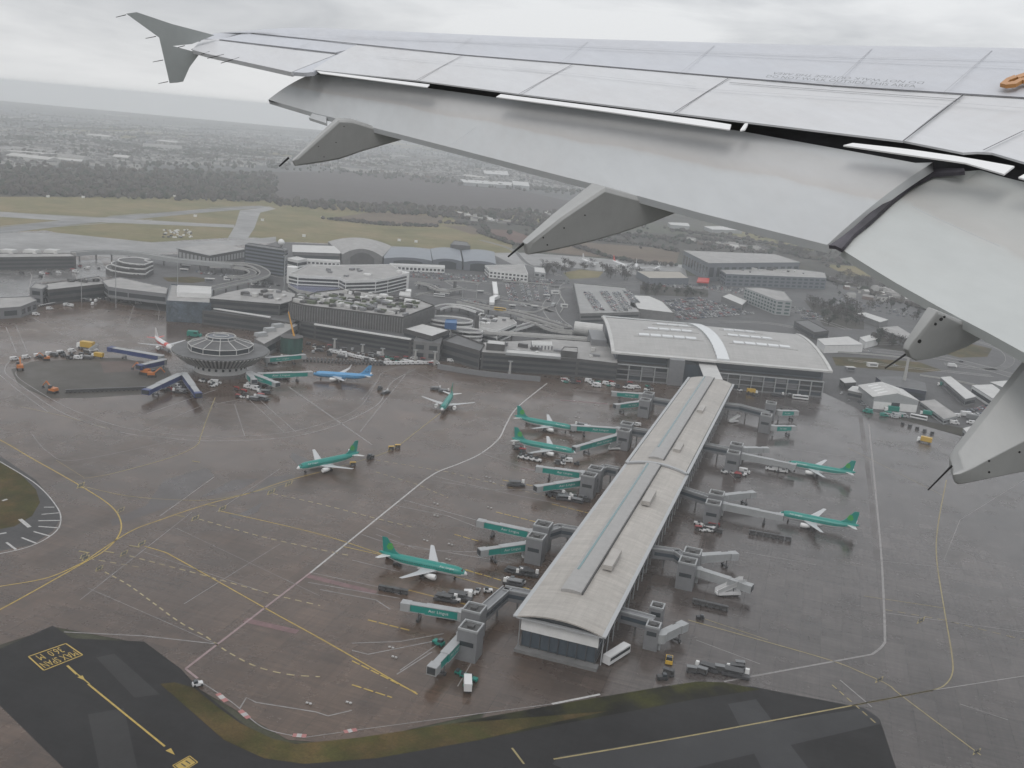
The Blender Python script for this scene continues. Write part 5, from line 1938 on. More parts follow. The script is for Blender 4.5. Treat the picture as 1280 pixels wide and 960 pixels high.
# far left pier with big roof monitors
pa = building('pier_building', 'far long pier with white roof monitors, left edge of the apron', 'pier building', [(-60, 317), (88, 317), (95, 321), (-60, 323)], 12, M_concd, M_felt2, strips=3)
for xm in (-8, 11, 40, 66):
    a, b = P(xm - 9, 314.5, 13), P(xm + 9, 314.5, 13)
    mb = MB()
    mb.box((a + b) / 2 + Vector((0, 0, .6)), ((b - a).length, 12, 3), 0.0, taper=.85)
    mb.build('roof_monitor', M_roofl, pa)


def raised_way(name, label, cat, pts, H, w, th=0.7, wall=1.1, m=None, mr=None, cols=True, group=None):
    c = [Vector(p) for p in PL(pts, H)]
    root = empty(name, (c[0].x, c[0].y, 0), label, cat, group)
    L_, R_ = [], []
    n = len(c)
    for i, p in enumerate(c):
        d = c[min(i + 1, n - 1)] - c[max(i - 1, 0)]
        d.z = 0
        d.normalize()
        q = Vector((-d.y, d.x, 0)) * (w / 2)
        L_.append(p + q)
        R_.append(p - q)
    mb = MB()
    mb.loft([[a, b, b - Vector((0, 0, th)), a - Vector((0, 0, th))] for a, b in zip(L_, R_)])
    mb.build('deck', mr or M_road, root)
    for S in (L_, R_):
        mb = MB()
        mb.loft([[a + Vector((-.25, -.25, -th)), a + Vector((.25, .25, -th)), a + Vector((.25, .25, wall)), a + Vector((-.25, -.25, wall))] for a in S])
        mb.build('parapet', m or M_concl, root)
    if cols:
        for i in range(1, n - 1, 2):
            mb = MB()
            p = c[i]
            mb.tube((p.x, p.y, 0), (p.x, p.y, H - th), 0.8, n=8)
            mb.build('pillar', M_conc, root)
    return root


raised_way('skywalk', 'long curving skywalk with a white upper edge, reaching from the far left pier', 'skywalk', bez((92, 316), (120, 314), (150, 314.5), (185, 318), (215, 323), (250, 327), (290, 331), n=3), 9, 8, 3.2, .9, M_palep, M_felt2)
raised_way('access_ramp', 'looping raised road ramp behind the pale-roofed west wing', 'ramp', bez((255, 328), (285, 329), (312, 331), (327, 337), (331, 343), (318, 349), (290, 355), (262, 362), n=4), 8, 10, 1.0, 1.0)
raised_way('access_ramp', 'inner loop of raised road beside the dark office slab', 'ramp', bez((262, 333), (290, 334), (310, 337), (316, 342), (304, 346), (285, 346), n=4), 6, 7, .9, .9)
raised_way('elevated_road', 'raised departures road with white parapets above the public car parks', 'elevated road', bez((575, 377), (611, 384.5), (652, 392.5), (684, 402), (710, 410), n=3), 7, 10, 1.0, 1.1, M_concl)
raised_way('elevated_road', 'raised road sweeping along the rear of the low glazed range', 'elevated road', bez((590, 414), (640, 417), (690, 420.5), (742, 424), n=3), 8, 7, 1.2, 1.0, M_roofl, M_felt2)
raised_way('access_ramp', 'short curved ramp with pale walls beside the white multi-deck car park', 'ramp', bez((520, 353), (535, 356), (548, 362), (562, 363), (580, 360), n=3), 5, 6, .8, .9)
# spiral ramps: white decks stacked
for (cx, cy), r_, n_, lab in (((561, 409), 13, 4, 'stacked white spiral car ramp beside the ribbed deck'), ((582, 418), 9, 3, 'smaller stacked white ramp in front of the dark pylon')):
    c = P(cx, cy + 10, 0)
    rp = empty('spiral_ramp', (c.x, c.y, 0), lab, 'ramp')
    for k in range(n_):
        z = 3.2 + 3.3 * k
        mb = MB()
        pl = [(c.x + r_ * 1.5 * math.cos(2 * PI * i / 22), c.y + r_ * math.sin(2 * PI * i / 22)) for i in range(22)]
        mb.prism(pl, z - .5, z, 0, bottom=True)
        mb.ring(pl, .5, z - .5, z + 1.2, 1)
        mb.build('ramp_deck', [M_felt, M_wpan], rp)
    mb = MB()
    mb.tube((c.x, c.y, 0), (c.x, c.y, 3.3 * n_), r_ * .35, n=12)
    mb.build('core', M_concd, rp)
building('plant_room', 'blue box standing on the stacked white spiral ramp', 'plant room', [(556, 404), (571, 405), (571, 400), (557, 400)], 18, mat('blue_box', (0.03, 0.12, 0.30), .5), mat('blue_lid', (0.05, 0.16, 0.36), .5), z0=13.2)
building('deck_car_park', 'pale car deck between the raised road and the white ramps', 'car park', [(598, 393), (640, 398.5), (646, 404), (622, 414), (599, 409)], 10, M_wpan, M_felt2, strips=2)
for xb, yb, yt in ((594.5, 421, 391), (547, 402, 384), (568, 364, 347), (509, 0, 0)):
    if not yb:
        continue
    a = P(xb, yb, 0)
    h_ = (yb - yt) / 1.62
    mb = MB()
    mb.box((a.x, a.y, h_ / 2), (3.2, 3.2, h_), .2)
    tag(mb.build('pylon', M_concd, at=(a.x, a.y, 0)), 'dark square concrete pylon rising beside the car park ramps', 'pylon', 'dark pylons by the ramps')
# old curved terminal: stepped crescents in white
c = P(178, 341, 0)
oc = empty('curved_terminal', (c.x, c.y, 0), 'white crescent-shaped old terminal with stepped decks, under the curving skywalk', 'terminal')
for k, (ro, ri, z0, z1) in enumerate(((34, 12, 0, 5), (29, 13, 5, 9), (23, 13, 9, 12.5))):
    pl = [(c.x + ro * math.cos(a), c.y + ro * 1.0 * math.sin(a)) for a in [rad(125 + 9.5 * i) for i in range(19)]] + [(c.x + 8 + ri * .6 * math.cos(a), c.y + 8 + ri * .6 * math.sin(a)) for a in [rad(290 - 16 * i) for i in range(11)]]
    mb = MB()
    mb.prism(pl, z0, z1 - .8, 1)
    mb.ring(pl, .6, z1 - 1.6, z1, 0)
    mb.build('deck', [M_wpan, M_concd], oc)
# ---------------------------------------------------------------- offices and hangars behind
building('flat_roof_hangar', 'dark flat-roofed hangar with a white corner, left of the dark office slab', 'hangar', [(223, 311), (262, 319.5), (306, 311.5), (273, 304)], 12, M_concd, M_felt2, grid=(1, 6), glass=M_palep, over=.8)
building('office_slab', 'tall dark glazed office slab with a white globe above', 'office block', [(306, 306.5), (356, 314), (360, 311.5), (311, 304)], 27, M_glass, M_felt, strips=7, glass=M_clad)
q = P(351.5, 303.5, 31)
mb = MB()
rings = [circ(0, 0, 0.01, 0.01)]
mb.loft([[(q.x + 3.6 * math.sin(PI * j / 10) * math.cos(2 * PI * i / 18), q.y + 3.6 * math.sin(PI * j / 10) * math.sin(2 * PI * i / 18), 31.5 - 3.6 * math.cos(PI * j / 10)) for i in range(18)] for j in range(11)], cap=False)
rdm = empty('radome', (q.x, q.y, 0), 'white radar globe above the dark office slab', 'radome')
mb.build('globe', M_wpan, rdm, smooth=True)
mb = MB()
mb.tube((q.x, q.y, 0), (q.x, q.y, 28.5), 1.6, 1.0, n=8)
mb.build('tower', M_conc, rdm)
building('white_annex', 'small white cube against the right foot of the dark office slab', 'building', [(359, 323), (372, 326), (384, 324), (371, 321)], 8, M_wpan, M_roofl, strips=1)
building('warehouse', 'warehouse with a two-part white roof, right of the radar globe', 'warehouse', [(366, 315), (425, 317), (424, 308), (366, 306.5)], 11, M_conc, M_roofl, strips=1, over=.6)
building('low_office', 'low white office row with small windows below the two-part white roof', 'office', [(384, 325.5), (425, 328), (425, 325.5), (384, 323.5)], 5, M_wpan, M_roofl, grid=(1, 4.5))
building('low_office', 'long white office row with small windows below the blue-grey hangars', 'office', [(487, 331.5), (556, 335), (556, 332), (487, 329.5)], 6, M_wpan, M_roofl, grid=(1, 4.5))


def barrel_hangar(label, pl_px, H, rise, roof, wall, door, n=12):
    """arched roof between two gable ends: px = front-left, front-right, back-right, back-left at eaves height"""
    a, b, c_, d_ = PL(pl_px, H)
    ce = (a + b + c_ + d_) / 4
    root = empty('aircraft_hangar', (ce.x, ce.y, 0), label, 'hangar')
    mb = MB()
    mb.prism([(p.x, p.y) for p in (a, b, c_, d_)], 0, H, 0)
    mb.build('wall', wall, root)
    mb = MB()
    rings = []
    for i in range(n + 1):
        f = i / n
        z = H + rise * (1 - (2 * f - 1) ** 2)
        p, q = a.lerp(b, f), d_.lerp(c_, f)
        rings.append([(p.x, p.y, z), (q.x, q.y, z)])
    mb.loft(rings, closed=False, cap=False)
    fr = [a.lerp(b, i / n) for i in range(n + 1)]
    mb.poly([(p.x, p.y, H + rise * (1 - (2 * i / n - 1) ** 2)) for i, p in enumerate(fr)], 1)
    bk = [d_.lerp(c_, i / n) for i in range(n + 1)]
    mb.poly([(p.x, p.y, H + rise * (1 - (2 * i / n - 1) ** 2)) for i, p in enumerate(bk)][::-1], 1)
    mb.build('roof', [roof, wall], root)
    dd = (b - a).normalized()
    nr = Vector((dd.y, -dd.x, 0))
    mb = MB()
    m0, m1 = a.lerp(b, .2) + nr * .3, a.lerp(b, .8) + nr * .3
    k = 8
    mb.poly([(m0.x, m0.y, 0.2), (m1.x, m1.y, 0.2)] + [(m1.lerp(m0, i / k).x, m1.lerp(m0, i / k).y, H * .75 + rise * .8 * (1 - (2 * i / k - 1) ** 2)) for i in range(k + 1)])
    mb.build('door', door, root)
    return root


M_bluroof = mat('blue_grey_roof', (0.19, 0.215, 0.25), 0.45, var=0.15, scale=0.1)
barrel_hangar('large pale arched hangar with a dark arched doorway', [(428, 318), (478, 321), (490, 308), (410, 302)], 11, 8, M_felt2, M_conc, M_concd)
for pxs, lab in (([(480, 323), (540, 326), (538, 312), (480, 310)], 'left of the three blue-grey hangars in a row'), ([(541, 325), (578, 327), (575, 312), (538, 311)], 'middle of the three blue-grey hangars in a row'), ([(580, 327.5), (620, 330), (618, 315), (577, 313)], 'right of the three blue-grey hangars in a row')):
    barrel_hangar('blue-grey roofed maintenance hangar, ' + lab, pxs, 10, 2.5, M_bluroof, M_clad, M_glass)
building('hangar_annex', 'dark hump of a building behind the three blue-grey hangars', 'hangar', [(563, 306), (588, 308), (584, 303), (568, 301)], 16, M_concd, M_felt)
building('white_office', 'white two-storey office with rows of small windows, beyond the staff car park', 'office', [(612, 338), (660, 343), (655, 331), (606, 332)], 9, M_wpan, M_felt2, grid=(2, 4.2))
building('white_office', 'small pale office beside the bare trees, right of the white two-storey office', 'office', [(668, 340), (682, 342), (680, 335), (668, 334)], 6, M_palep, M_roofl, grid=(1, 5))
# white multi-deck car park
cp = building('deck_car_park', 'white multi-deck car park with open dark storeys and a grey top deck', 'car park', [(361, 343), (372, 345.5), (424, 348), (432, 352), (470, 351), (485, 348.5), (509, 343), (488, 331.5), (384, 333)], 15, M_wpan, M_felt2, strips=4, parapet=1.2, sv=.62)
a = P(365, 354, 0)
mb = MB()
mb.tube((a.x, a.y, 0), (a.x, a.y, 17), 5.5, n=16)
mb.build('stair_tower', M_wpan, cp)
a = P(506, 360, 0)
mb = MB()
mb.tube((a.x, a.y, 0), (a.x, a.y, 17), 4.0, n=14)
mb.build('stair_tower', M_wpan, cp)
building('glass_canopy', 'violet-blue glazed canopy curving in front of the white multi-deck car park', 'canopy', [(360, 356), (372, 363), (395, 367), (424, 364), (426, 357), (400, 354), (372, 352)], 6, M_concl, mat('violet_glass', (0.10, 0.11, 0.19), .25), strips=1, parapet=.8)
# deck car park with rows of cars on the roof
M_deck = ground_mat('pale_car_deck', (0.27, 0.268, 0.262), 0.2, (0.4, 0.6), streak=.1)
building('deck_car_park', 'pale flat car park deck with four rows of cars, behind the curved-roof terminal', 'car park', [(717, 354), (782, 360), (800, 391), (725, 393)], 9, M_conc, M_deck, strips=2, parapet=.9)
building('service_block', 'grey block with stepped white roofs right of the pale car deck', 'building', [(787, 383), (800, 387), (843, 392), (828, 377), (812, 370), (790, 369)], 9, M_conc, M_roofl, parapet=.8)
# pale tube lying by the terminal's left flank
a, b = P(717, 418, 0), P(752, 422, 0)
mb = MB()
mb.tube((a.x, a.y, 6), (b.x, b.y, 6), 6.0, n=20)
tag(mb.build('walkway_tube', M_roofl, at=(a.x, a.y, 0)), 'fat pale cylindrical walkway joining the left flank of the curved-roof terminal', 'walkway')
# tail of old buildings on the right
building('hotel', 'pale hotel slab with teal window bands and a brown end wall', 'hotel', [(931, 360), (971, 375.5), (990, 377), (980, 365), (950, 360)], 16, M_palep, M_felt2, grid=(4, 7), glass=mat('teal_window', (0.07, 0.12, 0.12), .2))
building('hotel_annex', 'low white-roofed annex at the left foot of the hotel slab', 'building', [(902, 371), (928, 382), (934, 376), (912, 367)], 5, M_conc, M_roofl)
building('office_complex', 'large blue-grey office hall with dark upright slots, beyond the car parks', 'office block', [(855, 313.5), (886, 329), (1000, 328), (968, 318)], 24, M_clad, M_felt2, grid=(1, 14), over=.5)
building('office_complex', 'front wing of the blue-grey offices with four rows of windows', 'office block', [(893, 333), (908, 343), (1033, 348), (1031, 341), (990, 336)], 15, M_clad, M_felt2, grid=(3, 9), glass=M_glassb)
building('flat_roof_hangar', 'wide tan flat-roofed hangar beside the far white airliners', 'hangar', [(796, 339), (812, 348), (861, 348), (850, 339.5)], 8, M_clad, mat('tan_roof', (0.36, 0.33, 0.28), .6, var=.1, scale=.1), parapet=.4)
building('fuel_canopy', 'bright red canopy in front of the blue-grey offices', 'canopy', [(871, 352), (886, 353), (887, 348), (873, 347)], 5, M_acred, M_acred, z0=3.5, parapet=.3)
building('warehouse', 'long grey warehouse right of the hotel slab', 'warehouse', [(993, 402), (1018, 416), (1036, 414), (1010, 400)], 7, M_concd, M_felt, strips=1)
building('white_shed', 'long white shed with a dark doorway beyond the curved-roof terminal', 'shed', [(1022, 424), (1031, 432), (1079, 431), (1060, 421)], 7, M_wpan, M_roofl, over=.3)
building('white_shed', 'small white shed beside the long white shed with a dark doorway', 'shed', [(1075, 422), (1082, 428), (1098, 424), (1088, 419)], 6, M_wpan, M_roofl, over=.3)
building('white_shed', 'long pale-roofed shed among trees, behind the small white shed', 'shed', [(1071, 392), (1100, 403), (1110, 400), (1082, 391)], 6, M_conc, M_roofl, over=.3)
building('grey_shed', 'grey shed with sloping pale roof beside the trees under the wing', 'shed', [(1098, 410), (1132, 424), (1138, 418), (1122, 408)], 7, M_conc, M_felt2, over=.3)
for pxs, lab, h in (([(880, 283), (890, 287), (928, 288), (925, 283)], 'pale low warehouse alone in the far green field', 7), ([(575, 224), (580, 228), (640, 232), (640, 228)], 'long pale factory roof far off in the town', 9), ([(604, 213), (606, 217), (636, 219), (634, 214)], 'white factory roof farther off in the misty town', 9), ([(640, 226), (642, 231), (662, 233), (660, 228)], 'pale cubic works at the right of the long factory roof', 12), ([(835, 278), (838, 281), (862, 283), (860, 279)], 'grey shed row near the wing edge in the far fields', 7)):
    building('factory', lab, 'factory', pxs, h, M_palep, M_roofl, over=.3)
# gabled hangar on the right
a, b = P(1090, 511, 0), P(1145.5, 516, 0)
bd = (b - a)
dep = Vector((-bd.y, bd.x, 0)).normalized() * 34
gh = empty('gabled_hangar', ((a.x + b.x) / 2, (a.y + b.y) / 2, 0), 'white gabled hangar with a ribbed pale roof right of the terminal', 'hangar')
mb = MB()
mb.add([a, b, b + dep, a + dep] + [p + Vector((0, 0, 9)) for p in (a, b, b + dep, a + dep)] + [a.lerp(b, .5) + Vector((0, 0, 13)), a.lerp(b, .5) + dep + Vector((0, 0, 13))], [(0, 1, 5, 8, 4), (1, 2, 6, 5), (2, 3, 7, 9, 6), (3, 0, 4, 7)])
mb.build('wall', M_palep, gh)
mb = MB()
up_ = Vector((0, 0, .15))
o_ = bd.normalized()
for p, q in ((a - o_, 8.9), (b + o_, 8.9)):
    m_ = a.lerp(b, .5)
    mb.slab([Vector((p.x, p.y, q)), Vector((m_.x, m_.y, 13.2)), Vector((m_.x, m_.y, 13.2)) + dep, Vector((p.x, p.y, q)) + dep], .2)
mb.build('roof', M_roofl, gh)
for k in range(4):
    for sgn in (.25, .75):
        p = a.lerp(b, sgn) + dep * (.18 + k * .2)
        mb = MB()
        z0_, z1_ = (10.3, 12.3) if sgn < .5 else (12.3, 10.3)
        mb.slab([p + o_ * -3.5 + Vector((0, 0, z0_)), p + o_ * 3.5 + Vector((0, 0, z1_)), p + o_ * 3.5 + dep * .07 + Vector((0, 0, z1_)), p + o_ * -3.5 + dep * .07 + Vector((0, 0, z0_))], .1)
        mb.build('roof_light', M_wpan, gh)
nr_ = Vector((bd.y, -bd.x, 0)).normalized()
mb = MB()
p = a.lerp(b, .5) + nr_ * .2
mb.box((p.x, p.y, 3), (6, .3, 6), math.atan2(bd.y, bd.x))
mb.build('door', M_glass, gh)
mb = MB()
p = a.lerp(b, .5) + nr_ * .1
mb.box((p.x, p.y, 2.9), (bd.length - 1, .2, 5.6), math.atan2(bd.y, bd.x))
mb.build('lower_panel', M_wpan, gh)
for pxs, h, w_, r_, lab in (([(1060, 488), (1078, 492), (1078, 484), (1066, 483)], 5, M_conc, M_roofl, 'low pale annex on the left of the white gabled hangar'), ([(1050, 474), (1056, 479), (1070, 478), (1064, 472)], 6, M_concd, M_roofl, 'dark hut with a pale roof by the terminal corner'), ([(1095, 471), (1108, 481), (1158, 489), (1156, 479), (1125, 471)], 8, mat('navy_shed_wall', (0.03, 0.035, 0.06), .5), M_felt, 'long navy shed behind the white gabled hangar'),
                           ([(1176, 472), (1207, 499), (1220, 496), (1188, 471)], 6, M_conc, M_roofl, 'long narrow pale-roofed cargo shed under the wing'), ([(1215, 482), (1245, 501), (1262, 496), (1240, 481)], 7, M_wpan, M_roofl, 'white cargo building right of the narrow cargo shed'), ([(1238, 478), (1262, 488), (1280, 484), (1262, 476)], 6, M_palep, M_roofl, 'pale cargo building half behind the flap fairing'),
                           ([(1150, 502), (1180, 524), (1197, 520), (1168, 500)], 4, M_palep, M_felt2, 'row of pale cabins right of the white gabled hangar'), ([(1204, 536), (1212, 545), (1225, 540), (1216, 533)], 6, M_palep, M_roofl, 'grey hut by the wing edge near the orange truck')):
    building('cargo_shed', lab, 'shed', pxs, h, w_, r_, over=.3, strips=1)

# ---------------------------------------------------------------- the round pier
c = P(276, 439.5, 12.5)
rp = empty('round_pier', (c.x, c.y, 0), 'round pier building with a finned skirt and a glazed lantern roof with white ribs', 'pier building')
n = 24


def ngon(r, z, n=n, off=0.0):
    z = z + 2 if z > 8 else z
    return [(c.x + r * math.cos(2 * PI * (i + off) / n), c.y + r * math.sin(2 * PI * (i + off) / n), z) for i in range(n)]


mb = MB()
mb.loft([ngon(17, 0), ngon(17, 7)])
dr = mb.build('drum', M_wpan, rp)
for i in range(24):
    a = 2 * PI * (i + .5) / 24
    if math.sin(a) > .3:
        continue
    mb = MB()
    mb.box((c.x + 16.95 * math.cos(a), c.y + 16.95 * math.sin(a), 3.6), (.3, 1.5, 1.7), a)
    mb.build('window', M_glass, dr)
mb = MB()
mb.loft([ngon(16, 7), ngon(22.5, 6.4), ngon(31, 11.2), ngon(31, 12)], 0)
mb.build('skirt', M_concd, rp)
mb = MB()
for i in range(72):
    a = 2 * PI * i / 72
    ca, sa = math.cos(a), math.sin(a)
    p0, p1 = Vector((c.x + 22.6 * ca, c.y + 22.6 * sa, 6.4)), Vector((c.x + 31.2 * ca, c.y + 31.2 * sa, 13.6))
    t_ = Vector((-sa, ca, 0)) * .5
    o2 = Vector((ca, sa, -.3)) * .55
    mb.add([p0 - t_, p0 + t_, p1 + t_, p1 - t_, p0 - t_ + o2, p0 + t_ + o2, p1 + t_ + o2, p1 - t_ + o2], [(4, 5, 6, 7), (0, 4, 7, 3), (1, 2, 6, 5), (3, 7, 6, 2), (0, 1, 5, 4)])
mb.build('skirt_fins', M_concl, rp)
mb = MB()
mb.loft([ngon(31.3, 12.02), ngon(30.3, 12.3), ngon(20, 12.4)])
mb.build('roof', M_felt, rp)
mb = MB()
mb.loft([ngon(20.5, 12.3, 12, .5), ngon(20.5, 15.8, 12, .5)])
ln = mb.build('lantern', M_glass, rp)
mb = MB()
mb.loft([ngon(21, 15.8, 12, .5), ngon(10, 19.2, 12, .5), ngon(9.8, 19.3, 12, .5)])
mb.build('lantern_roof', M_felt, rp)
for i in range(12):
    a = 2 * PI * (i + .5) / 12
    ca, sa = math.cos(a), math.sin(a)
    mb = MB()
    mb.tube((c.x + 20.8 * ca, c.y + 20.8 * sa, 14.4), (c.x + 20.8 * ca, c.y + 20.8 * sa, 18), .3, n=5)
    mb.tube((c.x + 21 * ca, c.y + 21 * sa, 18), (c.x + 10 * ca, c.y + 10 * sa, 21.5), .3, n=5)
    mb.tube((c.x + 10 * ca, c.y + 10 * sa, 21.5), (c.x + 9.5 * ca, c.y + 9.5 * sa, 23.4), .28, n=5)
    mb.build('white_rib', M_roofl, rp)
for r, z in ((21, 16), (20.9, 12.6), (10, 19.5), (9.5, 21.4), (5, 21.6)):
    mb = MB()
    q = ngon(r, z, 12, .5)
    for i in range(12):
        mb.tube(q[i], q[(i + 1) % 12], .3, n=5)
    mb.build('ring_beam', M_roofl, rp)
mb = MB()
mb.loft([ngon(8.8, 19.2, 12, .5), ngon(8.8, 21, 12, .5), ngon(8.2, 21.2, 12, .5)])
mb.build('crown_glazing', M_clad, rp)
BB = 'navy blue bridges on the left of the round pier'
bridge((203, 444.5), (137, 433), M_blue, 'long navy blue bridge reaching towards the red and white airliner', BB, w=4)
bridge((206, 449), (173, 456), M_blue, 'short navy blue bridge below the long one, beside the bare soil', BB, w=3.5)
bridge((225, 467), (182, 487), M_blue, 'navy blue bridge slanting down left from the round pier, lower left', BB, w=4)
bridge((230, 466), (248, 491), M_blue, 'navy blue bridge pointing down from the round pier at the row of carts', BB, w=3.5)
GP = 'green bridges on the right of the round pier'
bridge((332, 447), (381, 442.5), M_green, 'green bridge level with the green shrouded tower, right of the round pier', GP, txt=AL)
bridge((324, 466.5), (390, 464), M_green, 'long green bridge docked at the sky blue airliner', GP, txt=AL, w=3)
bridge((311, 464.5), (347, 478), M_green, 'green bridge pointing down right from the round pier at the steps', GP, txt=AL, w=3)
bridge((311, 466), (318, 474), M_green, 'short green bridge folded under the finned skirt of the round pier', GP, w=3)
# link from the round pier back to the terminal
building('pier_link', 'grey stepped link from the round pier back to the old terminal', 'pier building', [(318, 424), (330, 431), (352, 419), (372, 407), (362, 402), (340, 411)], 10, M_conc, M_felt2, strips=1)
for k, (x_, y_) in enumerate(((326, 420), (337, 414), (347, 409))):
    a = P(x_, y_, 10)
    mb = MB()
    mb.box((a.x, a.y, 11.4), (9, 5, 2.6), rad(50), taper=.9)
    tag(mb.build('roof_unit', M_palep, at=(a.x, a.y, 10.1)), 'pale boxy unit on the roof of the stepped link', 'roof unit', 'roof units on the link')
# green shrouded tower and yellow crane
a = P(364, 440, 0)
mb = MB()
sh = empty('shrouded_tower', (a.x, a.y, 0), 'round tower wrapped in dark green netting beside the yellow crane', 'tower')
mb.tube((a.x, a.y, 0), (a.x, a.y, 11.5), 8.2, 8.0, n=20)
mb.build('netting', mat('green_netting', (0.015, 0.075, 0.06), .8, var=.5, scale=.4, stretch=(1, 1, .2)), sh)
mb = MB()
mb.tube((a.x, a.y, 11.5), (a.x, a.y, 12), 8.3, n=20)
mb.build('rim', M_concd, sh)
a = P(371, 441, 0)
M_crane = mat('crane_yellow', (0.62, 0.30, 0.03), .45)
cr_ = empty('mobile_crane', (a.x, a.y, 0), 'yellow mobile crane with its boom raised beside the green netting', 'crane')
mb = MB()
mb.box((a.x, a.y, 1.3), (8, 2.6, 1.2), .4)
mb.build('chassis', M_crane, cr_)
mb = MB()
mb.box((a.x - .8, a.y - .2, 2.7), (4, 2.4, 1.9), .4, taper=.85)
mb.build('cab', M_crane, cr_)
t_ = P(360.5, 389.5, 29)
mb = MB()
b0 = Vector((a.x, a.y, 3))
mb.tube(b0, b0.lerp(t_, .4), 1.0, .85, n=6)
mb.tube(b0.lerp(t_, .38), b0.lerp(t_, .72), .75, .65, n=6)
mb.tube(b0.lerp(t_, .7), t_, .55, .42, n=6)
mb.build('boom', M_crane, cr_)
for k in (-2.8, -1, 1, 2.8):
    for sgn in (-1.2, 1.2):
        mb = MB()
        x_, y_ = a.x + k * math.cos(.4) - sgn * math.sin(.4), a.y + k * math.sin(.4) + sgn * math.cos(.4)
        mb.tube((x_ + .2 * math.sin(.4), y_ - .2 * math.cos(.4), .6), (x_ - .2 * math.sin(.4), y_ + .2 * math.cos(.4), .6), .6, n=10)
        mb.build('wheel', M_tyre, cr_)
# low wall screening the apron
mb = MB()
c_ = PL([(547, 461), (575, 466), (605, 470.5), (640, 474), (675, 477)], 0)
wl = []
for p, q in zip(c_, c_[1:]):
    d = q - p
    mb.box(((p.x + q.x) / 2, (p.y + q.y) / 2, 1.9), (d.length + .2, .7, 3.8), math.atan2(d.y, d.x))
tag(mb.build('blast_wall', M_node, at=(c_[0].x, c_[0].y, 0)), 'low grey blast wall curving along the apron before the low glazed range', 'wall')
# roof plant on the ribbed deck and other flat roofs
def roof_units(n_, quad, H, cat_label, seed, mats_, smin=2.5, smax=8, hh=(1, 2.6)):
    rr = random.Random(seed)
    q = PL(quad, H)
    for k in range(n_):
        u, v = rr.random(), rr.random()
        p = q[0].lerp(q[1], u).lerp(q[3].lerp(q[2], u), v)
        h_ = rr.uniform(*hh)
        sx, sy = rr.uniform(smin, smax), rr.uniform(2, 4.5)
        an = -.25 + (PI / 2 if rr.random() < .3 else 0)
        mi = rr.randrange(len(mats_))
        mb = MB()
        mb.box((p.x, p.y, H + h_ / 2 + .07), (sx, sy, h_), an)
        mb.box((p.x, p.y, H + h_ + .15), (sx * .94, sy * .9, .16), an, 0)
        nm = ('pale', 'mid-grey', 'dark', 'greenish')[mi]
        tag(mb.build('roof_unit', mats_[mi], at=(p.x, p.y, H + .07)), '%s plant unit among the clutter %s' % (nm, cat_label), 'roof unit', 'plant units ' + cat_label)


roof_units(130, [(372, 369), (530, 378), (505, 395.5), (366, 377)], 24.1, 'on the ribbed upper deck', 3, [M_roofl, M_node, M_concd, mat('mossy_roof', (0.10, 0.12, 0.07), .8)])
roof_units(14, [(290, 366), (345, 364), (365, 372), (345, 377)], 20.4, 'on the pale-roofed west wing', 4, [M_roofl, M_node, M_concd])
roof_units(16, [(625, 430), (760, 440), (760, 450), (625, 440)], 13.1, 'on the low glazed range', 5, [M_roofl, M_node, M_concd])
roof_units(10, [(62, 352), (120, 348), (126, 352), (66, 358)], 12.1, 'on the stepped left pier', 6, [M_roofl, M_node, M_concd])
roof_units(12, [(895, 333), (985, 337), (1015, 343), (915, 340)], 15.1, 'on the blue-grey office wing', 8, [M_roofl, M_node, M_concd])

roof_units(24, [(430, 364), (530, 376), (520, 383), (400, 368)], 24.1, 'on the rear half of the ribbed deck', 12, [M_wpan, M_roofl, M_concd])
roof_units(22, [(600, 392), (640, 398), (640, 405), (602, 406)], 10.1, 'on the pale deck by the raised road', 14, [M_wpan, M_node, M_concd], 2, 5, (.6, 1.8))
roof_units(8, [(480, 334), (500, 341), (440, 347), (390, 338)], 15.1, 'on the white multi-deck car park', 15, [M_wpan, M_node])
# covered footbridges, ramps and retaining walls between the car parks
raised_way('footbridge', 'white covered footbridge crossing from the office row to the car parks', 'footbridge', [(618, 352), (619, 360), (620, 367)], 5, 4.5, 2.6, .3, M_wpan, M_wpan, cols=False)
raised_way('footbridge', 'white covered footbridge ending at the raised departures road', 'footbridge', [(622, 369), (615, 372), (615, 378)], 5, 4.5, 2.6, .3, M_wpan, M_wpan, cols=False)
raised_way('access_ramp', 'white-walled ramp curving beside the pale deck car park', 'ramp', bez((640, 412), (655, 408), (668, 405), (690, 409), n=4), 4, 7, .9, 1.2, M_wpan)
raised_way('access_ramp', 'grey ramp descending towards the pale cylindrical walkway', 'ramp', bez((650, 398), (672, 404), (690, 412), (716, 416), n=4), 5, 8, .9, 1.2, M_concl)
raised_way('access_ramp', 'lower white-edged ramp in front of the stacked spiral ramps', 'ramp', bez((520, 400), (545, 408), (575, 420), (600, 424), n=4), 4, 8, .9, 1.2, M_wpan)
raised_way('access_ramp', 'curved forecourt ramp behind the pale roof lights', 'ramp', bez((545, 386), (560, 382), (580, 384), (600, 390), n=4), 6, 9, .9, 1.2, M_wpan)
building('shelter', 'white triangular sign wall beside the forecourt ramps', 'shelter', [(507, 364), (514, 365), (514, 362), (508, 361.5)], 9, M_wpan, M_wpan)
building('kiosk', 'white cubic kiosk behind the ribbed upper deck', 'kiosk', [(499, 369), (512, 370.5), (512, 366), (500, 365)], 12, M_wpan, M_roofl)
def walls(lst, m, h, label, group):
    for pts in lst:
        c_ = PL(bez(*pts, n=4))
        mb = MB()
        for p, q in zip(c_, c_[1:]):
            d = q - p
            mb.box(((p.x + q.x) / 2, (p.y + q.y) / 2, h / 2), (d.length + .1, .5, h), math.atan2(d.y, d.x))
        tag(mb.build('retaining_wall', m, at=(c_[0].x, c_[0].y, 0)), label, 'wall', group)
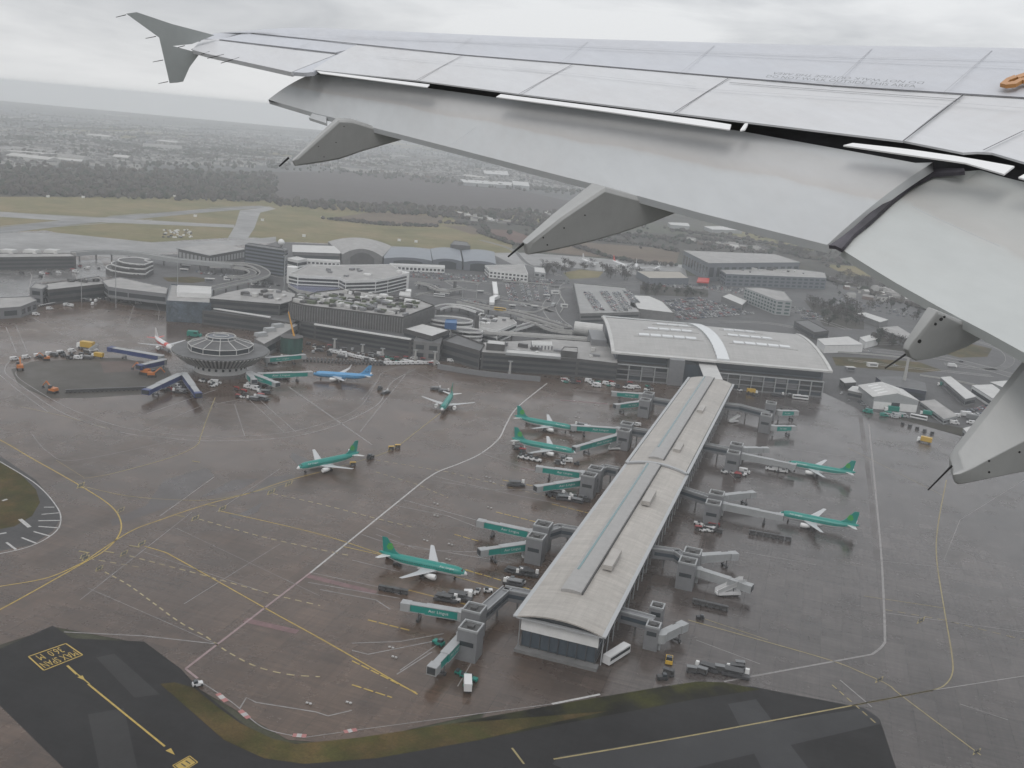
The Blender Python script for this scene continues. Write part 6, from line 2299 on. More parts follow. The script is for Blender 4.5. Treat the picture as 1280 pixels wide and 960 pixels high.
walls([((625, 376), (650, 379), (684, 386)), ((628, 352), (660, 354), (688, 356)), ((700, 372), (706, 380), (700, 392)), ((706, 360), (698, 364), (703, 374)), ((640, 388), (668, 391), (686, 384)), ((556, 352), (580, 352), (600, 355)), ((520, 370), (540, 366), (560, 368)), ((1035, 440), (1090, 444), (1150, 450)), ((1150, 470), (1200, 478), (1260, 492))], M_concl, 1.4, 'low pale retaining wall between roads and car parks', 'retaining walls')
for k, (x_, y_, l_) in enumerate(((694, 367, 9), (683, 372, 7), (600, 367, 7), (540, 361, 8), (556, 370, 9), (668, 386, 6), (705, 384, 7), (640, 385, 6), (262, 352, 9), (285, 350, 8), (230, 340, 8), (232, 335, 9), (320, 356, 10), (352, 368, 7), (1062, 463, 8), (1090, 458, 9))):
    a = P(x_, y_, 0)
    mb = MB()
    mb.box((a.x, a.y, 1.5), (l_, 4, 3), .2)
    kb = empty('site_cabin', (a.x, a.y, 0), ('small white flat-roofed cabin among the ramps and car parks' if k % 3 == 0 else 'small grey flat-roofed cabin among the ramps and car parks'), 'cabin', ('white' if k % 3 == 0 else 'grey') + ' cabins between the car parks')
    mb.build('wall', M_wpan if k % 3 == 0 else M_node, kb)
    mb = MB()
    mb.box((a.x, a.y, 3.1), (l_ + .6, 4.6, .25), .2)
    mb.build('roof', M_roofl, kb)
    mb = MB()
    mb.box((a.x + .4, a.y - 2.05, 1.8), (l_ * .7, .1, 1), .2)
    mb.build('window', M_glass, kb)
# ---------------------------------------------------------------- landside roads, kerbs and greens
def road(name, pts, w, m=None, z=0.03, edge=True, n=4):
    c_ = PL(bez(*pts, n=n))
    mb = MB()
    mb.ribbon(c_, w, z=z)
    tag(mb.build(name, m or M_road), kind='structure')
    if edge:
        mb = MB()
        k = len(c_)
        for sgn in (-1, 1):
            q = []
            for i, p in enumerate(c_):
                d = c_[min(i + 1, k - 1)] - c_[max(i - 1, 0)]
                d.z = 0
                d.normalize()
                q.append(p + Vector((-d.y, d.x, 0)) * (sgn * (w / 2 + .3)))
            mb.loft([[(a.x, a.y, 0), (a.x + .5, a.y + .5, 0), (a.x + .5, a.y + .5, .16), (a.x, a.y, .16)] for a in q])
        tag(mb.build('kerb', M_concl), kind='structure')


road('road', ((700, 352), (692, 358), (693, 370), (686, 384), (693, 398), (706, 408)), 13)
road('road', ((505, 349), (560, 351), (620, 353.5), (700, 359), (760, 356), (800, 353)), 10)
road('road', ((1030, 432), (1080, 437), (1140, 443), (1200, 452), (1280, 474), (1400, 510)), 16)
road('road', ((1035, 427), (1090, 430), (1150, 428), (1200, 424), (1250, 436), (1262, 452), (1240, 462), (1180, 455)), 7)
road('road', ((1060, 450), (1120, 458), (1180, 464), (1240, 470)), 6)
road('road', ((520, 366), (560, 371), (610, 377), (660, 382), (690, 390)), 9)
road('road', ((395, 352), (350, 346), (332, 338)), 8)
road('road', ((560, 352), (575, 360), (605, 366), (640, 374), (690, 380)), 6)
road('road', ((800, 353), (860, 358), (910, 366), (960, 380), (1010, 395), (1060, 412)), 8)
road('road', ((0, 312), (60, 309), (140, 313), (200, 308)), 6, M_taxi, edge=False)
road('road', ((600, 300), (640, 312), (660, 330), (700, 345)), 6)
road('road', ((900, 402), (960, 404), (1010, 414), (1060, 432)), 7)
lines('road_markings', M_white, [([(1035, 433), (1085, 438), (1140, 444)], .5, (4, 5)), ([(1050, 434.5), (1090, 438.5)], 2.2), (bez((700, 353), (693, 358), (694, 370), (687, 384)), .4, (3, 4)), ([(560, 351), (620, 353.5)], .4, (3, 4))], .07)
for pts, m in (([(1040, 446), (1078, 447), (1150, 453), (1178, 463), (1150, 466), (1045, 457)], M_gverge), ([(1165, 438), (1200, 447), (1234, 446), (1240, 436), (1210, 429)], M_gverge), ([(203, 347), (240, 346), (270, 350), (240, 354), (210, 352)], M_gverge), ([(704, 341), (725, 337), (754, 340), (748, 347), (712, 349)], M_grass), ([(800, 356), (885, 362), (885, 372), (800, 368)], M_scrub), ([(1005, 375), (1080, 390), (1080, 412), (1030, 408)], M_scrub), ([(1090, 415), (1140, 428), (1130, 440), (1085, 432)], M_scrub)):
    sheet('landside_green', PL(pts), m, 0.05)
for pts in ([(628, 352), (688, 356), (690, 380), (650, 377), (626, 372)], [(505, 336), (690, 348), (715, 353), (690, 357), (505, 346)], [(815, 378), (870, 370), (950, 394), (900, 404), (840, 402)], [(560, 370), (640, 374), (640, 385), (575, 374)]):
    sheet('parking_surface', PL(pts), M_asph2, 0.035)

# ---------------------------------------------------------------- masts and lamps
def mast(px, py, top, label, group, r=.35, m=None, arm=True, name='light_mast'):
    a = P(px, py, 0)
    lo, hi = 2, 60
    for _ in range(25):
        mid = (lo + hi) / 2
        if proj((a.x, a.y, mid))[1] > top:
            lo = mid
        else:
            hi = mid
    root = empty(name, (a.x, a.y, 0), label, 'light mast', group)
    mb = MB()
    mb.tube((a.x, a.y, 0), (a.x, a.y, lo), r, r * .6, n=7)
    mb.build('pole', m or M_palep, root)
    if arm:
        mb = MB()
        mb.box((a.x, a.y, lo + .2), (3.4, 1.0, .7))
        mb.build('lamp_head', M_palep, root)


for px, py, tp, lb in ((222, 366, 311, 0), (355, 352, 311, 0), (325, 336, 314, 0), (311, 331, 306, 0), (595, 378, 356, 0), (673, 368, 344, 0), (578, 372, 362, 0), (355, 366, 320, 0), (145, 385, 325, 0), (102, 378, 338, 0), (312, 366, 350, 0)):
    mast(px, py, tp, 'tall slim lighting mast among the old terminal buildings' if px < 400 else 'slim lamp mast in the car parks behind the low range', 'lighting masts')
for px, py, tp in ((418, 435, 424), (453, 440, 431), (478, 446, 436), (519, 450, 438), (543, 456, 440), (602, 462, 449), (637, 467, 452)):
    mast(px, py, tp, 'stout pale floodlight column along the terminal front', 'floodlight columns', 1.0, M_concl)
mast(1128, 488, 446, 'thick pale chimney-like mast behind the white gabled hangar', None, 1.5, M_concl, arm=False, name='mast')

# ---------------------------------------------------------------- trees: bare winter crowns
M_bark = mat('bark', (0.06, 0.05, 0.045), .9)
M_twig = mat('winter_twigs', (0.062, 0.052, 0.047), .95, var=.45, scale=.5, spec=.1)
M_twig2 = mat('winter_twigs_pale', (0.085, 0.075, 0.062), .95, var=.4, scale=.5, spec=.1)
M_ever = mat('evergreen_leaf', (0.03, 0.04, 0.025), .9, var=.45, scale=.6, spec=.1)


def tree_parts(seed, h, wd, m, root):
    rr = random.Random(seed)
    mb = MB()
    mb.tube((0, 0, 0), (0, 0, h * .45), .35, .22, n=6)
    for k in range(7):
        a, e = rr.uniform(0, 6.28), rr.uniform(.5, 1.1)
        z = h * rr.uniform(.25, .45)
        l_ = h * rr.uniform(.3, .5)
        mb.tube((0, 0, z), (l_ * math.cos(a) * math.cos(e), l_ * math.sin(a) * math.cos(e), z + l_ * math.sin(e)), .14, .05, n=4)
    mb.build('trunk', M_bark, root)
    mb = MB()
    cl = [(rr.gauss(0, wd * .24), rr.gauss(0, wd * .24), h * rr.uniform(.42, .88), rr.uniform(.14, .26) * wd) for _ in range(12)]
    for k in range(260):
        x, y, z, r = rr.choice(cl)
        d = Vector((rr.gauss(0, 1), rr.gauss(0, 1), rr.gauss(0, .8))).normalized() * r * rr.random() ** .4
        s = rr.uniform(.25, .75)
        c_ = Vector((x, y, z)) + d
        u = Vector((rr.gauss(0, 1), rr.gauss(0, 1), rr.gauss(0, 1))).normalized() * s
        v = u.orthogonal().normalized() * s * rr.uniform(.3, .9)
        mb.add([c_ - u, c_ + v, c_ + u, c_ - v], [(0, 1, 2, 3)])
    mb.build('crown', m, root)


protos = []
for k, (h, wd, m) in enumerate(((11, 9, M_twig), (13, 11, M_twig), (9, 8, M_twig2), (10, 7, M_ever), (12, 9, M_twig2))):
    root = empty('tree', (0, 0, 0))
    tree_parts(50 + k, h, wd, m, root)
    protos.append(root)
used = set()


def plant(k, x, y, s, label, group):
    o = protos[k] if k not in used else copy_tree(protos[k])
    used.add(k)
    o.location = (x, y, 0)
    o.rotation_euler = (0, 0, R.uniform(0, 6.28))
    o.scale = (s, s, s * R.uniform(.85, 1.15))
    tag(o, label, 'tree', group)


def grove(quad, n_, label, ks=(0, 1, 2, 4), s=(.7, 1.2)):
    q = PL(quad)
    for _ in range(n_):
        u, v = R.random(), R.random()
        p = q[0].lerp(q[1], u).lerp(q[3].lerp(q[2], u), v)
        plant(R.choice(ks), p.x, p.y, R.uniform(*s), label, 'trees: ' + label.split(' in ')[-1].split(' along ')[-1])


grove([(676, 334), (712, 332), (716, 346), (684, 348)], 17, 'bare brown tree in the clump beyond the curved avenue')
grove([(750, 337), (800, 340), (806, 352), (756, 349)], 20, 'bare brown tree in the belt before the pale far apron')
grove([(712, 331), (752, 335), (752, 339), (712, 336)], 9, 'small bare tree along the near edge of the pale far apron', s=(.5, .9))
grove([(803, 361), (884, 368), (882, 374), (803, 369)], 34, 'dark tree in the hedge between the car deck and the large car park', ks=(3, 0, 3), s=(.6, 1.0))
grove([(1008, 378), (1074, 389), (1078, 408), (1030, 408)], 44, 'dark tree in the grove right of the hotel slab', ks=(3, 0, 1), s=(.8, 1.3))
grove([(1094, 419), (1138, 428), (1132, 438), (1090, 434)], 18, 'dark tree in the clump right of the small white shed', ks=(3, 0), s=(.7, 1.1))
grove([(965, 309), (1020, 314), (1040, 326), (985, 320)], 26, 'misty tree in the belt behind the blue-grey offices', s=(.9, 1.4))
grove([(1035, 345), (1090, 352), (1110, 366), (1045, 362)], 24, 'misty tree in the fields under the inner flap', s=(.8, 1.3))
grove([(1045, 365), (1160, 392), (1150, 402), (1050, 384)], 18, 'tree in scattered plots between offices and the inner flap', ks=(0, 3, 4), s=(.6, 1.1))
for k in range(len(protos)):
    if k not in used:
        p = P(790, 346)
        plant(k, p.x, p.y, .8, 'bare brown tree in the belt before the pale far apron', 'trees: the belt before the pale far apron')
# ---------------------------------------------------------------- cars and service vehicles
CARCOL = {'white': (.70, .70, .70), 'silver': (.42, .43, .44), 'grey': (.18, .185, .19), 'black': (.025, .025, .03), 'dark blue': (.03, .05, .12), 'red': (.35, .04, .04), 'green': (.0, .22, .17), 'yellow': (.6, .38, .05), 'orange': (.55, .17, .03), 'dark': (.05, .05, .052), 'blue': (.05, .15, .4)}


def cmat(c):
    return mat('paint_' + c.replace(' ', '_'), CARCOL[c], .35)


def car_mesh(L=4.3, W=1.8):
    mb = MB()
    h1, h2 = .85, 1.45
    body = [(-L / 2, .3), (-L / 2, .75), (-L / 2 + .1, h1), (L / 2 - .9, h1 - .05), (L / 2, .62), (L / 2, .3)]
    mb.loft([[(x, -W / 2, z) for x, z in body], [(x, W / 2, z) for x, z in body]], 0)
    cab = [(-L * .46, h1), (-L * .36, h2 - .06), (L * .05, h2), (L * .24, h1)]
    a = [(x, -W * .46, z) for x, z in cab]
    b = [(x, W * .46, z) for x, z in cab]
    t = [(x, -W * .38 if i in (1, 2) else -W * .46, z) for i, (x, z) in enumerate(cab)]
    u = [(x, -y, z) for x, y, z in t]
    o = len(mb.f)
    mb.loft([t, u], 1)
    mb.box((-L * .155, 0, h2 - .01), (L * .40, W * .74, .05), 0, 0)
    for sx in (-L * .3, L * .3):
        for sy in (-1, 1):
            mb.tube((sx, sy * (W / 2 - .2), .33), (sx, sy * (W / 2 + .02), .33), .33, n=8, m=2)
    return mb


CARME = {}


def car_obj(col, name='parked_car', at=None):
    if col not in CARME:
        o = car_mesh().build(name, [cmat(col), M_glass, M_tyre])
        CARME[col] = o.data
        return o
    o = bpy.data.objects.new(name, CARME[col])
    C.objects.link(o)
    return o


SLOTS = []          # (distance, x, y, z, angle, colour, label place)
rc = random.Random(21)
PALETTE = ['white', 'silver', 'silver', 'grey', 'grey', 'black', 'black', 'dark blue', 'red', 'white']


def lot_row(p0, p1, place, z=0.06, pitch=2.6, fill=.88, perp=True, jitter=.15):
    a, b = P(*p0, z), P(*p1, z)
    d = b - a
    ang = math.atan2(d.y, d.x)
    n_ = int(d.length / pitch)
    for k in range(n_):
        if rc.random() > fill:
            continue
        p = a.lerp(b, (k + .5) / n_)
        SLOTS.append(((p - CAM).length, p.x + rc.uniform(-jitter, jitter), p.y, z, ang + (PI / 2 if perp else 0) + (PI if rc.random() < .5 else 0), rc.choice(PALETTE), place))


def rows(quad, n_, place, **kw):
    for k in range(n_):
        f = (k + .5) / n_
        q = quad
        lot_row((q[0][0] + (q[3][0] - q[0][0]) * f, q[0][1] + (q[3][1] - q[0][1]) * f), (q[1][0] + (q[2][0] - q[1][0]) * f, q[1][1] + (q[2][1] - q[1][1]) * f), place, **kw)


for p0, p1 in (((731.5, 366), (746, 388)), ((737, 366), (753, 388)), ((751.5, 365), (769, 389)), ((757, 365), (776, 389)), ((767, 366), (783, 389)), ((772.5, 366), (788, 386)), ((780, 364), (793, 379)), ((785, 364), (798, 379))):
    lot_row(p0, p1, 'on the pale car deck behind the curved roof', z=9.15, fill=.8)
for x0 in (633.5, 640, 651, 658, 667, 680):
    lot_row((x0, 355), (x0 + 6, 377), 'in the open car park beside the curved avenue', fill=.72)
for y0 in (340, 343, 346):
    lot_row((512, y0), (612, y0 + 6.5), 'in the long staff car park below the blue-grey hangars', fill=.9, pitch=2.9)
for y0 in (346.5, 349.5):
    lot_row((620, y0), (712, y0 + 5.5), 'in the rows below the white two-storey office', fill=.85, pitch=2.9)
rows([(826, 376), (872, 371), (945, 393), (850, 401)], 9, 'in the large car park left of the hotel slab', fill=.8)
rows([(880, 355), (930, 361), (926, 368), (872, 361)], 4, 'in the car park between red canopy and hotel', fill=.7)
rows([(820, 352), (872, 356), (868, 362), (806, 357)], 3, 'by the tan hangar', fill=.6)
rows([(988, 383), (1006, 385), (1040, 401), (1000, 400)], 5, 'in the strip car park right of the hotel slab', fill=.8)
rows([(1050, 372), (1150, 392), (1140, 400), (1048, 380)], 3, 'in the lots under the inner flap', fill=.35)
rows([(1046, 487), (1050, 488), (1068, 507), (1062, 506)], 2, 'in the rows left of the white gabled hangar', fill=.85)
lot_row((1074, 502), (1088, 513), 'in the rows left of the white gabled hangar', fill=.8)
rows([(560, 372), (600, 378), (620, 383), (590, 379)], 2, 'beside the raised departures road', fill=.5)
rows([(245, 339), (300, 346), (300, 349), (245, 342)], 2, 'inside the looping raised road', fill=.5)
rows([(318, 349), (352, 356), (340, 362), (300, 355)], 2, 'behind the west wing', fill=.45)
rows([(520, 353), (560, 357), (548, 362), (515, 358)], 2, 'beside the white multi-deck car park', fill=.5)
rows([(1205, 512), (1235, 506), (1240, 515), (1215, 525)], 2, 'beside the cargo sheds under the wing', fill=.6)
for k in range(26):
    x_, y_ = rc.choice([(693, 370), (690, 384), (660, 382), (600, 376), (560, 351), (640, 354), (1090, 439), (1150, 445), (1200, 453), (1120, 458), (960, 381), (860, 358), (700, 403), (640, 390)])
    p = P(x_ + rc.uniform(-8, 8), y_ + rc.uniform(-1, 1))
    SLOTS.append(((p - CAM).length, p.x, p.y, .06, rc.uniform(0, 6.28), rc.choice(PALETTE), 'on the roads behind the terminals'))
SLOTS.sort()
NIND = 285
for d_, x, y, z, a, col, place in SLOTS[:NIND]:
    o = car_obj(col)
    o.location = (x, y, z)
    o.rotation_euler = (0, 0, a)
    tag(o, '%s car parked %s' % (col, place) if 'roads' not in place else '%s car driving %s' % (col, place), 'car', 'cars ' + place)
if len(SLOTS) > NIND:
    base = car_mesh()
    far = MB()
    cols = sorted(set(s[5] for s in SLOTS[NIND:]))
    for d_, x, y, z, a, col, place in SLOTS[NIND:]:
        ca, sa = math.cos(a), math.sin(a)
        o_ = len(far.v)
        far.v += [(x + v[0] * ca - v[1] * sa, y + v[0] * sa + v[1] * ca, z + v[2]) for v in base.v]
        far.f += [tuple(i + o_ for i in f) for f in base.f]
        far.m += [cols.index(col) if m_ == 0 else len(cols) + m_ - 1 for m_ in base.m]
    tag(far.build('distant_parked_cars', [cmat(c_) for c_ in cols] + [M_glass, M_tyre]), kind='stuff')

# ---- airport vehicles, each with its parts
VP = {}


def wheels(root, xs, w, r=.45):
    for x in xs:
        for sy in (-1, 1):
            mb = MB()
            mb.tube((x, sy * w / 2 - .14 * sy - .12, r), (x, sy * w / 2 - .14 * sy + .12, r), r, n=9)
            mb.build('wheel', M_tyre, root)


def make_vehicle(kind, col):
    """a fresh vehicle at the origin, nose along +X"""
    m = cmat(col)
    root = empty(kind, (0, 0, 0))
    if kind == 'van':
        mb = MB()
        pr = [(-2.6, .35), (-2.6, 2.1), (-2.4, 2.25), (1.2, 2.25), (1.9, 1.35), (2.6, 1.15), (2.65, .35)]
        mb.loft([[(x, -1, z) for x, z in pr], [(x, 1, z) for x, z in pr]])
        mb.build('body', m, root)
        mb = MB()
        mb.add([(1.28, -.85, 2.16), (1.95, -.9, 1.38), (1.95, .9, 1.38), (1.28, .85, 2.16)], [(0, 1, 2, 3)])
        q = mb.build('windscreen', M_glass, root)
        q.location.x += .05
        for sy in (-1.02, 1.02):
            mb = MB()
            mb.box((.5, sy, 1.7), (1.2, .03, .6))
            mb.build('side_window', M_glass, root)
        wheels(root, (-1.6, 1.6), 2.1, .38)
    elif kind == 'box_truck':
        mb = MB()
        mb.box((-1.0, 0, 2.3), (6.2, 2.5, 2.6))
        mb.build('box_body', m, root)
        mb = MB()
        mb.box((3.1, 0, 1.5), (1.8, 2.3, 2.0), 0, 0, .9)
        c_ = mb.build('cab', M_wpan, root)
        mb = MB()
        mb.box((4.0, 0, 1.9), (.06, 2.0, .8))
        mb.build('windscreen', M_glass, c_)
        mb = MB()
        mb.box((0, 0, .7), (7.6, 1.2, .5))
        mb.build('chassis', M_steel, root)
        wheels(root, (-2.8, 2.6), 2.4, .5)
    elif kind == 'bus':
        mb = MB()
        mb.box((0, 0, 1.75), (11.5, 2.6, 2.6), 0, 0, .97)
        mb.build('body', m, root)
        for sy in (-1.31, 1.31):
            mb = MB()
            mb.box((0, sy, 2.1), (10.6, .05, 1.0))
            mb.build('window_strip', M_glass, root)
        mb = MB()
        mb.box((5.72, 0, 1.9), (.06, 2.3, 1.4))
        mb.build('windscreen', M_glass, root)
        wheels(root, (-3.6, 3.8), 2.6, .5)
    elif kind == 'tug':
        mb = MB()
        mb.box((0, 0, .75), (3.2, 1.7, .8), 0, 0, .95)
        mb.build('body', m, root)
        mb = MB()
        mb.box((-.6, 0, 1.5), (1.3, 1.5, .8), 0, 0, .85)
        mb.build('cab', M_glass, root)
        wheels(root, (-1.0, 1.1), 1.8, .42)
    elif kind == 'baggage_cart':
        mb = MB()
        mb.box((0, 0, .6), (3.0, 1.6, .22))
        mb.build('bed', M_steel, root)
        mb = MB()
        mb.box((0, 0, 1.95), (3.0, 1.6, .14))
        mb.build('canopy', m, root)
        mb = MB()
        mb.box((-1.45, 0, 1.3), (.08, 1.5, 1.2))
        mb.build('end_panel', m, root)
        mb = MB()
        mb.box((0.1, 0, 1.15), (2.3, 1.3, .9))
        mb.build('load', M_concd, root)
        wheels(root, (-1.0, 1.0), 1.5, .3)
    elif kind == 'boarding_stairs':
        mb = MB()
        mb.box((0, 0, .9), (6.5, 2.0, .8))
        mb.build('chassis', m, root)
        mb = MB()
        mb.add([(-3.6, -.9, .9), (3, -.9, 3.9), (4.2, -.9, 3.9), (4.2, -.9, 3.6), (3, -.9, 3.5), (-3.6, -.9, .5), (-3.6, .9, .9), (3, .9, 3.9), (4.2, .9, 3.9), (4.2, .9, 3.6), (3, .9, 3.5), (-3.6, .9, .5)],
               [(0, 1, 2, 3, 4, 5), (11, 10, 9, 8, 7, 6), (0, 6, 7, 1), (1, 7, 8, 2), (2, 8, 9, 3), (3, 9, 10, 4), (4, 10, 11, 5), (5, 11, 6, 0)])
        mb.build('steps', m, root)
        for sy in (-.95, .95):
            mb = MB()
            mb.add([(-3.6, sy, .9), (3, sy, 3.9), (4.2, sy, 3.9), (4.2, sy, 5), (3, sy, 5), (-3.6, sy, 2)], [(0, 1, 2, 3, 4, 5), (5, 4, 3, 2, 1, 0)])
            mb.build('side_panel', m, root)
        mb = MB()
        mb.tube((3.4, -.7, .8), (3.4, -.7, 3.6), .1, n=5)
        mb.tube((3.4, .7, .8), (3.4, .7, 3.6), .1, n=5)
        mb.build('post', M_steel, root)
        wheels(root, (-2.2, 2.2), 2.0, .4)
    elif kind == 'excavator':
        for sy in (-1.1, 1.1):
            mb = MB()
            mb.box((0, sy, .5), (3.8, .6, 1.0), 0, 0, .9)
            mb.build('track', M_tyre, root)
        mb = MB()
        mb.box((-.4, 0, 1.7), (3.2, 2.6, 1.2), 0, 0, .92)
        mb.build('house', m, root)
        mb = MB()
        mb.box((.6, .7, 2.6), (1.4, 1.1, 1.4), 0, 0, .9)
        mb.build('cab', M_glass, root)
        mb = MB()
        mb.tube((1.0, -.3, 2.0), (3.6, -.3, 4.4), .35, .28, n=5)
        mb.tube((3.6, -.3, 4.4), (5.6, -.3, 2.2), .28, .2, n=5)
        mb.build('boom', m, root)
        mb = MB()
        mb.box((5.6, -.3, 1.5), (.9, 1.1, 1.1), 0, 0, .7)
        mb.build('bucket', M_steel, root)
    elif kind == 'tanker':
        mb = MB()
        mb.tube((-4.2, 0, 1.9), (2.2, 0, 1.9), 1.15, n=14)
        mb.build('tank', m, root)
        mb = MB()
        mb.box((3.6, 0, 1.5), (1.9, 2.3, 2.0), 0, 0, .9)
        c_ = mb.build('cab', m, root)
        mb = MB()
        mb.box((4.55, 0, 1.9), (.06, 2.0, .8))
        mb.build('windscreen', M_glass, c_)
        mb = MB()
        mb.box((0, 0, .7), (8.6, 1.2, .4))
        mb.build('chassis', M_steel, root)
        wheels(root, (-3.2, -2.0, 3.2), 2.4, .5)
    elif kind == 'container_loader':
        mb = MB()
        mb.box((0, 0, .7), (7.5, 2.8, .7))
        mb.build('chassis', M_steel, root)
        mb = MB()
        mb.box((-.6, 0, 1.9), (5.0, 2.6, .3))
        mb.build('platform', m, root)
        mb = MB()
        for x in (-2.4, 1.2):
            mb.tube((x, -1.1, .8), (x + 1.5, -1.1, 1.9), .1, n=5)
            mb.tube((x, 1.1, .8), (x + 1.5, 1.1, 1.9), .1, n=5)
        mb.build('scissor_arms', M_steel, root)
        mb = MB()
        mb.box((2.9, .9, 1.7), (1.2, .9, 1.5), 0, 0, .9)
        mb.build('cab', M_wpan, root)
        wheels(root, (-2.6, 2.4), 2.6, .4)
    elif kind == 'cargo_container':
        mb = MB()
        mb.add([(-.8, -1, .35), (.8, -1, .35), (.8, 1, .35), (-.8, .7, .35), (-.8, -1, 1.9), (.8, -1, 1.9), (.8, 1, 1.9), (-.8, 1, 1.9)], [(3, 2, 1, 0), (4, 5, 6, 7), (0, 1, 5, 4), (1, 2, 6, 5), (2, 3, 7, 6), (3, 0, 4, 7)])
        mb.build('box', m, root)
        mb = MB()
        mb.box((0, 0, .2), (2.2, 2.2, .25))
        mb.build('dolly', M_steel, root)
    return root


NV = [0]


def veh(kind, col, px, py, ang, label, group=None, scale=1.0, z=0.05, world=None):
    p = world or P(px, py, z)
    key = (kind, col)
    if key in VP:
        o = copy_tree(VP[key])
        o.scale = (1, 1, 1)
    else:
        o = VP[key] = make_vehicle(kind, col)
    for k in ('label', 'category', 'group'):
        if k in o:
            del o[k]
    o.location = (p.x, p.y, z)
    o.rotation_euler = (0, 0, rad(ang))
    o.scale = (scale,) * 3
    tag(o, label, kind.replace('_', ' '), group)
    NV[0] += 1
    return o


# single, recognisable ones
veh('excavator', 'orange', 25, 462, 120, 'orange excavator at the far left edge of the old asphalt island', scale=1.5)
veh('excavator', 'orange', 66, 491, 160, 'orange excavator at the lower edge of the old asphalt island', scale=1.4)
veh('excavator', 'orange', 181, 468, 170, 'orange excavator with boom stretched left, beside the short navy bridge', scale=1.6)
veh('excavator', 'orange', 190, 471, 20, 'second orange excavator, closer to the lower navy bridge', scale=1.4)
veh('excavator', 'orange', 58, 450, 200, 'small orange excavator at the top of the old asphalt island', scale=1.1)
veh('box_truck', 'yellow', 107, 436, 170, 'yellow box truck on the apron above the bare soil patch', scale=1.5)
veh('boarding_stairs', 'white', 117, 439, 60, 'white stairs beside the yellow box truck')
veh('box_truck', 'yellow', 122, 447, 170, 'small yellow truck above the bare soil patch')
veh('van', 'green', 243, 421, 5, 'green van between the red and white airliner and the glazed block', scale=2.0)
veh('box_truck', 'yellow', 1155, 553, 150, 'lone yellow truck on the right-hand apron near the fairing tip', scale=1.1)
veh('tanker', 'dark', 765, 826, 55, 'dark tanker')if False else None
veh('bus', 'white', 770, 823, 52, 'white bus standing right of the glazed pier end', scale=1.15)
veh('tug', 'yellow', 836, 828, 80, 'yellow tug on the apron right of the white bus', scale=1.5)
veh('box_truck', 'white', 584, 859, 95, 'white box truck parked below the nearest double tower')
veh('boarding_stairs', 'white', 910, 744, 15, 'white boarding stairs below the pale bridges right of the pier', scale=1.5)
veh('boarding_stairs', 'white', 665, 698, 10, 'white boarding stairs left of the pier, near the glazed end node', scale=1.2)
veh('boarding_stairs', 'white', 768, 562, 20, 'farther white boarding stairs by the node of the docked green pair')
veh('boarding_stairs', 'white', 770, 556, 20, 'white boarding stairs right beside the node of the docked green pair')
veh('boarding_stairs', 'white', 917, 528, 30, 'white boarding stairs in the corner right of the pier')
veh('tug', 'white', 553, 772, 170, 'white tug under the level green bridge by the double tower', scale=1.3)
veh('tug', 'yellow', 564, 774, 170, 'yellow tug under the level green bridge by the double tower', scale=1.1)
veh('tug', 'green', 548, 806, 150, 'green tug below the level green bridge by the double tower', scale=1.3)
veh('van', 'white', 587, 743, 10, 'white van behind the double tower nearest the pier end', scale=.85)
veh('tug', 'white', 597, 740, 80, 'small white tug standing crosswise behind the double tower')
veh('tug', 'white', 610, 740, 10, 'white tug close to the corridor of the double tower', scale=1.1)
veh('tug', 'white', 247, 857, 30, 'small white tug on the grass corner where the pink line ends')
veh('container_loader', 'dark', 645, 607, 5, 'dark loader alone on the open apron left of the empty bridges', scale=1.2)
veh('tug', 'dark', 475, 487, 80, 'dark tug on the apron arc right of the sky blue airliner', scale=1.4)
veh('tug', 'dark', 463, 573, 70, 'dark tug at the left edge of the apron beyond the taxiing airliner', scale=1.4)
veh('container_loader', 'white', 885, 662, 150, 'pale loader among red carts right of the pier')
veh('van', 'black', 788, 531, 95, 'black van behind the taxiing lane')if False else None
veh('van', 'white', 563, 452, 10, 'white van under the dark slanting block')
veh('tanker', 'yellow', 577, 451, 15, 'yellow-green tanker under the dark slanting block', scale=1.2)
veh('box_truck', 'yellow', 940, 492, 0, 'yellow truck under the framed front of the curved-roof terminal')
veh('bus', 'white', 1000, 499, -3, 'white bus under the framed front of the curved-roof terminal')
veh('box_truck', 'green', 1114, 515, 170, 'green truck before the white gabled hangar door', scale=1.2)
veh('box_truck', 'green', 1157, 519, 160, 'green truck right of the white gabled hangar')
veh('box_truck', 'green', 1208, 502, 10, 'green truck between the cargo sheds', scale=1.3)
veh('box_truck', 'green', 1178, 483, 160, 'green truck behind the navy shed')
veh('bus', 'white', 1148, 524, 150, 'white bus standing diagonally right of the gabled hangar')
veh('van', 'white', 1068, 492, 40, 'white van with yellow lamps beside the low pale annex')
veh('van', 'silver', 692, 383, 70, 'silver bus-like van on the curved avenue', scale=1.6)
veh('bus', 'yellow', 625, 388, -10, 'yellow bus on the raised departures road', z=7.1, world=P(625, 388.5, 7))
veh('bus', 'white', 660, 408, 30, 'white bus on the ramp behind the pale deck car park')
veh('bus', 'white', 558, 365, 5, 'white bus beside the stacked white ramps')
veh('bus', 'white', 549, 371, 5, 'white coach before the raised departures road')
veh('box_truck', 'white', 1190, 459, 5, 'white truck on the slip road under the wing')
# rows and clusters: shown alike, labelled alike
rv = random.Random(5)


def cluster(quad, n_, kinds, where, ang=(-25, 5), s=(.9, 1.3)):
    q = PL(quad)
    for _ in range(n_):
        u, v = rv.random(), rv.random()
        p = q[0].lerp(q[1], u).lerp(q[3].lerp(q[2], u), v)
        kd, cl = rv.choice(kinds)
        veh(kd, cl, 0, 0, rv.uniform(*ang) + (180 if rv.random() < .5 else 0), '%s %s %s' % (cl, kd.replace('_', ' '), where), '%ss %s' % (kd.replace('_', ' '), where), rv.uniform(*s), world=Vector((p.x, p.y, 0)))


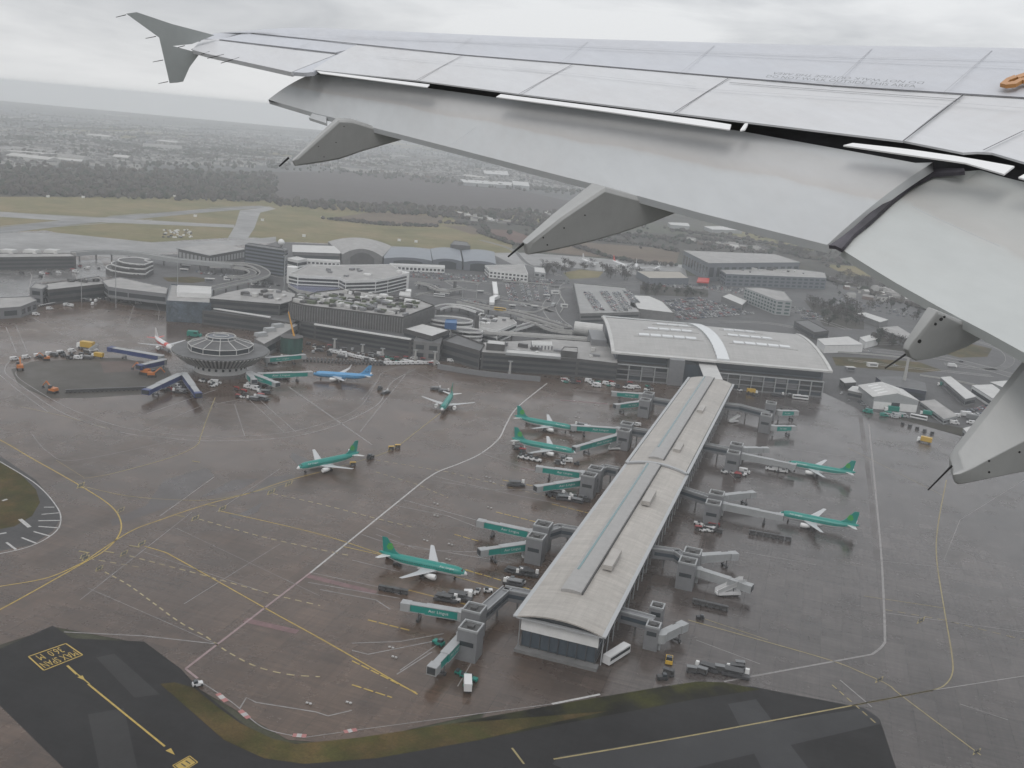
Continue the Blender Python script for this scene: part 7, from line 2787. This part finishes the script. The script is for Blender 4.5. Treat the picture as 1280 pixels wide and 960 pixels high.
def train(p0, p1, n_, kd, cl, where, s=1.0):
    a, b = P(*p0), P(*p1)
    d = b - a
    for k in range(n_):
        p = a.lerp(b, k / max(1, n_ - 1))
        veh(kd, cl, 0, 0, math.degrees(math.atan2(d.y, d.x)) + rv.uniform(-4, 4), '%s %s %s' % (cl, kd.replace('_', ' '), where), '%ss %s' % (kd.replace('_', ' '), where), s, world=Vector((p.x, p.y, 0)))


GSE = [('tug', 'white'), ('baggage_cart', 'dark'), ('baggage_cart', 'grey'), ('van', 'white'), ('cargo_container', 'silver'), ('tug', 'dark'), ('baggage_cart', 'red'), ('container_loader', 'grey')]
train((443, 447), (466, 452), 6, 'van', 'white', 'in the row along the old terminal front')
train((484, 456), (545, 455), 11, 'van', 'white', 'in the row along the old terminal front')
train((415, 441), (440, 446), 6, 'van', 'white', 'in the row along the old terminal front')
cluster([(385, 430), (480, 443), (478, 455), (390, 442)], 46, GSE, 'in the jumble below the ribbed deck')
train((380, 452), (480, 457), 24, 'cargo_container', 'dark', 'in the long line behind the sky blue airliner', .8)
train((384, 449), (480, 454), 22, 'cargo_container', 'grey', 'in the long line behind the sky blue airliner', .8)
cluster([(480, 446), (545, 451), (545, 457), (482, 453)], 14, [('van', 'white'), ('tug', 'green'), ('baggage_cart', 'red')], 'before the grey stair block')
cluster([(700, 474), (815, 484), (815, 491), (705, 480)], 34, [('van', 'white'), ('tug', 'white'), ('baggage_cart', 'dark'), ('baggage_cart', 'red'), ('tug', 'green')], 'along the foot of the curved-roof terminal')
cluster([(915, 487), (1020, 495), (1020, 500), (915, 494)], 12, GSE, 'under the framed front right of the link bridge')
cluster([(197, 478), (240, 482), (235, 494), (200, 490)], 15, GSE, 'among the navy bridges of the round pier')
cluster([(245, 474), (275, 476), (275, 484), (250, 484)], 7, [('tug', 'white'), ('van', 'white'), ('tug', 'dark')], 'before the white drum of the round pier')
cluster([(288, 480), (335, 482), (332, 500), (300, 502)], 20, GSE + [('boarding_stairs', 'white')], 'in the equipment park below the round pier')
cluster([(335, 446), (360, 448), (355, 458), (335, 456)], 7, GSE, 'between the green bridges of the round pier')
cluster([(340, 470), (362, 470), (360, 476), (345, 476)], 5, [('tug', 'dark'), ('van', 'black')], 'beside the green bridge that points at the steps')
train((18, 450), (90, 440), 6, 'van', 'white', 'on the road round the old asphalt island')
cluster([(40, 440), (130, 440), (125, 450), (45, 450)], 12, [('van', 'white'), ('tug', 'dark'), ('container_loader', 'grey'), ('tug', 'dark'), ('baggage_cart', 'grey')], 'at the works site above the old asphalt island')
train((85, 491), (190, 487), 20, 'baggage_cart', 'dark', 'in the line below the old asphalt island')
train((50, 384), (78, 378), 13, 'baggage_cart', 'white', 'in the line under the stepped left pier', .8)
cluster([(78, 372), (138, 368), (142, 376), (85, 380)], 16, GSE, 'under the stepped left pier')
for x_, y_ in ((62, 387), (45, 394), (88, 383), (83, 382), (116, 381), (173, 380), (106, 376), (120, 377)):
    veh('van', 'white', x_, y_, rv.uniform(0, 180), 'white van alone on the apron left of the glazed block', 'vans left of the glazed block')
cluster([(0, 330), (120, 327), (130, 340), (0, 352)], 16, [('van', 'white'), ('tug', 'dark'), ('baggage_cart', 'dark'), ('tug', 'red')], 'on the ramp before the far long pier')
cluster([(205, 392), (265, 402), (330, 412), (300, 412)], 9, [('van', 'white'), ('baggage_cart', 'red'), ('tug', 'dark')], 'under the west wing of the old terminal')
# around the stands of the pier
cluster([(715, 530), (735, 533), (735, 541), (715, 540)], 7, GSE, 'at the nose of the farther docked green airliner')
train((660, 530), (690, 534), 5, 'baggage_cart', 'dark', 'under the tail of the farther docked green airliner')
cluster([(643, 556), (670, 562), (665, 572), (648, 568)], 7, GSE, 'under the tail of the nearer docked green airliner')
train((652, 573), (672, 577), 4, 'tug', 'white', 'in the row beside the nearer docked green airliner', 1.3)
cluster([(692, 574), (725, 580), (720, 584), (694, 580)], 5, GSE, 'beyond the empty green bridges')
cluster([(690, 615), (735, 622), (735, 632), (700, 630)], 11, GSE, 'below the empty green bridges')
cluster([(480, 694), (500, 698), (505, 708), (485, 706)], 6, [('baggage_cart', 'dark'), ('tug', 'dark')], 'under the tail of the nearest green airliner')
train((478, 738), (505, 743), 4, 'baggage_cart', 'dark', 'beside the nearest green airliner')
cluster([(545, 742), (585, 746), (580, 754), (548, 750)], 5, [('baggage_cart', 'dark'), ('tug', 'white'), ('baggage_cart', 'dark'), ('container_loader', 'dark')], 'between the nearest green airliner and its bridge')
cluster([(640, 706), (668, 712), (662, 720), (642, 716)], 6, [('container_loader', 'dark'), ('baggage_cart', 'dark'), ('tug', 'grey')], 'at the pier foot near the white stairs')
cluster([(635, 726), (655, 728), (650, 733), (638, 731)], 3, [('container_loader', 'grey'), ('tug', 'white')], 'behind the corridor of the double tower')
cluster([(565, 838), (595, 846), (590, 860), (566, 856)], 4, [('tug', 'green'), ('baggage_cart', 'dark')], 'below the nearest double tower')
cluster([(855, 838), (925, 832), (925, 846), (862, 852)], 8, [('container_loader', 'dark'), ('baggage_cart', 'dark'), ('baggage_cart', 'grey')], 'in the equipment park right of the pier end')
cluster([(825, 845), (845, 843), (845, 848), (826, 850)], 3, [('baggage_cart', 'dark'), ('tug', 'dark')], 'by the verge right of the pier end')
cluster([(868, 652), (905, 656), (900, 668), (872, 664)], 8, [('baggage_cart', 'red'), ('baggage_cart', 'dark'), ('tug', 'white')], 'right of the pier among the middle stands')
cluster([(960, 585), (985, 588), (985, 594), (960, 592)], 5, [('tug', 'dark'), ('van', 'white'), ('container_loader', 'dark')], 'at the nose of the upper green airliner right of the pier')
cluster([(895, 585), (945, 592), (940, 600), (898, 594)], 9, [('baggage_cart', 'red'), ('baggage_cart', 'dark'), ('tug', 'white'), ('van', 'white')], 'below the upper right-hand node')
train((940, 668), (985, 676), 6, 'baggage_cart', 'dark', 'before the lower green airliner right of the pier')
train((870, 755), (905, 763), 5, 'baggage_cart', 'dark', 'below the stairs right of the pier')
cluster([(870, 770), (878, 770), (878, 776), (870, 776)], 1, [('tug', 'black')], 'alone right of the pier below the stairs')
cluster([(1080, 512), (1140, 522), (1140, 526), (1080, 517)], 12, [('van', 'white'), ('van', 'silver'), ('van', 'green')], 'in front of the white gabled hangar')
train((1128, 531), (1165, 543), 5, 'cargo_container', 'dark', 'in the row by the lone yellow truck')
cluster([(1180, 520), (1235, 515), (1240, 530), (1190, 532)], 9, [('van', 'white'), ('box_truck', 'white'), ('box_truck', 'grey')], 'among the cargo sheds under the wing')
cluster([(790, 531), (800, 533), (798, 538), (792, 536)], 1, [('van', 'white')], 'beside the node of the docked pair')
for x_, y_, a_ in ((545, 487, 20), (555, 490, 10), (482, 492, 60)):
    veh('container_loader', 'grey', x_, y_, a_, 'grey loader on the open apron behind the nose-on green airliner', 'loaders on the open apron')
for x_, y_, t_ in ((441, 582, 'near the tail of the taxiing green airliner'), (497, 560, 'on the lead-in line of the taxiing green airliner'), (489, 562, 'on the lead-in line of the taxiing green airliner')):
    veh('baggage_cart', 'yellow', x_, y_, 20, 'yellow cart ' + t_, 'yellow carts near the taxiing airliner')
# ---------------------------------------------------------------- far town, woods and hedges
rf = random.Random(11)
M_hw = [mat('far_house_white', (.5, .49, .47), .6), mat('far_house_grey', (.28, .27, .26), .7), mat('far_house_brown', (.17, .12, .10), .7), mat('far_roof_dark', (.07, .065, .065), .6)]


def add_house(mb, x, y, a, l_, w_, h_, m, rm):
    ca, sa = math.cos(a), math.sin(a)
    pts = [(-l_ / 2, -w_ / 2, -.1), (l_ / 2, -w_ / 2, -.1), (l_ / 2, w_ / 2, -.1), (-l_ / 2, w_ / 2, -.1), (-l_ / 2, -w_ / 2, h_), (l_ / 2, -w_ / 2, h_), (l_ / 2, w_ / 2, h_), (-l_ / 2, w_ / 2, h_), (-l_ / 2, 0, h_ * 1.45), (l_ / 2, 0, h_ * 1.45)]
    pts = [(x + p[0] * ca - p[1] * sa, y + p[0] * sa + p[1] * ca, p[2]) for p in pts]
    mb.add(pts, [(0, 1, 5, 4), (2, 3, 7, 6), (1, 2, 6, 9, 5), (3, 0, 4, 8, 7)], m)
    mb.add(pts, [(4, 5, 9, 8), (6, 7, 8, 9)], rm)


def ytop(x):
    return 120 + .085 * x


def ybot(x):
    return (205 if x < 340 else 205 + (x - 340) * .09)


mb = MB()
tm = MB()
for k in range(1250):
    x = rf.uniform(-60, 780)
    f = rf.random() ** .62
    y = ytop(x) + (ybot(x) - ytop(x)) * f
    if x > 420 and y > 190 + (x - 420) * .13 and rf.random() < .2:
        continue
    p = P(x, y)
    if p.y > rf.uniform(4200, 8700):
        continue
    a = rf.uniform(-.5, .5) + (PI / 2 if rf.random() < .3 else 0)
    dn = .5 + .5 * math.sin(p.x * .0031 + 1.7 * math.sin(p.y * .0011 + .4)) * math.sin(p.y * .0016 + 1.1 * math.sin(p.x * .0017))
    if rf.random() > .15 + 1.1 * dn:
        continue
    n_ = rf.randint(3, 13)
    big = rf.random() < .05
    m = rf.choice((0, 0, 1, 1, 2))
    for q in range(n_ if not big else 1):
        X, Y = p.x + math.cos(a) * q * 15 + rf.uniform(-3, 3), p.y + math.sin(a) * q * 15 + rf.uniform(-3, 3)
        if big:
            add_house(mb, X, Y, a, rf.uniform(40, 120), rf.uniform(25, 50), rf.uniform(7, 12), 0 if rf.random() < .6 else 1, rf.choice((0, 1, 3)))
        else:
            add_house(mb, X, Y, a, rf.uniform(9, 14), 8, rf.uniform(5, 7), m if rf.random() < .8 else 0, rf.choice((3, 3, 1)))
tag(mb.build('distant_town', M_hw), kind='stuff')


def blob(mb, x, y, h, w_, m):
    n_ = 5
    a0 = rf.uniform(0, 6)
    r1 = [(x + w_ * rf.uniform(.35, .6) * math.cos(a0 + 2 * PI * i / n_), y + w_ * rf.uniform(.35, .6) * math.sin(a0 + 2 * PI * i / n_), h * rf.uniform(.2, .4)) for i in range(n_)]
    r2 = [(x + w_ * rf.uniform(.2, .5) * math.cos(a0 + .6 + 2 * PI * i / n_), y + w_ * rf.uniform(.2, .5) * math.sin(a0 + .6 + 2 * PI * i / n_), h * rf.uniform(.65, .95)) for i in range(n_)]
    b = [(x, y, -.1)]
    t = [(x + rf.uniform(-.1, .1) * w_, y, h)]
    vs = b + r1 + r2 + t
    fs = []
    for i in range(n_):
        j = (i + 1) % n_
        fs += [(0, 1 + j, 1 + i), (1 + i, 1 + j, 1 + n_ + i), (1 + j, 1 + n_ + j, 1 + n_ + i), (1 + n_ + i, 1 + n_ + j, 1 + 2 * n_)]
    mb.add(vs, fs, m)


TM = [M_twig, M_twig2, M_ever]


def wood(name, test, bounds, n_, hs=(7, 13), hedge=None):
    mb = MB()
    k = 0
    while k < n_:
        x, y = rf.uniform(bounds[0], bounds[2]), rf.uniform(bounds[1], bounds[3])
        k += 1
        if not test(x, y):
            continue
        p = P(x, y)
        if p.y > rf.uniform(4200, 8700):
            continue
        h = rf.uniform(*hs)
        blob(mb, p.x + rf.uniform(-8, 8), p.y + rf.uniform(-8, 8), h, h * rf.uniform(.8, 1.4), rf.choice((0, 0, 1, 2)))
    tag(mb.build(name, TM), kind='stuff')


# dark wood along the far airfield edge, and trees scattered through the town
wood('distant_woodland', lambda x, y: 210 + .02 * x < y < 244 + .03 * x if x < 345 else 252 + (x - 345) * .045 < y < 258 + (x - 345) * .07, (-60, 200, 700, 290), 6500)
wood('distant_woodland', lambda x, y: ytop(x) + 10 < y < ybot(x) + 6, (-60, 120, 780, 250), 7000, (6, 12))


def hedge_line(mb, pts, step, h):
    c_ = PL(pts)
    for a, b in zip(c_, c_[1:]):
        n_ = max(2, int((b - a).length / step))
        for i in range(n_):
            p = a.lerp(b, i / n_)
            hh = rf.uniform(.6, 1.2) * h
            blob(mb, p.x + rf.uniform(-2, 2), p.y + rf.uniform(-3, 3), hh, hh * 1.5, rf.choice((0, 0, 1, 2)))


mb = MB()
for pts in ([(470, 262), (560, 270), (600, 277), (610, 292)], [(550, 279), (600, 282)], [(404, 274), (480, 282), (552, 284)], [(600, 292), (640, 306), (700, 312)], [(560, 262), (640, 266), (720, 274), (800, 282)], [(640, 280), (720, 290), (840, 300), (960, 318)], [(700, 296), (800, 306), (850, 316)], [(840, 288), (900, 296), (1000, 312)], [(850, 296), (940, 308), (1010, 322)], [(1000, 322), (1080, 334), (1150, 360)], [(1020, 346), (1100, 372), (1200, 400)], [(650, 268), (740, 280), (760, 284)], [(720, 310), (760, 322), (800, 330), (850, 333)]):
    hedge_line(mb, pts, 7, 7)
    hedge_line(mb, pts, 11, 5)
for k in range(650):
    x, y = rf.uniform(600, 1120), rf.uniform(268, 345)
    if y < 262 + (x - 560) * .085 or y > 285 + (x - 600) * .1 + rf.uniform(-8, 8):
        continue
    p = P(x, y)
    h = rf.uniform(4, 9)
    blob(mb, p.x, p.y, h, h * 1.5, rf.choice((0, 0, 1, 2)))
tag(mb.build('field_hedges', TM), kind='stuff')
# hedgerows across the far fields
mb = MB()
for k in range(150):
    x = rf.uniform(-60, 700)
    y = ytop(x) + rf.uniform(-4, 60)
    p = P(x, y)
    if p.y > rf.uniform(4200, 8700):
        continue
    a = rf.choice((.1, -.2, 1.4, 1.7)) + rf.uniform(-.3, .3)
    L_ = rf.uniform(150, 700)
    for i in range(int(L_ / 22)):
        blob(mb, p.x + math.cos(a) * i * 22, p.y + math.sin(a) * i * 22, rf.uniform(5, 11), 22, rf.choice((0, 0, 1, 2)))
tag(mb.build('far_hedgerows', TM), kind='stuff')
for k in range(46):
    x = rf.uniform(-40, 720)
    y = ytop(x) + rf.uniform(-6, 45)
    p = P(x, y)
    if p.y > rf.uniform(4200, 8700):
        continue
    w_, h_ = rf.uniform(150, 500), rf.uniform(120, 420)
    a = rf.uniform(-.4, .4)
    ca, sa = math.cos(a), math.sin(a)
    pts = [Vector((p.x + u * w_ * ca - v * h_ * sa, p.y + u * w_ * sa + v * h_ * ca, 0)) for u, v in ((-.5, -.5), (.5, -.5 + rf.uniform(-.1, .1)), (.5, .5), (-.5, .5))]
    sheet('field', pts, rf.choice((M_grass, M_stub, M_plow, M_grass)), -.06 + k * .0008)
# houses and yards at the field's edge on the right
mb = MB()
for quad, n_ in (([(560, 268), (600, 270), (640, 280), (600, 279)], 34), ([(640, 262), (720, 268), (720, 276), (650, 272)], 30), ([(860, 300), (960, 312), (990, 318), (880, 308)], 34), ([(1040, 352), (1110, 362), (1150, 384), (1060, 372)], 26)):
    q = PL(quad)
    for k in range(n_):
        u, v = rf.random(), rf.random()
        p = q[0].lerp(q[1], u).lerp(q[3].lerp(q[2], u), v)
        add_house(mb, p.x, p.y, rf.uniform(-.6, .6), rf.uniform(6, 18), rf.uniform(5, 9), rf.uniform(3, 5), rf.choice((0, 0, 1, 2)), rf.choice((0, 1, 3)))
tag(mb.build('outlying_houses', M_hw), kind='stuff')
# small airfield cabins and signs on the grass, a few pixels each
for x, y in ((60, 246.5), (104, 247.5), (183, 244.5), (196, 244), (220, 246), (293, 249.5), (411, 255.5), (464, 260), (524, 264), (328, 276), (244, 271), (380, 296), (499, 301.5), (520, 303), (403, 273)):
    p = P(x, y)
    l_ = 9 if x in (196, 220) else 4.5
    mb = MB()
    mb.box((p.x, p.y, 1.4), (l_, 3, 2.8), .1)
    mb.box((p.x, p.y, 2.95), (l_ + .5, 3.5, .3), .1)
    tag(mb.build('field_cabin', M_wpan, at=(p.x, p.y, 0)), 'small white cabin out on the airfield grass', 'cabin', 'white cabins on the airfield')
mb = MB()
for k in range(34):
    p = P(rf.uniform(202, 240), rf.uniform(288, 298))
    mb.box((p.x, p.y, .8), (rf.uniform(1, 5), rf.uniform(1, 3), 1.6), rf.uniform(0, 3), rf.choice((0, 0, 1)))
tag(mb.build('scrap_heap', [M_wpan, M_concd]), kind='stuff')
